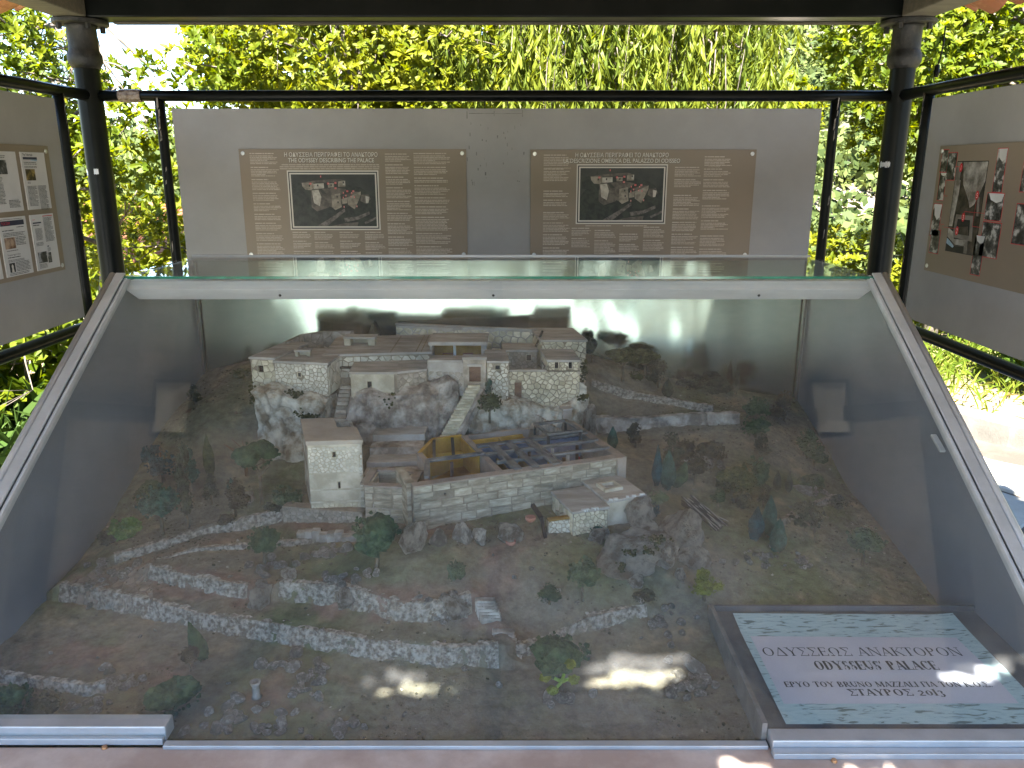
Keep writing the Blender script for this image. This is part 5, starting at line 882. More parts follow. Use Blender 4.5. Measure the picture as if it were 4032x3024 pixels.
# --- square tower
tw = [Vector((*q[:2], 0)) for q in ((-0.49, 1.8, 0.973), (-0.362, 1.813, 0.973), (-0.549, 1.979, 0.973))]; sk = tw[2] - tw[0]; u = (tw[1] - tw[0]).normalized()
t = thing('square_tower', 'tall square cream tower with cobbled top storey and two slit windows', 'model tower', ((tw[0] + tw[1] + sk).x / 2, 1.9, .74)); TL = (tw[1] - tw[0]).length
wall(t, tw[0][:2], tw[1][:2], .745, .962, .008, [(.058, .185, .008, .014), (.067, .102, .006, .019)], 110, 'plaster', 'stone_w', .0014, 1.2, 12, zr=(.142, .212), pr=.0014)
fw = t.children[0]; rg = np.random.default_rng(77)
for poly in voronoi([(.002, .004), (TL - .002, .004), (TL - .002, .066), (.002, .066)], 46, rg, .0016, 1.2):
    if len(poly) >= 3:
        mb = MB(); k = len(poly); cx, cy = np.mean(poly, 0); nin = Vector((-u.y, u.x, 0)); Wf = lambda p, d: tw[0] + u * p[0] + Vector((0, 0, .745 + p[1])) - nin * d
        mb.add([Wf(p, -.0004) for p in poly] + [Wf((cx + (p[0] - cx) * .9, cy + (p[1] - cy) * .9), .0014) for p in poly], [tuple(range(k, 2 * k))] + [(q, (q + 1) % k, (q + 1) % k + k, q + k) for q in range(k)]); mb.build('stone', M['stone_y'], fw, Wf((cx, cy), 0))
wall(t, (tw[0] + sk)[:2], tw[0][:2], .745, .962, .008, (), 0, 'cliff', name='side_wall'); wall(t, tw[1][:2], (tw[1] + sk)[:2], .745, .962, .008, (), 0, 'cliff', name='side_wall'); wall(t, (tw[1] + sk)[:2], (tw[0] + sk)[:2], .745, .962, .008, (), 0, 'cliff', name='back_wall')
nin = Vector((-u.y, u.x, 0)); e = .003
for z, ex in ((.8135, .002), (.845, .0015), (.888, .002)): P = [tw[0] - nin * ex, tw[1] - nin * ex, tw[1] + nin * .002, tw[0] + nin * .002]; MB().prism([p[:2] for p in P], z, z + .0035).build('string_course', M['plaster'], t)
P = [tw[0] - u * e - nin * e, tw[1] + u * e - nin * e, tw[1] + u * e + sk * .55, tw[1] - u * .045 + sk * .55, tw[1] - u * .045 + sk, tw[0] - u * e + sk]
MB().prism([p[:2] for p in P], .9624, .973).build('roof', mat('beige_tower_roof', (0.38, 0.325, 0.265), (0.48, 0.415, 0.345), 10, .9, .3, spec=.1), t, bevel=.0015)
t = thing('tower_foot_wall', 'battered crazy-stone foot wall spreading out below the square tower', 'wall', (-.47, 1.78, .73)); q0, q1 = (-0.565, 1.811, 0.755), (-0.361, 1.774, 0.76)
wall(t, q0[:2], q1[:2], .725, .80, .03, (), 90, 'joint', 'stone_d', .0014, 1.2, 15, zr=(.015, .074))
t = thing('marble_edging', 'row of whitish slabs edging the road below the tower', 'wall', (-.42, 1.73, .77))
for k in range(9): f = k / 9; A = Vector((-0.507, 1.714, 0.765)).lerp(Vector((-0.335, 1.665, 0.775)), f); MB().box((A.x, A.y, .745), (A.x + .0185, A.y + .02, A.z + .010 + .004 * (k % 3))).build('slab', M['rockw'], t, bevel=.0015)
# --- roofless hall of big blocks
O = Vector((-.223, 1.668, 0)); E1 = Vector((.934, .3575, 0)); E2 = Vector((-.3575, .934, 0)); LX, LT, ZB, ZT = .526, .298, .80, .912
pt = lambda s, t_, z=0: (O + E1 * s + E2 * t_ + Vector((0, 0, z)))
hall = thing('roofless_hall', 'long roofless hall of big square-cut blocks with ochre rooms and grey beams', 'model house', pt(.26, .15, ZB))
def hwall(s0, t0, s1, t1, z0, z1, m_, w=.014, name='wall'):
    return MB().bar(pt(s0, t0, (z0 + z1) / 2), pt(s1, t1, (z0 + z1) / 2), w, z1 - z0).build(name, M[m_], hall, bevel=.001)
wall(hall, pt(0, 0)[:2], pt(LX, 0)[:2], ZB - .03, ZT, .018, [(.072, .108, .006, .007), (.19, .086, .006, .005)], 12, 'joint', 'ashlar', .0016, 1, 21, name='block_wall', rows=7, pr=.0016)
hwall(0, .0, LX, .0, ZT + .0004, ZT + .004, 'taupe', .026, 'wall_cap'); hwall(0, .02, 0, .13, ZB, ZT, 'ashlar', .02); hwall(LX, -.01, LX, LT, ZB, ZT + .0035, 'taupe', .024)
hwall(.07, .135, .07, .21, ZB, ZT, 'taupe', .014); hwall(.215, .012, .215, LT, ZB, ZT, 'taupe', .016); hwall(.07, .21, .13, .3, ZB, ZT + .001, 'ochre', .01); hwall(.13, .302, .21, .302, ZB, ZT + .001, 'ochre', .01); hwall(.079, .142, .079, .205, ZB, ZT - .003, 'ochre', .004); hwall(.2045, .14, .2045, .295, ZB, ZT - .003, 'ochre', .004)
hwall(.085, .262, .2, .262, ZB, ZT - .03, 'ochre', .004); hwall(.222, .262, .37, .262, ZB, ZT - .004, 'ochre', .006); hwall(.222, .3, .40, .3, ZB, ZT - .002, 'taupe', .012); hwall(.3, .2, .3, .26, ZB, ZT - .004, 'ochre', .005); hwall(.38, .2, .38, .3, ZB, ZT - .02, 'ochre', .005)
MB().prism([pt(.01, .012)[:2], pt(.215, .012)[:2], pt(.215, .29)[:2], pt(.01, .135)[:2]], .79, .838).build('floor', M['ochre_d'], hall); MB().prism([pt(.222, .012)[:2], pt(LX - .01, .012)[:2], pt(LX - .01, .19)[:2], pt(.222, .19)[:2]], .79, .842).build('floor', M['bluef'], hall)
hwall(.222, .196, LX - .01, .196, ZB, ZT - .006, 'bluef', .006); hwall(.33, .012, .33, .19, ZB, ZT - .03, 'ochre_d', .005); hwall(.27, .012, .27, .19, ZB, ZT - .035, 'ochre_d', .005)
for (s, t_, m_) in ((.13, .13, 'doorw'), (.335, .128, 'doorw'), (.40, .06, 'doorw'), (.45, .06, 'doorw'), (.40, .13, 'chip'), (.47, .13, 'doorw'), (.36, .06, 'ochre'), (.43, .1, 'chip')): MB().lathe([(.0042, .83), (.0042, ZT - .006)], pt(s, t_), 8).build('column', M[m_], hall)
hwall(.115, .05, .145, .05, .838, .875, 'dark', .003, 'inner_door'); hwall(.235, .02, .26, .02, .842, .868, 'ink_red', .003, 'inner_door')
for (s0, t0, s1, t1, w) in ((.07, .135, .215, .135, .014), (.07, .135, .04, .03, .012), (.215, .19, LX, .19, .016), (.215, .125, LX, .125, .012), (.222, .062, LX, .062, .012), (.255, .0, .255, .19, .02), (.30, .0, .30, .195, .018), (.352, .0, .352, .2, .016), (.365, .0, .365, .2, .006)):
    MB().bar(pt(s0, t0, ZT + .0045), pt(s1, t1, ZT + .0045), w, .007).build('beam', M['grey_beam'] if 'grey_beam' in M else M.setdefault('grey_beam', mat('grey_painted_beam', (0.10, 0.095, 0.09), (0.2, 0.185, 0.17), 25, .8, .3)), hall, bevel=.0008)
for (s, t_) in ((.12, .0), (.17, .0)): MB().bar(pt(.09 + (s - .12), .145, ZT - .002), pt(.13 + (s - .12), .29, ZT - .002), .008, .006).build('beam', M['dark'], hall)
for (s, t_) in ((.395, .145), (.485, .145), (.395, .235), (.485, .235)): MB().bar(pt(s, t_, ZT), pt(s, t_, ZT + .026), .007).build('lantern_post', M['dark'], hall)
for (p, q) in (((.39, .145), (.49, .145)), ((.39, .235), (.49, .235)), ((.395, .145), (.395, .235)), ((.485, .145), (.485, .235))): MB().bar(pt(*p, ZT + .0295), pt(*q, ZT + .0295), .011, .006).build('lantern_beam', M['grey_beam'], hall, bevel=.0008)
for k in range(14):
    s = random.uniform(.37, .5); t_ = random.uniform(.02, .17); q = pt(s, t_, .842); o = tag(MB().lathe([(.0035, 0), (.003, .004), (.002, .010), (.0028, .012), (.0025, .016), (.0005, .018)], q, 7).build('tiny_figure', M[random.choice(['chip', 'ink_red', 'doorw', 'bluef'])], None, q, smooth=True), 'tiny painted figure or jar inside the blue-floored hall', 'figurine', 'tiny figures in the blue-floored hall')
# --- entry block
en = thing('entry_court', 'small open court of square-cut blocks between tower and roofless hall', 'model house', (-.30, 1.78, .79)); A = Vector((-.347, 1.742, 0)); B = Vector((-.236, 1.728, 0)); nn = Vector((.08, 1, 0)).normalized() * .1
wall(en, A[:2], B[:2], .77, .884, .016, (), 3, 'joint', 'ashlar', .002, 1, 23, name='block_wall', rows=6); wall(en, B[:2], (B + nn)[:2], .77, .884, .016, (), 0, 'ashlar', name='side_wall'); wall(en, (A + nn)[:2], A[:2], .77, .884, .014, (), 0, 'ashlar', name='side_wall'); wall(en, (B + nn)[:2], (A + nn)[:2], .77, .884, .014, (), 0, 'ashlar', name='back_wall')
for p, q in ((A, B), (B, B + nn), (A, A + nn), (A + nn, B + nn)): MB().bar((p.x, p.y, .8862), (q.x, q.y, .8862), .020, .004).build('coping', M['taupe'], en)
MB().prism([A[:2], B[:2], (B + nn)[:2], (A + nn)[:2]], .77, .838).build('floor', M['roofm'], en)
en2 = thing('stepped_terraces', 'brown stepped terraces between the tower and the cracked cliff', 'stairs', (-.33, 1.98, .8))
for k, (y, z) in enumerate(((1.87, .858), (1.925, .872), (1.98, .892), (2.03, .91))): MB().prism([(-.375, y), (-.235, y + .01), (-.235, y + .08), (-.375, y + .075)], .78, z).build('terrace_step', M['roofm'] if k % 2 else M['cliff_p'], en2, bevel=.002)
# --- stone hut with vented roof, in front of the hall
k0, k1 = (0.137, 1.649, 0.86), (0.218, 1.677, 0.86)
house('stone_hut', 'low stone hut with a ribbed brown roof against the block-built hall', k0[:2], k1[:2], .12, .76, .853, (), 70, 'stone_y', 16, back=(-.04, .115), seed=14, gap=.0013, roof_m='roofm')
r0, r1 = (0.22, 1.693, 0.868), (0.31, 1.73, 0.868)
t, r = house('vented_hut', 'hut with chipped cream roof edge and a square smoke vent', r0[:2], r1[:2], .12, .79, .86, (), 0, 'stone_y', 0, back=(-.045, .118), seed=15, wm='plaster')
u = (Vector(r1) - Vector(r0)).normalized(); n_ = Vector((-u.y, u.x, 0)); c = Vector((.232, 1.765, 0))
for a_, b_ in (((-.024, -.018), (.024, -.018)), ((-.024, .018), (.024, .018)), ((-.02, -.014), (-.02, .014)), ((.02, -.014), (.02, .014))): MB().bar(c + u * a_[0] + n_ * a_[1] + Vector((0, 0, .8715)), c + u * b_[0] + n_ * b_[1] + Vector((0, 0, .8715)), .008, .008).build('vent_curb', M['plaster'], r)
for k in range(16):
    f = random.random(); side = k % 2; p = (Vector(r0) if side else Vector(k0)).lerp(Vector(r1) if side else Vector(k1), f); mbc = MB().box((p.x - .004, p.y - .003, p.z - .004), (p.x + random.uniform(.002, .006), p.y + .002, p.z + .0015)); mbc.build('chip', M['chip'], r)
t = thing('hut_yard_wall', 'pale crazy-stone yard wall projecting from the stone hut', 'wall', (.11, 1.655, .77)); q0, q1 = (0.081, 1.647, 0.835), (0.141, 1.667, 0.835); wall(t, q0[:2], q1[:2], .755, .835, .012, (), 44, 'joint', 'stone_w', .0013, seed=16); MB().bar((q0[0], q0[1] + .006, .8372), (q1[0], q1[1] + .006, .8372), .014, .004).build('coping', M['ochre_d'], t)
po = thing('leaning_post', 'dark timber post with slanted top bar before the stone hut', 'post', (0.078, 1.616, 0.79)); MB().bar((0.078, 1.616, 0.788), (0.067, 1.665, 0.835), .007).build('shaft', M['dark'], po); MB().bar((0.067, 1.665, 0.835), (0.047, 1.7, 0.853), .008).build('top_bar', M['dark'], po)
for lab, q in (('shallow terracotta dish resting on the mottled boulder', (0.041, 1.626, 0.845)), ('terracotta bowl standing on the path before the stone hut', (-0.003, 1.601, 0.8))): o = MB().lathe([(.006, 0), (.0115, .006), (.012, .012), (.009, .012), (.007, .006)], q, 16).build('clay_bowl', mat('terracotta', (0.3, 0.13, 0.09), (0.4, 0.2, 0.14), 30, .8), None, q, smooth=True); tag(o, lab, 'bowl')
# --- garden steps, well
gs = thing('garden_steps', 'crooked little stair joining the red road and the lower garden', 'stairs', (-0.005, 1.354, 0.685))
for k in range(9): A = Vector((-0.002, 1.347, 0.686)).lerp(Vector((-0.018, 1.376, 0.724)), k / 8); MB().box((A.x - .021, A.y - .004, A.z - .02), (A.x + .021, A.y + .012, A.z + .004)).build('step', M['rockw'], gs, bevel=.0012)
for k in range(7): A = Vector((-0.041, 1.408, 0.735)).lerp(Vector((-0.054, 1.423, 0.765)), k / 6); MB().box((A.x - .02, A.y - .004, A.z - .02), (A.x + .02, A.y + .012, A.z + .004)).build('step', M['rockw'], gs, bevel=.0012)
q = (-0.459, 1.236, 0.684); o = MB().lathe([(.010, 0), (.007, .004), (.006, .02), (.009, .028), (.010, .032), (.007, .032), (.006, .02)], q, 14).build('stone_basin', M['rockm'], None, q, smooth=True); tag(o, 'little stone pedestal basin inside the well ring', 'basin')
sp = thing('stick_pile', 'pile of brown sticks leaning beside the jagged outcrop', 'sticks', (0.443, 1.732, 0.78))
for k in range(34): A = Vector((0.408, 1.787, 0.815)).lerp(Vector((0.448, 1.813, 0.81)), random.random()); B = Vector((0.478, 1.718, 0.775)).lerp(Vector((0.521, 1.755, 0.775)), random.random()); MB().tube([A + Vector((0, 0, random.uniform(0, .022))), (A + B) / 2 + Vector((0, 0, random.uniform(0, .015))), B + Vector((0, 0, random.uniform(0, .012)))], [.0017, .0014, .001], 5).build('stick', M['dark'] if k % 3 else M['rockm'], sp)
rng0 = np.random.default_rng(5)
pv = thing('road_paving', 'cracked brown flagstones on the bend of the model road', 'paving', (-0.877, 1.587, 0.715))
for poly in voronoi([(-0.997, 1.577, 0.7)[:2], (-0.76, 1.507, 0.716)[:2], (-0.807, 1.616, 0.722)[:2], (-0.928, 1.651, 0.724)[:2]], 80, rng0, .002, 1.3):
    cx, cy = np.mean(poly, 0); k = len(poly); zz = terr([p[0] for p in poly], [p[1] for p in poly]); MB().add([(p[0], p[1], zz[q] - .003) for q, p in enumerate(poly)] + [(cx + (p[0] - cx) * .92, cy + (p[1] - cy) * .92, zz[q] + .0022) for q, p in enumerate(poly)], [tuple(range(k, 2 * k))] + [(q, (q + 1) % k, (q + 1) % k + k, q + k) for q in range(k)]).build('flagstone', M['flag_m'] if 'flag_m' in M else M.setdefault('flag_m', mat('model_flagstone', (0.17, 0.13, 0.10), (0.27, 0.215, 0.17), 30, .9, .5, rvar=.2)), pv, (cx, cy, zz.mean()))
# ================================================================ the model: its trees
def crumple(rng, sx, sy, sz, base=I3, amp=.45, fr=2.4):
    v = base[0].copy(); s = rng.uniform(0, 50); v = v * (1 + amp * fbm(v * fr + s, 4) + .18 * amp * rng.normal(size=(len(v), 1))[:, 0])[:, None]; return v * np.array([sx, sy, sz]), base[1]
def fol(name, a, b, rough=1.0): return mat(name, a, b, 55, rough, 1.0, c3=tuple((p + q) / 2 for p, q in zip(a, b)), bscale=160, spec=0.08, bdist=0.006)
FM = dict(teal=fol('teal_foam', (.018, .048, .038), (.05, .115, .088)), green=fol('green_foam', (.025, .048, .026), (.075, .115, .06)), dark=fol('dark_foam', (.022, .027, .018), (.075, .082, .055)), olive=fol('olive_foam', (.035, .04, .015), (.095, .105, .045)), brown=fol('brown_foam', (.035, .028, .018), (.095, .078, .05)), bright=fol('bright_green_foam', (.035, .10, .02), (.11, .22, .06)), blue=fol('bluish_foam', (.01, .035, .042), (.03, .09, .10)), yell=fol('yellowish_foam', (.08, .10, .015), (.2, .22, .04)), mint=fol('pale_green_foam', (.12, .15, .08), (.3, .34, .22)))
M['twig'] = mat('model_twig', (.07, .055, .035), (.15, .12, .08), 40, .9); M['twig_r'] = mat('red_brown_twig', (.12, .06, .03), (.22, .12, .06), 40, .9); M['twig_g'] = mat('grey_green_twig', (.06, .08, .06), (.12, .15, .11), 40, .9)
def clump(th, c, s, m_, rng, n=1, name='crown', spread=.55, amp=.45):
    V, F, k = [], [], 0
    for q in range(n):
        f = 1 if n == 1 else rng.uniform(.45, .75); d = np.zeros(3) if n == 1 else unit(rng.normal(size=(1, 3)))[0] * np.array(s) * spread
        v, fc = crumple(rng, s[0] * f, s[1] * f, s[2] * f, I3, amp); V.append(v + np.array(c) + d); F.append(fc + k); k += len(v)
    V = np.concatenate(V); rr_ = rng.normal(size=(90 * max(1, n // 2), 3)); 
    bv, bf = I2                                            # loose crumbs break the outline
    for q in unit(rr_)[:70]:
        v = bv * rng.uniform(.06, .16) * min(s) * (1 + .3 * rng.normal(size=(len(bv), 1))) + np.array(c) + q * np.array(s) * rng.uniform(.75, 1.12); F.append(bf + k); k += len(bv); V = np.concatenate([V, v])
    w = np.array(WL[th.name]); return link_mesh(np_mesh(name, V - w, np.concatenate(F), FM[m_]), name, th)
def mtree(kind, label, x, y, h, w, m_='green', seed=0, lean=0.0, tw='twig', group=None, name=None, z=None):
    w *= 1.2; h *= 1.08
    rng = np.random.default_rng(900 + seed); zb = (tz(x, y) if z is None else z) - .002
    t = thing(name or {'ball': 'model_tree', 'cyp': 'model_cypress', 'umb': 'model_pine', 'bush': 'model_bush', 'bare': 'model_bare_tree', 'scruff': 'model_tree'}[kind], label, 'model tree' if kind != 'bush' else 'model bush', (x, y, zb), group)
    tip = np.array([x + lean * h, y, zb + h]); b = np.array([x, y, zb])
    if kind == 'cyp':
        v, f = crumple(rng, w / 2, w / 2, h / 2, I4, .22, 3.0); u_ = (v[:, 2] / (h / 2) + 1) / 2; k = np.clip(1.25 - .95 * np.clip(u_, 0, 1) ** 1.6, .2, 1.1); v[:, 0] = v[:, 0] * k + lean * h * u_; v[:, 1] *= k
        link_mesh(np_mesh('crown', v + np.array([0, 0, h * .55]), f, FM[m_]), 'crown', t); MB().tube([b, b + [0, 0, h * .15]], w * .09, 6).build('trunk', M[tw], t)
    elif kind == 'bush': clump(t, (x, y, zb + h * .45), (w / 2, w / 2.3, h / 2), m_, rng, 3)
    elif kind == 'ball':
        clump(t, tip - [0, 0, h * .25], (w / 2, w / 2.2, h * .3), m_, rng, 4, spread=.5); mb = MB(); fk = b + (tip - b) * .42; mb.tube([b, (b + fk) / 2 + rng.normal(size=3) * .002, fk], [w * .05, w * .045, w * .04], 6)
        for q in range(3): mb.tube([fk, tip - [0, 0, h * .3] + np.array([rng.uniform(-1, 1) * w * .3, rng.uniform(-1, 1) * w * .2, 0])], [w * .035, w * .015], 5)
        mb.build('trunk', M[tw], t, smooth=True)
    elif kind == 'umb':
        clump(t, tip - [0, 0, h * .16], (w / 2, w / 2.4, h * .2), m_, rng, 5, spread=.6, amp=.3); mb = MB(); fk = b + (tip - b) * .5
        mb.tube([b, (b + fk) / 2 + rng.normal(size=3) * .003, fk], [w * .05, w * .045, w * .04], 7)
        for q in range(5): mb.tube([fk, fk * .5 + tip * .5 + np.array([rng.uniform(-1, 1) * w * .3, 0, -h * .08]), tip - [0, 0, h * .2] + np.array([rng.uniform(-1, 1) * w * .4, rng.uniform(-1, 1) * w * .2, 0])], [w * .03, w * .02, w * .01], 5)
        mb.build('trunk', M[tw], t, smooth=True)
    elif kind == 'scruff':
        for q in range(3): clump(t, b + (tip - b) * (.42 + .24 * q) + rng.normal(size=3) * w * .08, (w * (.5 - .1 * q), w * .4, h * .2), m_, rng, 2, amp=.6)
        MB().tube([b, b + (tip - b) * .5 + rng.normal(size=3) * .003, tip], [w * .06, w * .05, w * .02], 6).build('trunk', M[tw], t, smooth=True)
    elif kind == 'bare':
        mb = MB(); mb.tube([b, b + (tip - b) * .4, b + (tip - b) * .55], [w * .07, w * .06, w * .05], 7); s = b + (tip - b) * .5
        for q in range(9): e = s + np.array([rng.uniform(-1, .5) * w * .7, rng.uniform(-.4, .4) * w, rng.uniform(.1, .55) * h]); mb.tube([s, (s + e) / 2 + rng.normal(size=3) * .004, e], [w * .035, w * .022, w * .008], 5)
        mb.build('trunk', M[tw], t, smooth=True)
    return t
TS = [
 ('scruff', 'dark teal shaggy tree against the side panel nearest the clippings', (-0.935, 1.996, 0.83), .095, .065, 'blue'), ('scruff', 'dark scruffy tree beside the bare pole-like trunk', (-0.84, 1.94, 0.8), .10, .042, 'teal'), ('scruff', 'tall thin scruffy cypress at the edge of the ramp road', (-0.789, 1.785, 0.755), .19, .034, 'dark'), ('ball', 'round teal-headed tree with forked grey trunk by the ramp road', (-0.841, 1.759, 0.755), .11, .085, 'teal'), ('bush', 'dark green ball bush behind the teal-headed forked tree', (-0.93, 1.903, 0.79), .06, .065, 'green'), ('bush', 'bright green bush at the side panel above the road bend', (-0.949, 1.78, 0.745), .05, .055, 'bright'), ('bush', 'blackish bush tucked behind the bright green bush', (-0.973, 1.77, 0.74), .035, .05, 'dark'),
 ('umb', 'flat-headed green pine standing before the cream cliff', (-0.636, 1.879, 0.79), .145, .085, 'green'), ('bare', 'leafless red-brown branching tree at the foot of the cream cliff', (-0.713, 2.004, 0.86), .09, .06, 'brown'), ('cyp', 'mottled olive cypress before the brown earth bank', (-0.801, 1.978, 0.85), .105, .024, 'olive'), ('scruff', 'broken grey-green column tree below the olive cypress', (-0.771, 1.894, 0.8), .07, .032, 'dark'), ('cyp', 'small teal cypress on the wooded slope', (-0.729, 1.928, 0.805), .04, .02, 'teal'), ('scruff', 'brown scruffy tree on the bank near the cream rock', (-0.685, 1.822, 0.765), .085, .045, 'brown'), ('bush', 'dark bush at the tower side of the slope', (-0.564, 1.858, 0.79), .055, .06, 'green'), ('bush', 'small dark bush below the flat-headed pine', (-0.597, 1.841, 0.785), .03, .04, 'dark'),
 ('bush', 'dry grey shrub beside the ramp road', (-0.697, 1.79, 0.765), .022, .035, 'brown'), ('bush', 'olive shrub on the slope behind the cream corner house', (-0.85, 2.42, 0.991), .03, .05, 'olive'), ('scruff', 'charred dark sapling by the far end of the side panel', (-0.97, 2.33, 0.897), .055, .03, 'dark'),
 ('ball', 'stubby green tree with two side branches on the road edge', (-0.547, 1.601, 0.775), .085, .055, 'green'), ('ball', 'bushy dark green tree at the foot of the tower', (-0.287, 1.523, 0.81), .115, .085, 'green'), ('bush', 'small green bush on the red path', (-0.116, 1.485, 0.795), .048, .032, 'green'), ('ball', 'dark round tree with a bent green trunk below the mossy outcrop', (0.145, 1.469, 0.765), .085, .05, 'green'), ('scruff', 'sparse low green plant on the lawn by the steps', (0.076, 1.455, 0.755), .035, .04, 'green'), ('ball', 'sunlit tree with lime-green branches near the front glass', (0.09, 1.264, 0.686), .10, .085, 'green'), ('scruff', 'blackish palm-like plant under the pointed stone', (0.273, 1.485, 0.72), .03, .04, 'dark'),
 ('cyp', 'leaning dark green cypress below the long white wall', (-0.596, 1.348, 0.684), .075, .026, 'green'), ('ball', 'small brown ball-headed tree beside the leaning cypress', (-0.608, 1.314, 0.684), .045, .03, 'brown'), ('bush', 'blue-green bush behind the glazing bar', (-0.594, 1.21, 0.684), .05, .07, 'green'), ('bush', 'dark bush in the corner of the case by the glazing bar', (-0.885, 1.204, 0.684), .05, .07, 'green'), ('bush', 'leafy dark bush beside the garden plot wall', (-0.835, 1.21, 0.684), .035, .06, 'dark'),
 ('ball', 'slender tree with a small dark head beside the tallest house', (0.258, 2.53, 1.018), .075, .032, 'dark'), ('umb', 'large umbrella pine with arching limbs on the upper terrace', (0.354, 2.47, 0.979), .10, .085, 'olive'), ('umb', 'second umbrella pine touching the large one', (0.435, 2.54, 0.961), .085, .075, 'olive'), ('bush', 'low olive bush under the umbrella pines', (0.407, 2.52, 0.958), .03, .04, 'olive'), ('scruff', 'dark shaggy tree in front of the mirror sheet', (0.476, 2.5, 0.925), .085, .05, 'dark'), ('cyp', 'grey-green cypress before the dark shaggy tree', (0.495, 2.44, 0.923), .055, .03, 'dark'), ('bush', 'dark brown shrub mass by the mirror sheet', (0.59, 2.55, 0.914), .04, .08, 'dark'), ('bush', 'dark ragged shrub beside the slim black cypress', (0.679, 2.56, 0.876), .045, .08, 'dark'), ('cyp', 'slim black cypress against the mirror sheet', (0.747, 2.56, 0.857), .09, .016, 'dark'),
 ('scruff', 'leafy dark green tree at the end of the white-topped wall', (0.715, 2.22, 0.852), .11, .075, 'green'), ('scruff', 'dry twiggy tree standing in the far corner of the case', (0.858, 2.4, 0.83), .085, .055, 'brown'), ('scruff', 'windswept green tree against the side panel nearest the cave photos', (0.865, 2.2, 0.816), .075, .055, 'green'), ('cyp', 'dark cypress at the far side of the roofless hall', (0.277, 2.08, 0.855), .06, .024, 'teal'), ('scruff', 'thin twiggy sapling before the grey-green terrace wall', (0.347, 2.12, 0.841), .065, .035, 'brown'), ('cyp', 'slim bluish cypress on a pale stem', (0.371, 1.907, 0.82), .10, .02, 'blue'), ('scruff', 'dark teal mass of foliage behind the slim bluish cypress', (0.423, 1.983, 0.835), .085, .05, 'dark'), ('cyp', 'bright teal cypress with a pointed white tip', (0.399, 1.907, 0.82), .095, .034, 'teal'), ('cyp', 'tilted blue-green cypress leaning on the bright teal one', (0.426, 1.923, 0.82), .065, .03, 'green'),
 ('bush', 'brown bush row on the terrace slope', (0.479, 2.083, 0.865), .045, .06, 'brown'), ('bush', 'brown bush beside the end of the grey-green terrace wall', (0.557, 2.088, 0.87), .05, .065, 'brown'), ('ball', 'brownish small tree beside the teal cypresses', (0.478, 1.948, 0.81), .07, .055, 'brown'), ('bush', 'big round olive bush on the open slope', (0.583, 1.937, 0.795), .07, .075, 'olive'), ('bush', 'shaggy green bush right behind the olive bush', (0.651, 1.989, 0.8), .075, .06, 'green'), ('bush', 'dark ball bush in front of the olive bush', (0.584, 1.879, 0.785), .035, .04, 'dark'), ('scruff', 'small spiky tree on the open slope', (0.52, 1.858, 0.79), .045, .03, 'green'), ('scruff', 'dark pointed tree above the shaggy green bush', (0.703, 2.112, 0.82), .07, .035, 'dark'), ('cyp', 'tiny dark cypress between the shaggy green bush and the flat slab', (0.709, 1.985, 0.795), .05, .018, 'dark'), ('cyp', 'tiny dark cypress standing closest to the long flat slab', (0.739, 1.981, 0.79), .055, .016, 'dark'), ('bush', 'low green shrub by the side panel', (0.824, 2.043, 0.785), .035, .055, 'green'), ('scruff', 'twisted dark tree above the low green shrub', (0.875, 2.167, 0.8), .06, .05, 'green'),
 ('cyp', 'deep blue cypress of the trio, standing by the stick pile', (0.579, 1.735, 0.757), .078, .03, 'blue'), ('cyp', 'tallest dark teal cypress in the middle of the trio', (0.617, 1.758, 0.758), .095, .03, 'teal'), ('cyp', 'lighter teal cypress in front of the trio', (0.622, 1.701, 0.745), .078, .03, 'teal'), ('ball', 'leaning dark green tree beside the teal trio', (0.738, 1.76, 0.73), .095, .065, 'dark'), ('scruff', 'small dark tree behind the teal trio', (0.643, 1.884, 0.775), .05, .035, 'dark'), ('bush', 'dark bush on the low pale wall', (0.866, 1.962, 0.745), .035, .04, 'dark'), ('ball', 'branching green tree beside the side panel nearest the cave photos', (0.823, 1.696, 0.7), .085, .07, 'green'), ('bush', 'pale green flowering bush above the stick pile', (0.354, 1.83, 0.815), .03, .048, 'mint'), ('scruff', 'yellow-green tuft tree below the turquoise-smeared rock', (0.408, 1.512, 0.722), .06, .05, 'yell'), ('bush', 'small teal bush behind the white basin of the hut', (0.192, 1.662, 0.79), .02, .022, 'teal'), ('bush', 'bluish bush wedged beside the vented hut', (0.338, 1.753, 0.8), .035, .025, 'blue'),
 ('ball', 'olive tree with dark hanging trunk below the white turret', (-0.061, 2.075, 0.941), .075, .055, 'olive'), ('scruff', 'thin dark climbing plant on the white turret', (-0.065, 2.145, 0.994), .05, .018, 'teal'), ('cyp', 'black cypress standing against the mirror behind the great roof', (-0.456, 2.585, 1.073), .075, .03, 'dark')]
for k, (kind, lab, q, h, w, m_) in enumerate(TS):
    mtree(kind, lab, q[0], min(q[1], 2.575), h, w, m_, k, lean=(-.25 if 'leaning dark green cypress' in lab else .3 if 'tilted' in lab else -.3 if 'leaning dark green tree' in lab else 0), tw='twig_r' if kind == 'bare' else 'twig', z=1.03 if 'behind the great roof' in lab else (q[2] - .01 if 'turret' in lab else None))
M['lime'] = mat('lime_twig', (.2, .36, .04), (.34, .5, .09), 30, .8)
lt = [o for o in COL.objects if o.get('label', '').startswith('sunlit tree with lime')][0]; lo = WL[lt.name]; rg = np.random.default_rng(8)
for dx, dy, dz in ((-.03, -.02, .055), (.012, -.025, .085), (-.018, -.03, .035), (.02, -.02, .05)):
    MB().tube([lo + Vector((0, -.012, .03)), lo + Vector((dx * .6, dy * .9, dz * .8)), lo + Vector((dx, dy - .012, dz))], [.0035, .003, .002], 6).build('branch', M['lime'], lt, smooth=True); clump(lt, lo + Vector((dx, dy - .014, dz)), (.010, .008, .008), 'yell', rg, 1, 'leaf_tuft')
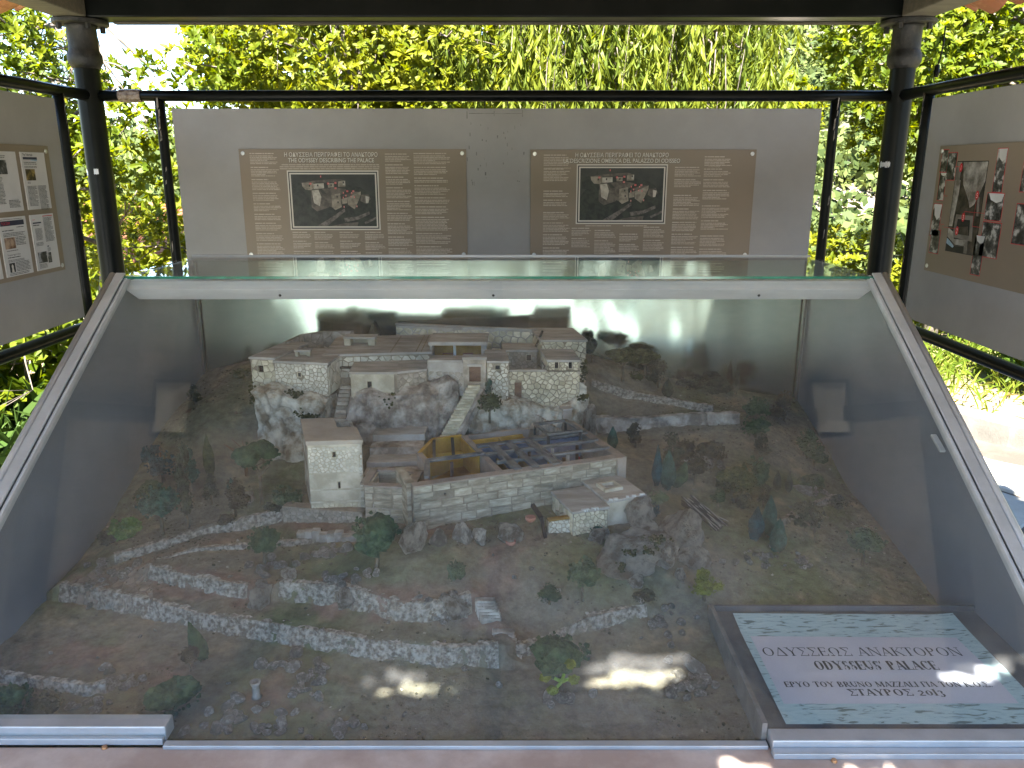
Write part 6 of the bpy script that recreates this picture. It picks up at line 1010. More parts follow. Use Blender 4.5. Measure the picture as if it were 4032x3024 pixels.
# tufts of flock and leaf litter on the model ground
def litter():
    rng = np.random.default_rng(3); n = 15000; x = rng.uniform(CL + .01, CR - .01, n); y = rng.uniform(1.12, 2.55, n); k = fbm(np.stack([x * 6, y * 6, x * 0], 1), 3) > -.05; x, y = x[k], y[k]; z = terr(x, y); n = len(x)
    bv, bf = ico(1); s = .0009 + .0032 * rng.uniform(0, 1, n) ** 3; V = (bv[None] * s[:, None, None] * (1 + .3 * rng.normal(size=(n, len(bv), 1))) * np.array([1, 1, .6])) + np.stack([x, y, z + s * .2], 1)[:, None]; F = bf[None] + (np.arange(n) * len(bv))[:, None, None]
    o = link_mesh(np_mesh('ground_crumbs', V.reshape(-1, 3), F.reshape(-1, 3), leaf_mat('crumb', (.05, .05, .03), (.2, .17, .125), 0, .9, (.45, .42, .36)), False, np.repeat(rng.uniform(0, 1, n) ** 1.5, len(bf))), 'ground_crumbs'); tag(o, 'fine crumbs of flock and grit strewn over the model ground', 'grit', kind='stuff')
litter()
# ================================================================ printed matter
class Pl:                                                # a printed face: u to the right, v down from the top edge, in metres
    def __init__(s, o, u, n, up=(0, 0, 1)): s.o = Vector(o); s.u = Vector(u).normalized(); s.n = Vector(n).normalized(); s.w = Vector(up).normalized(); s.g = {}
    def P(s, x, y, d=0.0): return s.o + s.u * x - s.w * y + s.n * d
    def mb(s, name, m_): return s.g.setdefault((name, m_), MB())
    def poly(s, pts, m_, name='print', d=.0004): k = len(pts); s.mb(name, m_).add([s.P(x, y, d) for x, y in pts], [tuple(range(k))]); return s
    def rect(s, x0, y0, x1, y1, m_, name='print', d=.0004): return s.poly([(x0, y1), (x1, y1), (x1, y0), (x0, y0)], m_, name, d)
    def lines(s, x, y, w, n, lh, m_, name='printed_text', d=.0005, rag=.35, fill=.5):
        for k in range(n):
            ww = w * (1 - rag * random.random() * (1 if k % 4 == 3 else .35)); a = 0.0
            while a < ww:
                l = min(lh * random.uniform(.8, 4.2), ww - a)
                if l > lh * .3: s.rect(x + a, y + k * lh, x + a + l, y + k * lh + lh * fill, m_, name, d)
                a += l + lh * .32
        return s
    def text(s, body, x, y, size, m_, name='printed_text', d=.0006, align='LEFT', sx=1.0, bold=0.0):
        c = bpy.data.curves.new('t', 'FONT'); c.body = body; c.size = size; c.align_x = align; c.offset = bold; c.resolution_u = 3
        o = bpy.data.objects.new('t', c); COL.objects.link(o); dg = bpy.context.evaluated_depsgraph_get(); me = bpy.data.meshes.new_from_object(o.evaluated_get(dg))
        s.mb(name, m_).add([s.P(x + v.co.x * sx, y - v.co.y, d) for v in me.vertices], [tuple(p.vertices) for p in me.polygons]); bpy.data.objects.remove(o); bpy.data.curves.remove(c); bpy.data.meshes.remove(me); return s
    def flush(s, parent):
        for (name, m_), mb in s.g.items(): o = mb.build(name, M[m_], parent); o['kind'] = 'stuff'
M['ph_bg'] = mat('photo_night', (0.012, 0.014, 0.012), (0.035, 0.035, 0.03), 8, .4); M['ph_tr'] = mat('photo_foliage', (0.008, 0.010, 0.008), (0.03, 0.034, 0.025), 40, .4); M['ph_st'] = mat('photo_stone', (0.16, 0.135, 0.105), (0.30, 0.26, 0.21), 45, .4); M['ph_sd'] = mat('photo_stone_shade', (0.06, 0.05, 0.042), (0.13, 0.11, 0.09), 45, .4); M['ph_rd'] = mat('photo_road', (0.06, 0.05, 0.045), (0.17, 0.145, 0.13), 60, .4)
M['ph_lt'] = mat('photo_rock_light', (0.30, 0.27, 0.23), (0.5, 0.46, 0.40), 40, .4)
PX, PY = lambda a: (a - 505) / 815., lambda b: (b - 285) / 500.
def palace_photo(p, x0, y0, w, h):
    q = lambda pts: [(x0 + w * PX(a), y0 + h * PY(b)) for a, b in pts][::-1]
    f = .022 * w
    for e, m_ in ((2 * f, 'ink_white'), (1.35 * f, 'ink_black'), (.75 * f, 'ink_white'), (0, 'ph_bg')): p.rect(x0 - e, y0 - e, x0 + w + e, y0 + h + e, m_, 'photo_print', .0006 - e * .012)
    for pts, m_, d in (([(505, 560), (600, 440), (690, 450), (700, 640), (1000, 620), (1180, 520), (1320, 430), (1320, 785), (505, 785)], 'ph_tr', .0007), ([(520, 380), (590, 360), (690, 440), (690, 500), (520, 480)], 'ph_tr', .0008), ([(1030, 380), (1180, 410), (1250, 460), (1190, 500), (1030, 440)], 'ph_tr', .0008), ([(690, 430), (770, 425), (800, 470), (870, 480), (860, 600), (740, 640), (690, 600)], 'ph_sd', .0009), ([(700, 440), (765, 432), (790, 500), (770, 590), (715, 560)], 'ph_lt', .0010),
        ([(800, 425), (940, 410), (1040, 430), (980, 480), (860, 490)], 'ph_sd', .0009), ([(606, 366), (720, 362), (720, 420), (690, 436), (640, 432), (612, 400)], 'ph_st', .0010), ([(720, 375), (820, 370), (822, 418), (720, 425)], 'ph_lt', .0010), ([(606, 366), (720, 345), (970, 328), (1028, 345), (900, 362), (720, 366)], 'ph_sd', .00105), ([(860, 372), (920, 368), (920, 408), (860, 412)], 'ph_st', .0010), ([(960, 350), (1030, 344), (1030, 400), (960, 405)], 'ph_st', .0010), ([(1005, 352), (1030, 348), (1030, 384), (1005, 388)], 'ph_lt', .0011),
        ([(800, 470), (890, 480), (890, 600), (830, 580)], 'ph_sd', .0010), ([(890, 482), (974, 466), (984, 598), (920, 628), (890, 600)], 'ph_st', .0011), ([(840, 465), (920, 455), (974, 464), (890, 480)], 'ph_sd', .0011), ([(984, 520), (1040, 505), (1040, 560), (990, 570)], 'ph_st', .0010), ([(1042, 505), (1176, 448), (1176, 480), (1140, 560), (1110, 620), (1046, 575)], 'ph_st', .0011), ([(1060, 500), (1170, 452), (1110, 450), (1000, 485)], 'ph_sd', .0012), ([(1180, 480), (1250, 476), (1270, 520), (1230, 570), (1170, 540)], 'ph_sd', .0010), ([(1220, 490), (1258, 500), (1246, 560), (1222, 560)], 'ph_lt', .0011),
        ([(735, 780), (890, 690), (1010, 610), (1015, 640), (880, 745), (835, 782)], 'ph_rd', .0010), ([(1000, 705), (1130, 690), (1250, 640), (1256, 668), (1140, 720), (1010, 745)], 'ph_rd', .0010), ([(860, 785), (1000, 755), (1140, 745), (1130, 785)], 'ph_sd', .0010), ([(1200, 745), (1320, 690), (1320, 712), (1210, 765)], 'ph_rd', .0010), ([(660, 345), (672, 300), (680, 345)], 'ph_tr', .0010)):
        p.poly(q(pts), m_, 'photo_print', d)
    for a, b in ((681, 393), (762, 390), (892, 388), (1012, 362), (944, 498), (950, 552)): p.poly(q([(a - 6, b - 9), (a + 6, b - 9), (a + 6, b + 9), (a - 6, b + 9)]), 'ink_black', 'photo_print', .0013)
    for n_, a, b in (('1', 795, 306), ('15', 692, 374), ('14', 864, 373), ('13', 935, 367), ('12', 933, 417), ('11', 1046, 446), ('10', 1104, 446), ('9', 1088, 463), ('7', 1007, 462), ('4', 1030, 488), ('3', 1004, 507), ('6', 1080, 497), ('5', 1113, 502), ('8', 1007, 596), ('8', 1133, 591)):
        e = 5 * len(n_); p.poly(q([(a - e, b - 9), (a + e, b - 9), (a + e, b + 9), (a - e, b + 9)]), 'ink_red', 'photo_print', .0014); u_ = q([(a, b + 7)])[0]; p.text(n_, u_[0], u_[1], .0092, 'ink_white', 'photo_print', .0016, 'CENTER')
def screws(parent, p, w, h, ins=.018):
    for (x, y) in ((ins, ins), (w - ins, ins), (ins, h - ins), (w - ins, h - ins)): MB().lathe([(.009, 0), (.008, .002), (.003, .0022), (.003, .0012)], p.P(x, y, .0003), 14, p.n).build('screw', M['screw'], parent)
def plate(name, label, o, u, n, w, h, cat='poster', t=.004):
    """o: top-left corner of the printed face"""
    p = Pl(o, u, n); th = thing(name, label, cat, p.P(w / 2, h)); MB().slab([p.P(0, h, -t), p.P(w, h, -t), p.P(w, 0, -t), p.P(0, 0, -t)], p.n, t).build('plate', M['poster'], th, bevel=.0008); return p, th
YP = YB - .007 - .0045
def wide_poster(label, x0, z1, w, h, second, photo, cols, sub, ph2):
    p, th = plate('information_poster', label, (x0, YP, z1), (1, 0, 0), (0, -1, 0), w, h); ct = .405 * w
    for k, (s_, m_) in enumerate(((0.0016, 'ink_black'), (0, 'ink_white'))):
        p.text('Η ΟΔΥΣΣΕΙΑ ΠΕΡΙΓΡΑΦΕΙ ΤΟ ΑΝΑΚΤΟΡΟ', ct + s_, .068 * h + s_ * .8 - (0 if sub else .004) * 0, .0255, m_, 'printed_text', .0005 + .0002 * k, 'CENTER', .83, .0003); p.text(second, ct + s_, .118 * h + s_ * .8, .0255, m_, 'printed_text', .0005 + .0002 * k, 'CENTER', .83, .0003)
    if sub:
        for k in range(3): p.lines(w * (.185 if k == 0 else .176), h * (.135 + k * .018), w * (.43 if k == 0 else .44), 1, .0085, 'ink_pale', rag=0, fill=.5)
    palace_photo(p, photo[0] * w, photo[1] * h, photo[2] * w, photo[3] * h)
    for (x, y, ww, blocks) in cols:
        yy = y * h
        for b in blocks:
            if b < 0: yy += -b * .0075; continue
            p.lines(x * w, yy, ww * w * random.uniform(.6, .95), 1, .0078, 'ink_pale', fill=.55, rag=.1); yy += .011; p.lines(x * w, yy, ww * w, b, .0066, 'ink_pale', rag=.5, fill=.48); yy += b * .0066 + .009
    if ph2: p.lines(.25 * w, .688 * h, .12 * w, 1, .0066, 'ink_pale', rag=0); p.lines(.42 * w, .688 * h, .11 * w, 1, .0066, 'ink_pale', rag=0)
    for (s_, x, y, z_) in ph2 or (): p.text(s_, x * w, y * h, z_, 'ink_pale', 'printed_text', .0006, 'LEFT', .8)
    p.flush(th); screws(th, p, w, h); return th
wide_poster('brown poster headed THE ODYSSEY DESCRIBING THE PALACE, with a night photo of the palace', -1.216, 1.686, 1.012, .482, 'THE ODYSSEY DESCRIBING THE PALACE', (.222, .225, .372, .475),
    [(.047, .035, .125, [6, 5, 6, 4, 4, 3, 4, 4, 7, 6, 5, 5]), (.212, .752, .085, [3, 4, 3]), (.31, .752, .09, [4, 3, 4]), (.424, .752, .095, [3, 4, 4]), (.538, .752, .095, [4, 4, 4]), (.642, .04, .115, [4, 5, 4, 6, 5, 4, 6, 5, 4, 7, 4]), (.768, .035, .165, [6, 4, 2, 5, 3, 4, 8, 6, 5, 6, 5, 2])], True, None)
wide_poster('brown poster headed LA DESCRIZIONE OMERICA DEL PALAZZO DI ODISSEO, with a palace photo', .083, 1.684, 1.005, .482, 'LA DESCRIZIONE OMERICA DEL PALAZZO DI ODISSEO', (.222, .165, .372, .475),
    [(.058, .045, .12, [6, 7, -4, 3, 3, -2, 4, 5, 6, 8, 6]), (.188, .71, .09, [4, 5]), (.292, .715, .1, [-1, 4, 8]), (.405, .765, .095, [4, 4, 3]), (.514, .70, .095, [6, 6]), (.642, .155, .12, [5, 4, -3, 6, 6, 5, 6, 7]), (.772, .06, .125, [5, 4, 4, 5, -2, 7, 5, -2, 6, 6])], False,
    [('IL PALAZZO (DESCRIZIONE GENERALE)', .06, .172, .0085), ('2. L\'ENTRATA PRINCIPALE', .058, .408, .0085), ('3. IL PRODOMO', .058, .58, .0085), ('7 LA STANZA DI TELEMACO', .405, .885, .0085), ('12 L\'ALTA SCALA', .79, .157, .0085), ('8. IL MEGARON (SALA DEL TRONO)', .642, .29, .0085)])
# clippings
M['ph_cave'] = mat('photo_brown_cave', (0.03, 0.02, 0.008), (0.28, 0.2, 0.06), 40, .4, c3=(.1, .065, .02)); M['ph_grey'] = mat('photo_grey', (0.01, 0.01, 0.01), (0.3, 0.3, 0.31), 30, .4, c3=(.06, .06, .06)); M['ph_navy'] = mat('print_navy', (.01, .012, .035), (.02, .025, .06), 9, .5); M['ph_blue'] = mat('print_blue', (.2, .32, .42), (.4, .5, .58), 30, .5); M['ph_red'] = mat('photo_red_brown', (.1, .04, .02), (.4, .28, .2), 40, .4)
XLp = XL + .007 + .0045
p, th = plate('clipping_poster', 'brown poster set with white printed newspaper-article sheets', (XLp, 2.285, 1.688), (0, 1, 0), (1, 0, 0), 1.005, .487)
screws(th, p, 1.005, .487, .02); q = p
for c in range(5):
    for r in range(2):
        x1 = .965 - c * .187; w = .158 if c != 1 else .165; x0 = x1 - w; y0 = .026 + r * .232; h = .212
        sh = MB().slab([q.P(x0, y0 + h, .0003), q.P(x1, y0 + h, .0003), q.P(x1, y0, .0003), q.P(x0, y0, .0003)], q.n, .003).build('clipping_sheet', M['paper'], th); s = Pl(q.P(x0, y0, .0034), q.u, q.n)
        if (c, r) == (0, 0):
            s.text('The Telegraph', .012, .013, .011, 'ink_black', bold=.0002); s.rect(.012, .018, .104, .027, 'ph_navy'); s.rect(.06, .027, .104, .033, 'ph_blue'); s.lines(.014, .036, .085, 2, .006, 'ink_grey'); s.lines(.014, .051, .09, 2, .0045, 'ink_grey'); s.rect(.016, .062, .078, .104, 'ph_cave'); s.lines(.02, .109, .02, 2, .004, 'ink_grey'); s.lines(.014, .124, .062, 17, .0045, 'ink_grey'); s.lines(.083, .124, .06, 21, .0045, 'ink_grey')
        elif (c, r) == (0, 1):
            s.text('news', .012, .020, .008, 'ink_red'); s.rect(.082, .006, .15, .009, 'ink_red'); s.rect(.012, .028, .068, .033, 'ph_navy'); s.lines(.012, .038, .045, 1, .006, 'ink_black'); s.lines(.02, .052, .048, 11, .0042, 'ink_grey'); s.lines(.082, .013, .066, 21, .0045, 'ink_grey'); s.lines(.015, .105, .05, 3, .005, 'ink_grey'); s.rect(.086, .122, .098, .126, 'ph_navy'); s.rect(.015, .142, .075, .184, 'ph_grey'); s.rect(.08, .148, .105, .188, 'ph_grey'); s.lines(.015, .188, .055, 4, .0045, 'ink_grey'); s.lines(.085, .130, .025, 4, .004, 'ink_grey')
        elif (c, r) == (1, 1):
            s.rect(.006, .012, .15, .030, 'ph_navy'); s.text('TGCOM', .012, .026, .014, 'ink_red', d=.0007); s.lines(.008, .006, .14, 1, .004, 'ink_grey'); s.lines(.10, .036, .05, 1, .005, 'ink_black'); s.lines(.012, .045, .075, 1, .006, 'ink_black'); s.lines(.014, .055, .135, 3, .005, 'ink_grey'); s.rect(.016, .072, .08, .112, 'ph_red'); s.lines(.084, .072, .065, 6, .0055, 'ink_grey'); s.lines(.02, .118, .07, 1, .005, 'ink_grey'); s.text('Trovata la reggia di Ulisse', .02, .137, .0095, 'ink_black', sx=.8); s.lines(.02, .142, .08, 1, .006, 'ink_black'); s.lines(.02, .152, .11, 2, .0045, 'ink_grey'); s.rect(.022, .163, .056, .197, 'ink_black'); s.poly([(.032, .196), (.047, .196), (.044, .183), (.046, .174), (.039, .167), (.033, .174), (.035, .183)], 'ink_white', 'print', .0007); s.lines(.062, .162, .09, 7, .0052, 'ink_grey'); s.lines(.018, .2, .13, 2, .005, 'ink_grey')
        else:
            s.lines(.012, .014, .09, 2, .006, 'ink_grey'); s.rect(.014, .03, .10, .08, 'ph_grey' if r == 0 else 'ph_cave'); s.lines(.012, .09, .055, 20, .0048, 'ink_grey'); s.lines(.08 if c % 2 else .012, .172, .07, 6, .0048, 'ink_grey')
        s.flush(sh)
# cave photographs
XRp = XR - .007 - .0045
p, th = plate('cave_photo_poster', 'dark brown poster of black-and-white cave photos with red numbered tags', (XRp, 3.275, 1.688), (0, -1, 0), (-1, 0, 0), 1.005, .487); screws(th, p, 1.005, .487, .02)
M['ph_bw'] = mat('photo_black_white', (0.008, 0.008, 0.007), (0.42, 0.41, 0.38), 26, .4, c3=(.08, .08, .07)); M['ph_wall'] = mat('photo_limestone', (0.13, 0.115, 0.095), (0.4, 0.37, 0.33), 14, .4); M['ph_dark'] = mat('photo_dark_room', (0.015, 0.012, 0.009), (0.07, 0.055, 0.04), 20, .4); M['ph_sky'] = mat('photo_sky', (.5, .5, .49), (.62, .62, .6), 4, .4); M['ph_frame'] = mat('photo_taupe', (.12, .105, .09), (.2, .18, .155), 20, .4)
def ph(x0, y0, x1, y1, sky=0.0, m_='ph_bw'):
    e = .0022; p.rect(x0 - e, y0 - e, x1 + e, y1 + e, 'ink_red', 'photo_print', .0004); p.rect(x0, y0, x1, y1, m_, 'photo_print', .0006)
    if sky: p.poly([(x0 + .25 * (x1 - x0), y0 + sky * .7 * (y1 - y0)), (x0 + .6 * (x1 - x0), y0 + sky * (y1 - y0)), (x1 - .1 * (x1 - x0), y0 + sky * .8 * (y1 - y0)), (x1, y0), (x0 + .1 * (x1 - x0), y0)], 'ph_sky', 'photo_print', .0008)
ph(.022, .016, .070, .098); ph(.072, .028, .135, .128); ph(.028, .102, .076, .206, .12); ph(.012, .222, .075, .345, .5); ph(.022, .322, .09, .412)
def cave(x0, y0, w, h):
    g = lambda pts: [(x0 + a * w, y0 + b * h) for a, b in pts][::-1]
    p.rect(x0 - .003, y0 - .003, x0 + w + .003, y0 + h + .003, 'ink_black', 'photo_print', .0004); p.rect(x0, y0, x0 + w, y0 + h, 'ph_dark', 'photo_print', .0006)
    for pts, m_, d in (([(.2, 0), (1, 0), (1, .2), (.86, .36), (.75, .46), (.62, .5), (.55, .42), (.3, .25)], 'ph_wall', .0008), ([(0, .2), (.19, .2), (.19, .34), (.14, .6), (.12, .72), (0, .72)], 'ph_wall', .0008), ([(.0, .0), (.16, .0), (.15, .2), (.0, .2)], 'ph_frame', .0007), ([(.2, .58), (.78, .58), (.86, .86), (.18, .84)], 'ph_frame', .0009), ([(.28, .63), (.70, .63), (.74, .8), (.27, .8)], 'ink_black', .0010), ([(.3, .72), (.66, .7), (.72, .8), (.28, .8)], 'ph_dark', .0011), ([(.0, .74), (.18, .78), (.24, .86), (.72, .85), (.74, 1), (.64, 1), (.62, .92), (.3, .92), (0, .84)], 'ph_wall', .0010), ([(0, .88), (.3, .94), (.62, .93), (.62, 1), (0, 1)], 'ink_black', .0011), ([(.0, .86), (.06, .87), (.28, .94), (.24, .96), (0, .92)], 'ph_blue', .0012), ([(.82, .36), (.9, .38), (.95, .58), (.88, .58)], 'ph_frame', .0009)): p.poly(g(pts), m_, 'photo_print', d)
cave(.145, .062, .20, .33)
ph(.395, .02, .45, .165, .3); ph(.37, .17, .47, .262, .35); ph(.37, .27, .48, .39); ph(.335, .32, .395, .46, .2); ph(.55, .03, .65, .16, .3); ph(.67, .03, .8, .22); ph(.55, .2, .65, .33); ph(.67, .25, .8, .44, .3); ph(.84, .05, .96, .25, .3); ph(.84, .28, .96, .44)
for (x0, y0, x1, y1) in ((.135, .078, .162, .0795), (.078, .188, .106, .1895), (.075, .296, .11, .2975), (.11, .306, .205, .3075), (.24, .240, .37, .2415), (.24, .2415, .2415, .26), (.306, .19, .3075, .29), (.306, .29, .36, .2915), (.09, .2975, .0915, .345)): p.rect(x0, y0, x1, y1, 'ink_red', 'photo_print', .0014)
for n_, x, y in (('1', .175, .083), ('5', .308, .18), ('3', .238, .262), ('2', .208, .314)):
    p.poly([(x + .0105 * math.cos(a * math.pi / 8), y + .0165 * math.sin(a * math.pi / 8)) for a in range(16)][::-1], 'ink_red', 'photo_print', .0017); p.text(n_, x, y + .009, .026, 'ink_white', 'photo_print', .0019, 'CENTER', .75)
p.flush(th)
# ---------------------------------------------------------------- the title sheet, with serif lettering
def glyph(ch, tk, tn, sf):
    """strokes on a unit-high cell: ('l', x0,y0,x1,y1,w) bars, ('a', cx,cy,rx,ry,a0,a1) swelling arcs, ('s', x,y,w) serifs"""
    h = tk / 2; G = dict(
      I=(.34, [('l', .17, 0, .17, 1, tk), ('s', .17, 0), ('s', .17, 1)]), L=(.66, [('l', .16, 0, .16, 1, tk), ('l', .1, .03, .6, .03, tn), ('l', .6, 0, .6, .24, tn), ('s', .16, 0), ('s', .16, 1)]),
      E=(.68, [('l', .16, 0, .16, 1, tk), ('l', .1, .03, .6, .03, tn), ('l', .1, .97, .58, .97, tn), ('l', .16, .52, .48, .52, tn), ('l', .6, 0, .6, .24, tn), ('l', .58, .8, .58, 1, tn), ('l', .48, .42, .48, .62, tn)]),
      G_=(.62, [('l', .16, 0, .16, 1, tk), ('l', .1, .97, .58, .97, tn), ('l', .58, .76, .58, 1, tn), ('s', .16, 0)]), T=(.72, [('l', .36, 0, .36, 1, tk), ('l', .04, .97, .68, .97, tn), ('l', .05, .78, .05, 1, tn), ('l', .67, .78, .67, 1, tn), ('s', .36, 0)]),
      A=(.82, [('l', .10, 0, .41, 1, tn), ('l', .41, 1, .72, 0, tk), ('l', .22, .33, .6, .33, tn), ('s', .10, 0), ('s', .72, 0)]), D_=(.84, [('l', .06, .03, .78, .03, tn * 1.3), ('l', .08, 0, .41, 1, tn), ('l', .41, 1, .76, 0, tk)]),
      Y=(.8, [('l', .40, 0, .40, .48, tk), ('l', .10, 1, .40, .46, tk), ('l', .70, 1, .40, .46, tn), ('s', .40, 0), ('s', .10, 1), ('s', .70, 1)]), N=(.86, [('l', .14, 0, .14, 1, tn), ('l', .14, 1, .72, 0, tk), ('l', .72, 0, .72, 1, tn), ('s', .14, 0), ('s', .14, 1), ('s', .72, 1)]),
      M=(1.0, [('l', .12, 0, .14, 1, tn), ('l', .14, 1, .48, .08, tk), ('l', .48, .08, .82, 1, tn), ('l', .84, 0, .84, 1, tk), ('s', .12, 0), ('s', .84, 0), ('s', .14, 1), ('s', .84, 1)]), K=(.82, [('l', .16, 0, .16, 1, tk), ('l', .16, .42, .66, 1, tn), ('l', .34, .58, .72, 0, tk), ('s', .16, 0), ('s', .16, 1), ('s', .66, 1), ('s', .72, 0)]),
      S_=(.74, [('l', .08, .97, .64, .97, tn * 1.2), ('l', .08, .03, .66, .03, tn * 1.2), ('l', .1, 1, .42, .52, tk), ('l', .42, .52, .1, 0, tn), ('l', .64, .78, .64, 1, tn), ('l', .66, 0, .66, .24, tn)]), Z=(.7, [('l', .08, .97, .62, .97, tn), ('l', .08, .03, .62, .03, tn), ('l', .6, 1, .1, 0, tk), ('l', .09, .78, .09, 1, tn), ('l', .62, 0, .62, .24, tn)]),
      O=(.92, [('a', .46, .5, .38, .5, 0, 360)]), D=(.86, [('l', .16, 0, .16, 1, tk), ('a', .3, .5, .44, .5, -90, 90), ('l', .1, .97, .32, .97, tn), ('l', .1, .03, .32, .03, tn)]), P=(.7, [('l', .16, 0, .16, 1, tk), ('a', .3, .74, .3, .26, -90, 90), ('l', .1, .97, .32, .97, tn), ('l', .16, .5, .32, .5, tn), ('s', .16, 0)]),
      B=(.74, [('l', .16, 0, .16, 1, tk), ('a', .3, .75, .28, .25, -90, 90), ('a', .3, .26, .34, .26, -90, 90), ('l', .1, .97, .32, .97, tn), ('l', .16, .51, .32, .51, tn), ('l', .1, .03, .32, .03, tn)]), R=(.8, [('l', .16, 0, .16, 1, tk), ('a', .3, .74, .3, .26, -90, 90), ('l', .1, .97, .32, .97, tn), ('l', .16, .5, .36, .5, tn), ('l', .36, .5, .7, 0, tk), ('s', .16, 0), ('s', .70, 0)]),
      U=(.84, [('l', .16, .3, .16, 1, tk), ('l', .68, .3, .68, 1, tn), ('a', .42, .32, .27, .32, 180, 360), ('s', .16, 1), ('s', .68, 1)]), C=(.8, [('a', .46, .5, .38, .5, 42, 318), ('l', .72, .74, .72, 1, tn)]), S=(.64, [('a', .32, .74, .22, .25, 30, 270), ('a', .32, .26, .24, .26, -90, 150), ('l', .53, .76, .53, .98, tn), ('l', .09, .02, .09, .24, tn)]),
      W_=(.92, [('a', .46, .58, .36, .42, -52, 232), ('l', .08, .03, .36, .03, tn * 1.5), ('l', .56, .03, .84, .03, tn * 1.5), ('l', .3, .0, .24, .26, tn), ('l', .62, 0, .68, .26, tn)]))
    G['1'] = G['I']; G['0'] = (.7, [('a', .35, .4, .28, .38, 0, 360)]); G['2'] = (.62, [('a', .3, .56, .22, .26, -20, 170), ('l', .5, .5, .08, .04, tk * .8), ('l', .06, .05, .56, .05, tn * 1.6)]); G['3'] = (.62, [('a', .28, .56, .22, .22, -80, 160), ('a', .28, .08, .26, .28, -150, 80)]); G['.'] = (.26, [('l', .12, 0, .12, .13, .13)]); G["'"] = (.24, [('l', .14, 1, .08, .72, .1)]); G[' '] = (.42, [])
    mp = {'Ο': 'O', 'Δ': 'D_', 'Υ': 'Y', 'Σ': 'S_', 'Ε': 'E', 'Ω': 'W_', 'Α': 'A', 'Ν': 'N', 'Κ': 'K', 'Τ': 'T', 'Ρ': 'P', 'Γ': 'G_', 'Ι': 'I'}
    return G[mp.get(ch, ch)]
def serif_line(p, body, x0, x1, ybase, hgt, m_, tk=.13, tn=.05, sf=.28, d=.0006):
    adv = sum(glyph(c, tk, tn, sf)[0] for c in body); kx = (x1 - x0) / adv; x = x0; mb = p.mb('printed_text', m_); lay = [0]
    def quad(pts): mb.add([p.P(x + a * kx, ybase - b * hgt, d + (lay[0] % 7) * .00002) for a, b in pts], [(0, 1, 2, 3)]); lay[0] += 1
    for c in body:
        w, st = glyph(c, tk, tn, sf)
        for s in st:
            if s[0] == 's': s_, a, b = s; quad([(a - sf / 2, b - (.045 if b else 0)), (a + sf / 2, b - (.045 if b else 0)), (a + sf / 2, b + (0 if b else .045)), (a - sf / 2, b + (0 if b else .045))])
            elif s[0] == 'l':
                _, a0, b0, a1, b1, ww = s
                if abs(b1 - b0) < .05: quad([(a0, b0 - ww / 2), (a1, b1 - ww / 2), (a1, b1 + ww / 2), (a0, b0 + ww / 2)])
                else: quad([(a0 - ww / 2, b0), (a0 + ww / 2, b0), (a1 + ww / 2, b1), (a1 - ww / 2, b1)])
            else:
                _, cx, cy, rx, ry, A0, A1 = s; n = max(6, int(abs(A1 - A0) / 18))
                for k in range(n):
                    q = []
                    for e in (k, k + 1):
                        a = math.radians(A0 + (A1 - A0) * e / n); th_ = tn + (tk - tn) * abs(math.cos(a)) ** 1.2; q.append(((cx + rx * math.cos(a), cy + ry * math.sin(a)), (cx + (rx - th_) * math.cos(a), cy + (ry - tn - (th_ - tn) * .25) * math.sin(a))))
                    quad([q[0][1], q[0][0], q[1][0], q[1][1]])
        x += w * kx
SX0, SX1, SY0, SY1, SZ = .452, .902, 1.122, 1.452, .7155
m, t, b, N, L = nodes('sea_print'); tc = N('ShaderNodeTexCoord'); mp_ = N('ShaderNodeMapping'); mp_.inputs['Scale'].default_value = (26, 120, 1); n1 = N('ShaderNodeTexNoise'); n1.inputs['Scale'].default_value = 1.0; n1.inputs['Detail'].default_value = 8; n1.inputs['Distortion'].default_value = 1.2; L(tc.outputs['Object'], mp_.inputs[0]); L(mp_.outputs[0], n1.inputs['Vector'])
cr = N('ShaderNodeValToRGB'); e = cr.color_ramp.elements; e[0].position = .36; e[0].color = (.10, .15, .14, 1); e[1].position = .66; e[1].color = (.36, .48, .50, 1); x = e.new(.43); x.color = (.31, .43, .45, 1); L(n1.outputs[0], cr.inputs[0]); L(cr.outputs[0], b.inputs['Base Color']); b.inputs['Roughness'].default_value = .35; M['sea'] = m
M['lav'] = mat('lavender_paper', (.42, .42, .48), (.47, .47, .53), 4, .4)
sg = thing('title_sheet', 'printed sheet titled ODYSSEUS\' PALACE with blue sea border lying in the case corner', 'sign', ((SX0 + SX1) / 2, (SY0 + SY1) / 2, SZ - .003))
nx, ny = 24, 18; u, v = np.meshgrid(np.linspace(0, 1, nx), np.linspace(0, 1, ny), indexing='ij'); zz = .0008 + .006 * np.clip(v - .82, 0, 1) / .18 * (1 - u * .6) + .004 * np.clip(u - .9, 0, 1) / .1 * v; X = SX0 + (SX1 - SX0) * u; Y = SY0 + (SY1 - SY0) * v
i, j = np.meshgrid(np.arange(nx - 1), np.arange(ny - 1), indexing='ij'); i = i.ravel(); j = j.ravel(); a = i * ny + j
so = link_mesh(np_mesh('sheet', np.stack([X.ravel(), Y.ravel(), (SZ + zz).ravel()], 1) - np.array(WL[sg.name]), np.stack([a, a + ny, a + ny + 1, a + 1], 1), M['sea'], True), 'sheet', sg)
p = Pl((SX0, SY1, SZ + .0012), (1, 0, 0), (0, 0, 1), (0, 1, 0)); lx = lambda a: a[0] - SX0; ly = lambda a: SY1 - a[1]
c4 = [(0.467, 1.377, 0.717), (0.875, 1.372, 0.717), (0.868, 1.174, 0.717), (0.465, 1.173, 0.717)]
p.poly([(lx(c4[3]), ly(c4[3])), (lx(c4[2]), ly(c4[2])), (lx(c4[1]), ly(c4[1])), (lx(c4[0]), ly(c4[0]))], 'lav', 'text_panel', .0003)
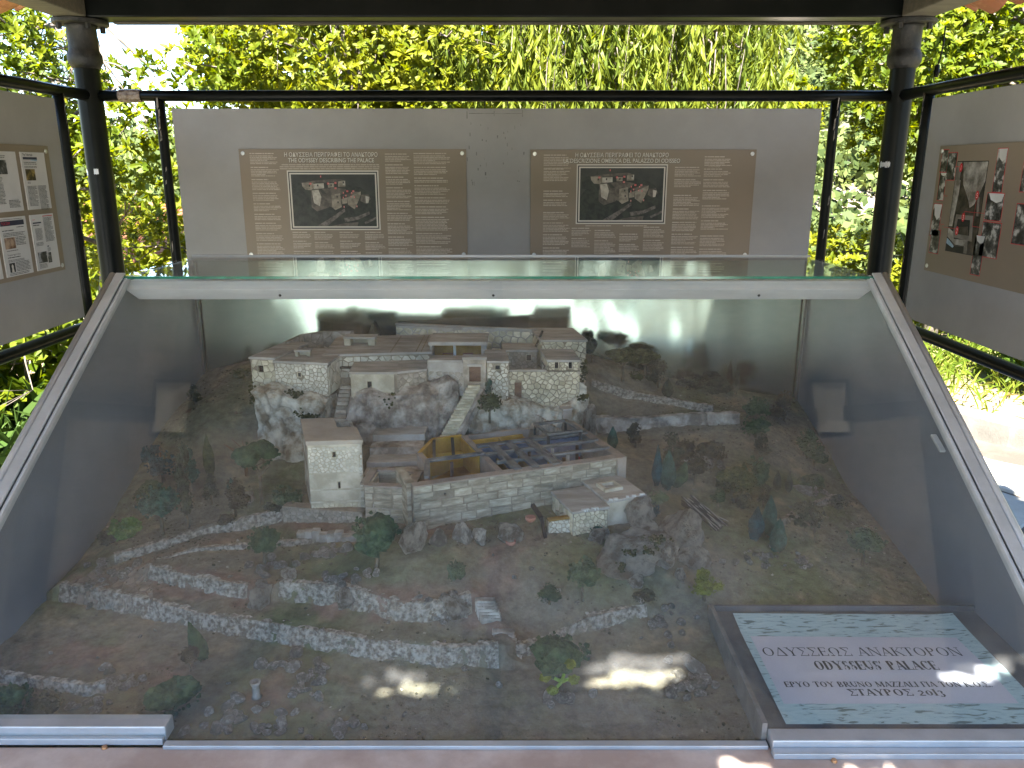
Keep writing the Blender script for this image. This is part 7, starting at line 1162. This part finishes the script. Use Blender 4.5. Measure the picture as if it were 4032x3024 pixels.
def sl_(body, a, b, top, tk, tn, sf): serif_line(p, body, lx(a), lx(b), ly(a), a and (top[1] - a[1]), 'ink_black', tk, tn, sf, .0008)
sl_('ΟΔΥΣΣΕΩΣ ΑΝΑΚΤΟΡΟΝ', (0.473, 1.311, 0.717), (0.85, 1.311, 0.717), (0.481, 1.338, 0.717), .12, .05, .3)
sl_("ODYSSEUS' PALACE", (0.556, 1.268, 0.717), (0.783, 1.268, 0.717), (0.566, 1.295, 0.717), .23, .06, .38)
sl_('ΕΡΥΟ ΤΟΥ BRUNO MAZZALI ΓΙΑ ΤΟΝ Κ.Ο.Σ.', (0.483, 1.218, 0.717), (0.85, 1.216, 0.717), (0.488, 1.233, 0.717), .19, .08, .36)
sl_('ΣΤΑΥΡΟΣ 2013', (0.587, 1.194, 0.717), (0.755, 1.191, 0.717), (0.594, 1.212, 0.717), .19, .08, .36)
p.flush(sg)
# ---------------------------------------------------------------- the bust beyond the rail
bu = thing('stone_bust', 'weathered stone bust of a bearded man on a plinth beyond the rail', 'statue', (2.62, 8.0, -.02)); M['bust'] = mat('pinkish_stone', (.24, .17, .14), (.38, .28, .24), 12, .9, .4)
MB().box((2.38, 7.8, -.02), (2.86, 8.2, 1.35)).build('plinth', M['concrete'], bu, bevel=.02)
v = I4[0].copy(); f = I4[1]; hd = v * np.array([.125, .14, .155]); fr_ = np.clip(-v[:, 1], 0, 1); hd[:, 1] -= .03 * np.exp(-((v[:, 0] / .16) ** 2 + ((v[:, 2] + .05) / .22) ** 2)) * fr_; hd[:, 1] -= .05 * np.exp(-((v[:, 0] / .5) ** 2 + ((v[:, 2] + .75) / .35) ** 2)) * fr_; hd[:, 1] += .018 * fr_ * sum(np.exp(-(((v[:, 0] - sx) / .14) ** 2 + ((v[:, 2] - .08) / .1) ** 2)) for sx in (-.36, .36)); hd *= (1 + .04 * fbm(v * 6, 3) * (v[:, 2] > .2) + .06 * fbm(v * 9, 3) * (v[:, 2] < -.35))[:, None]
ch = v * np.array([.30, .17, .20]); ch[:, 2] = np.clip(ch[:, 2], -.16, None); nk = v * np.array([.085, .09, .16])
V = np.concatenate([hd + [0, -.02, .60], nk + [0, 0, .43], ch + [0, 0, .24]]) + [2.62, 8.0, 1.33]
link_mesh(np_mesh('bust', V - np.array(WL[bu.name]), np.concatenate([f, f + len(v), f + 2 * len(v)]), M['bust'], True), 'bust', bu)
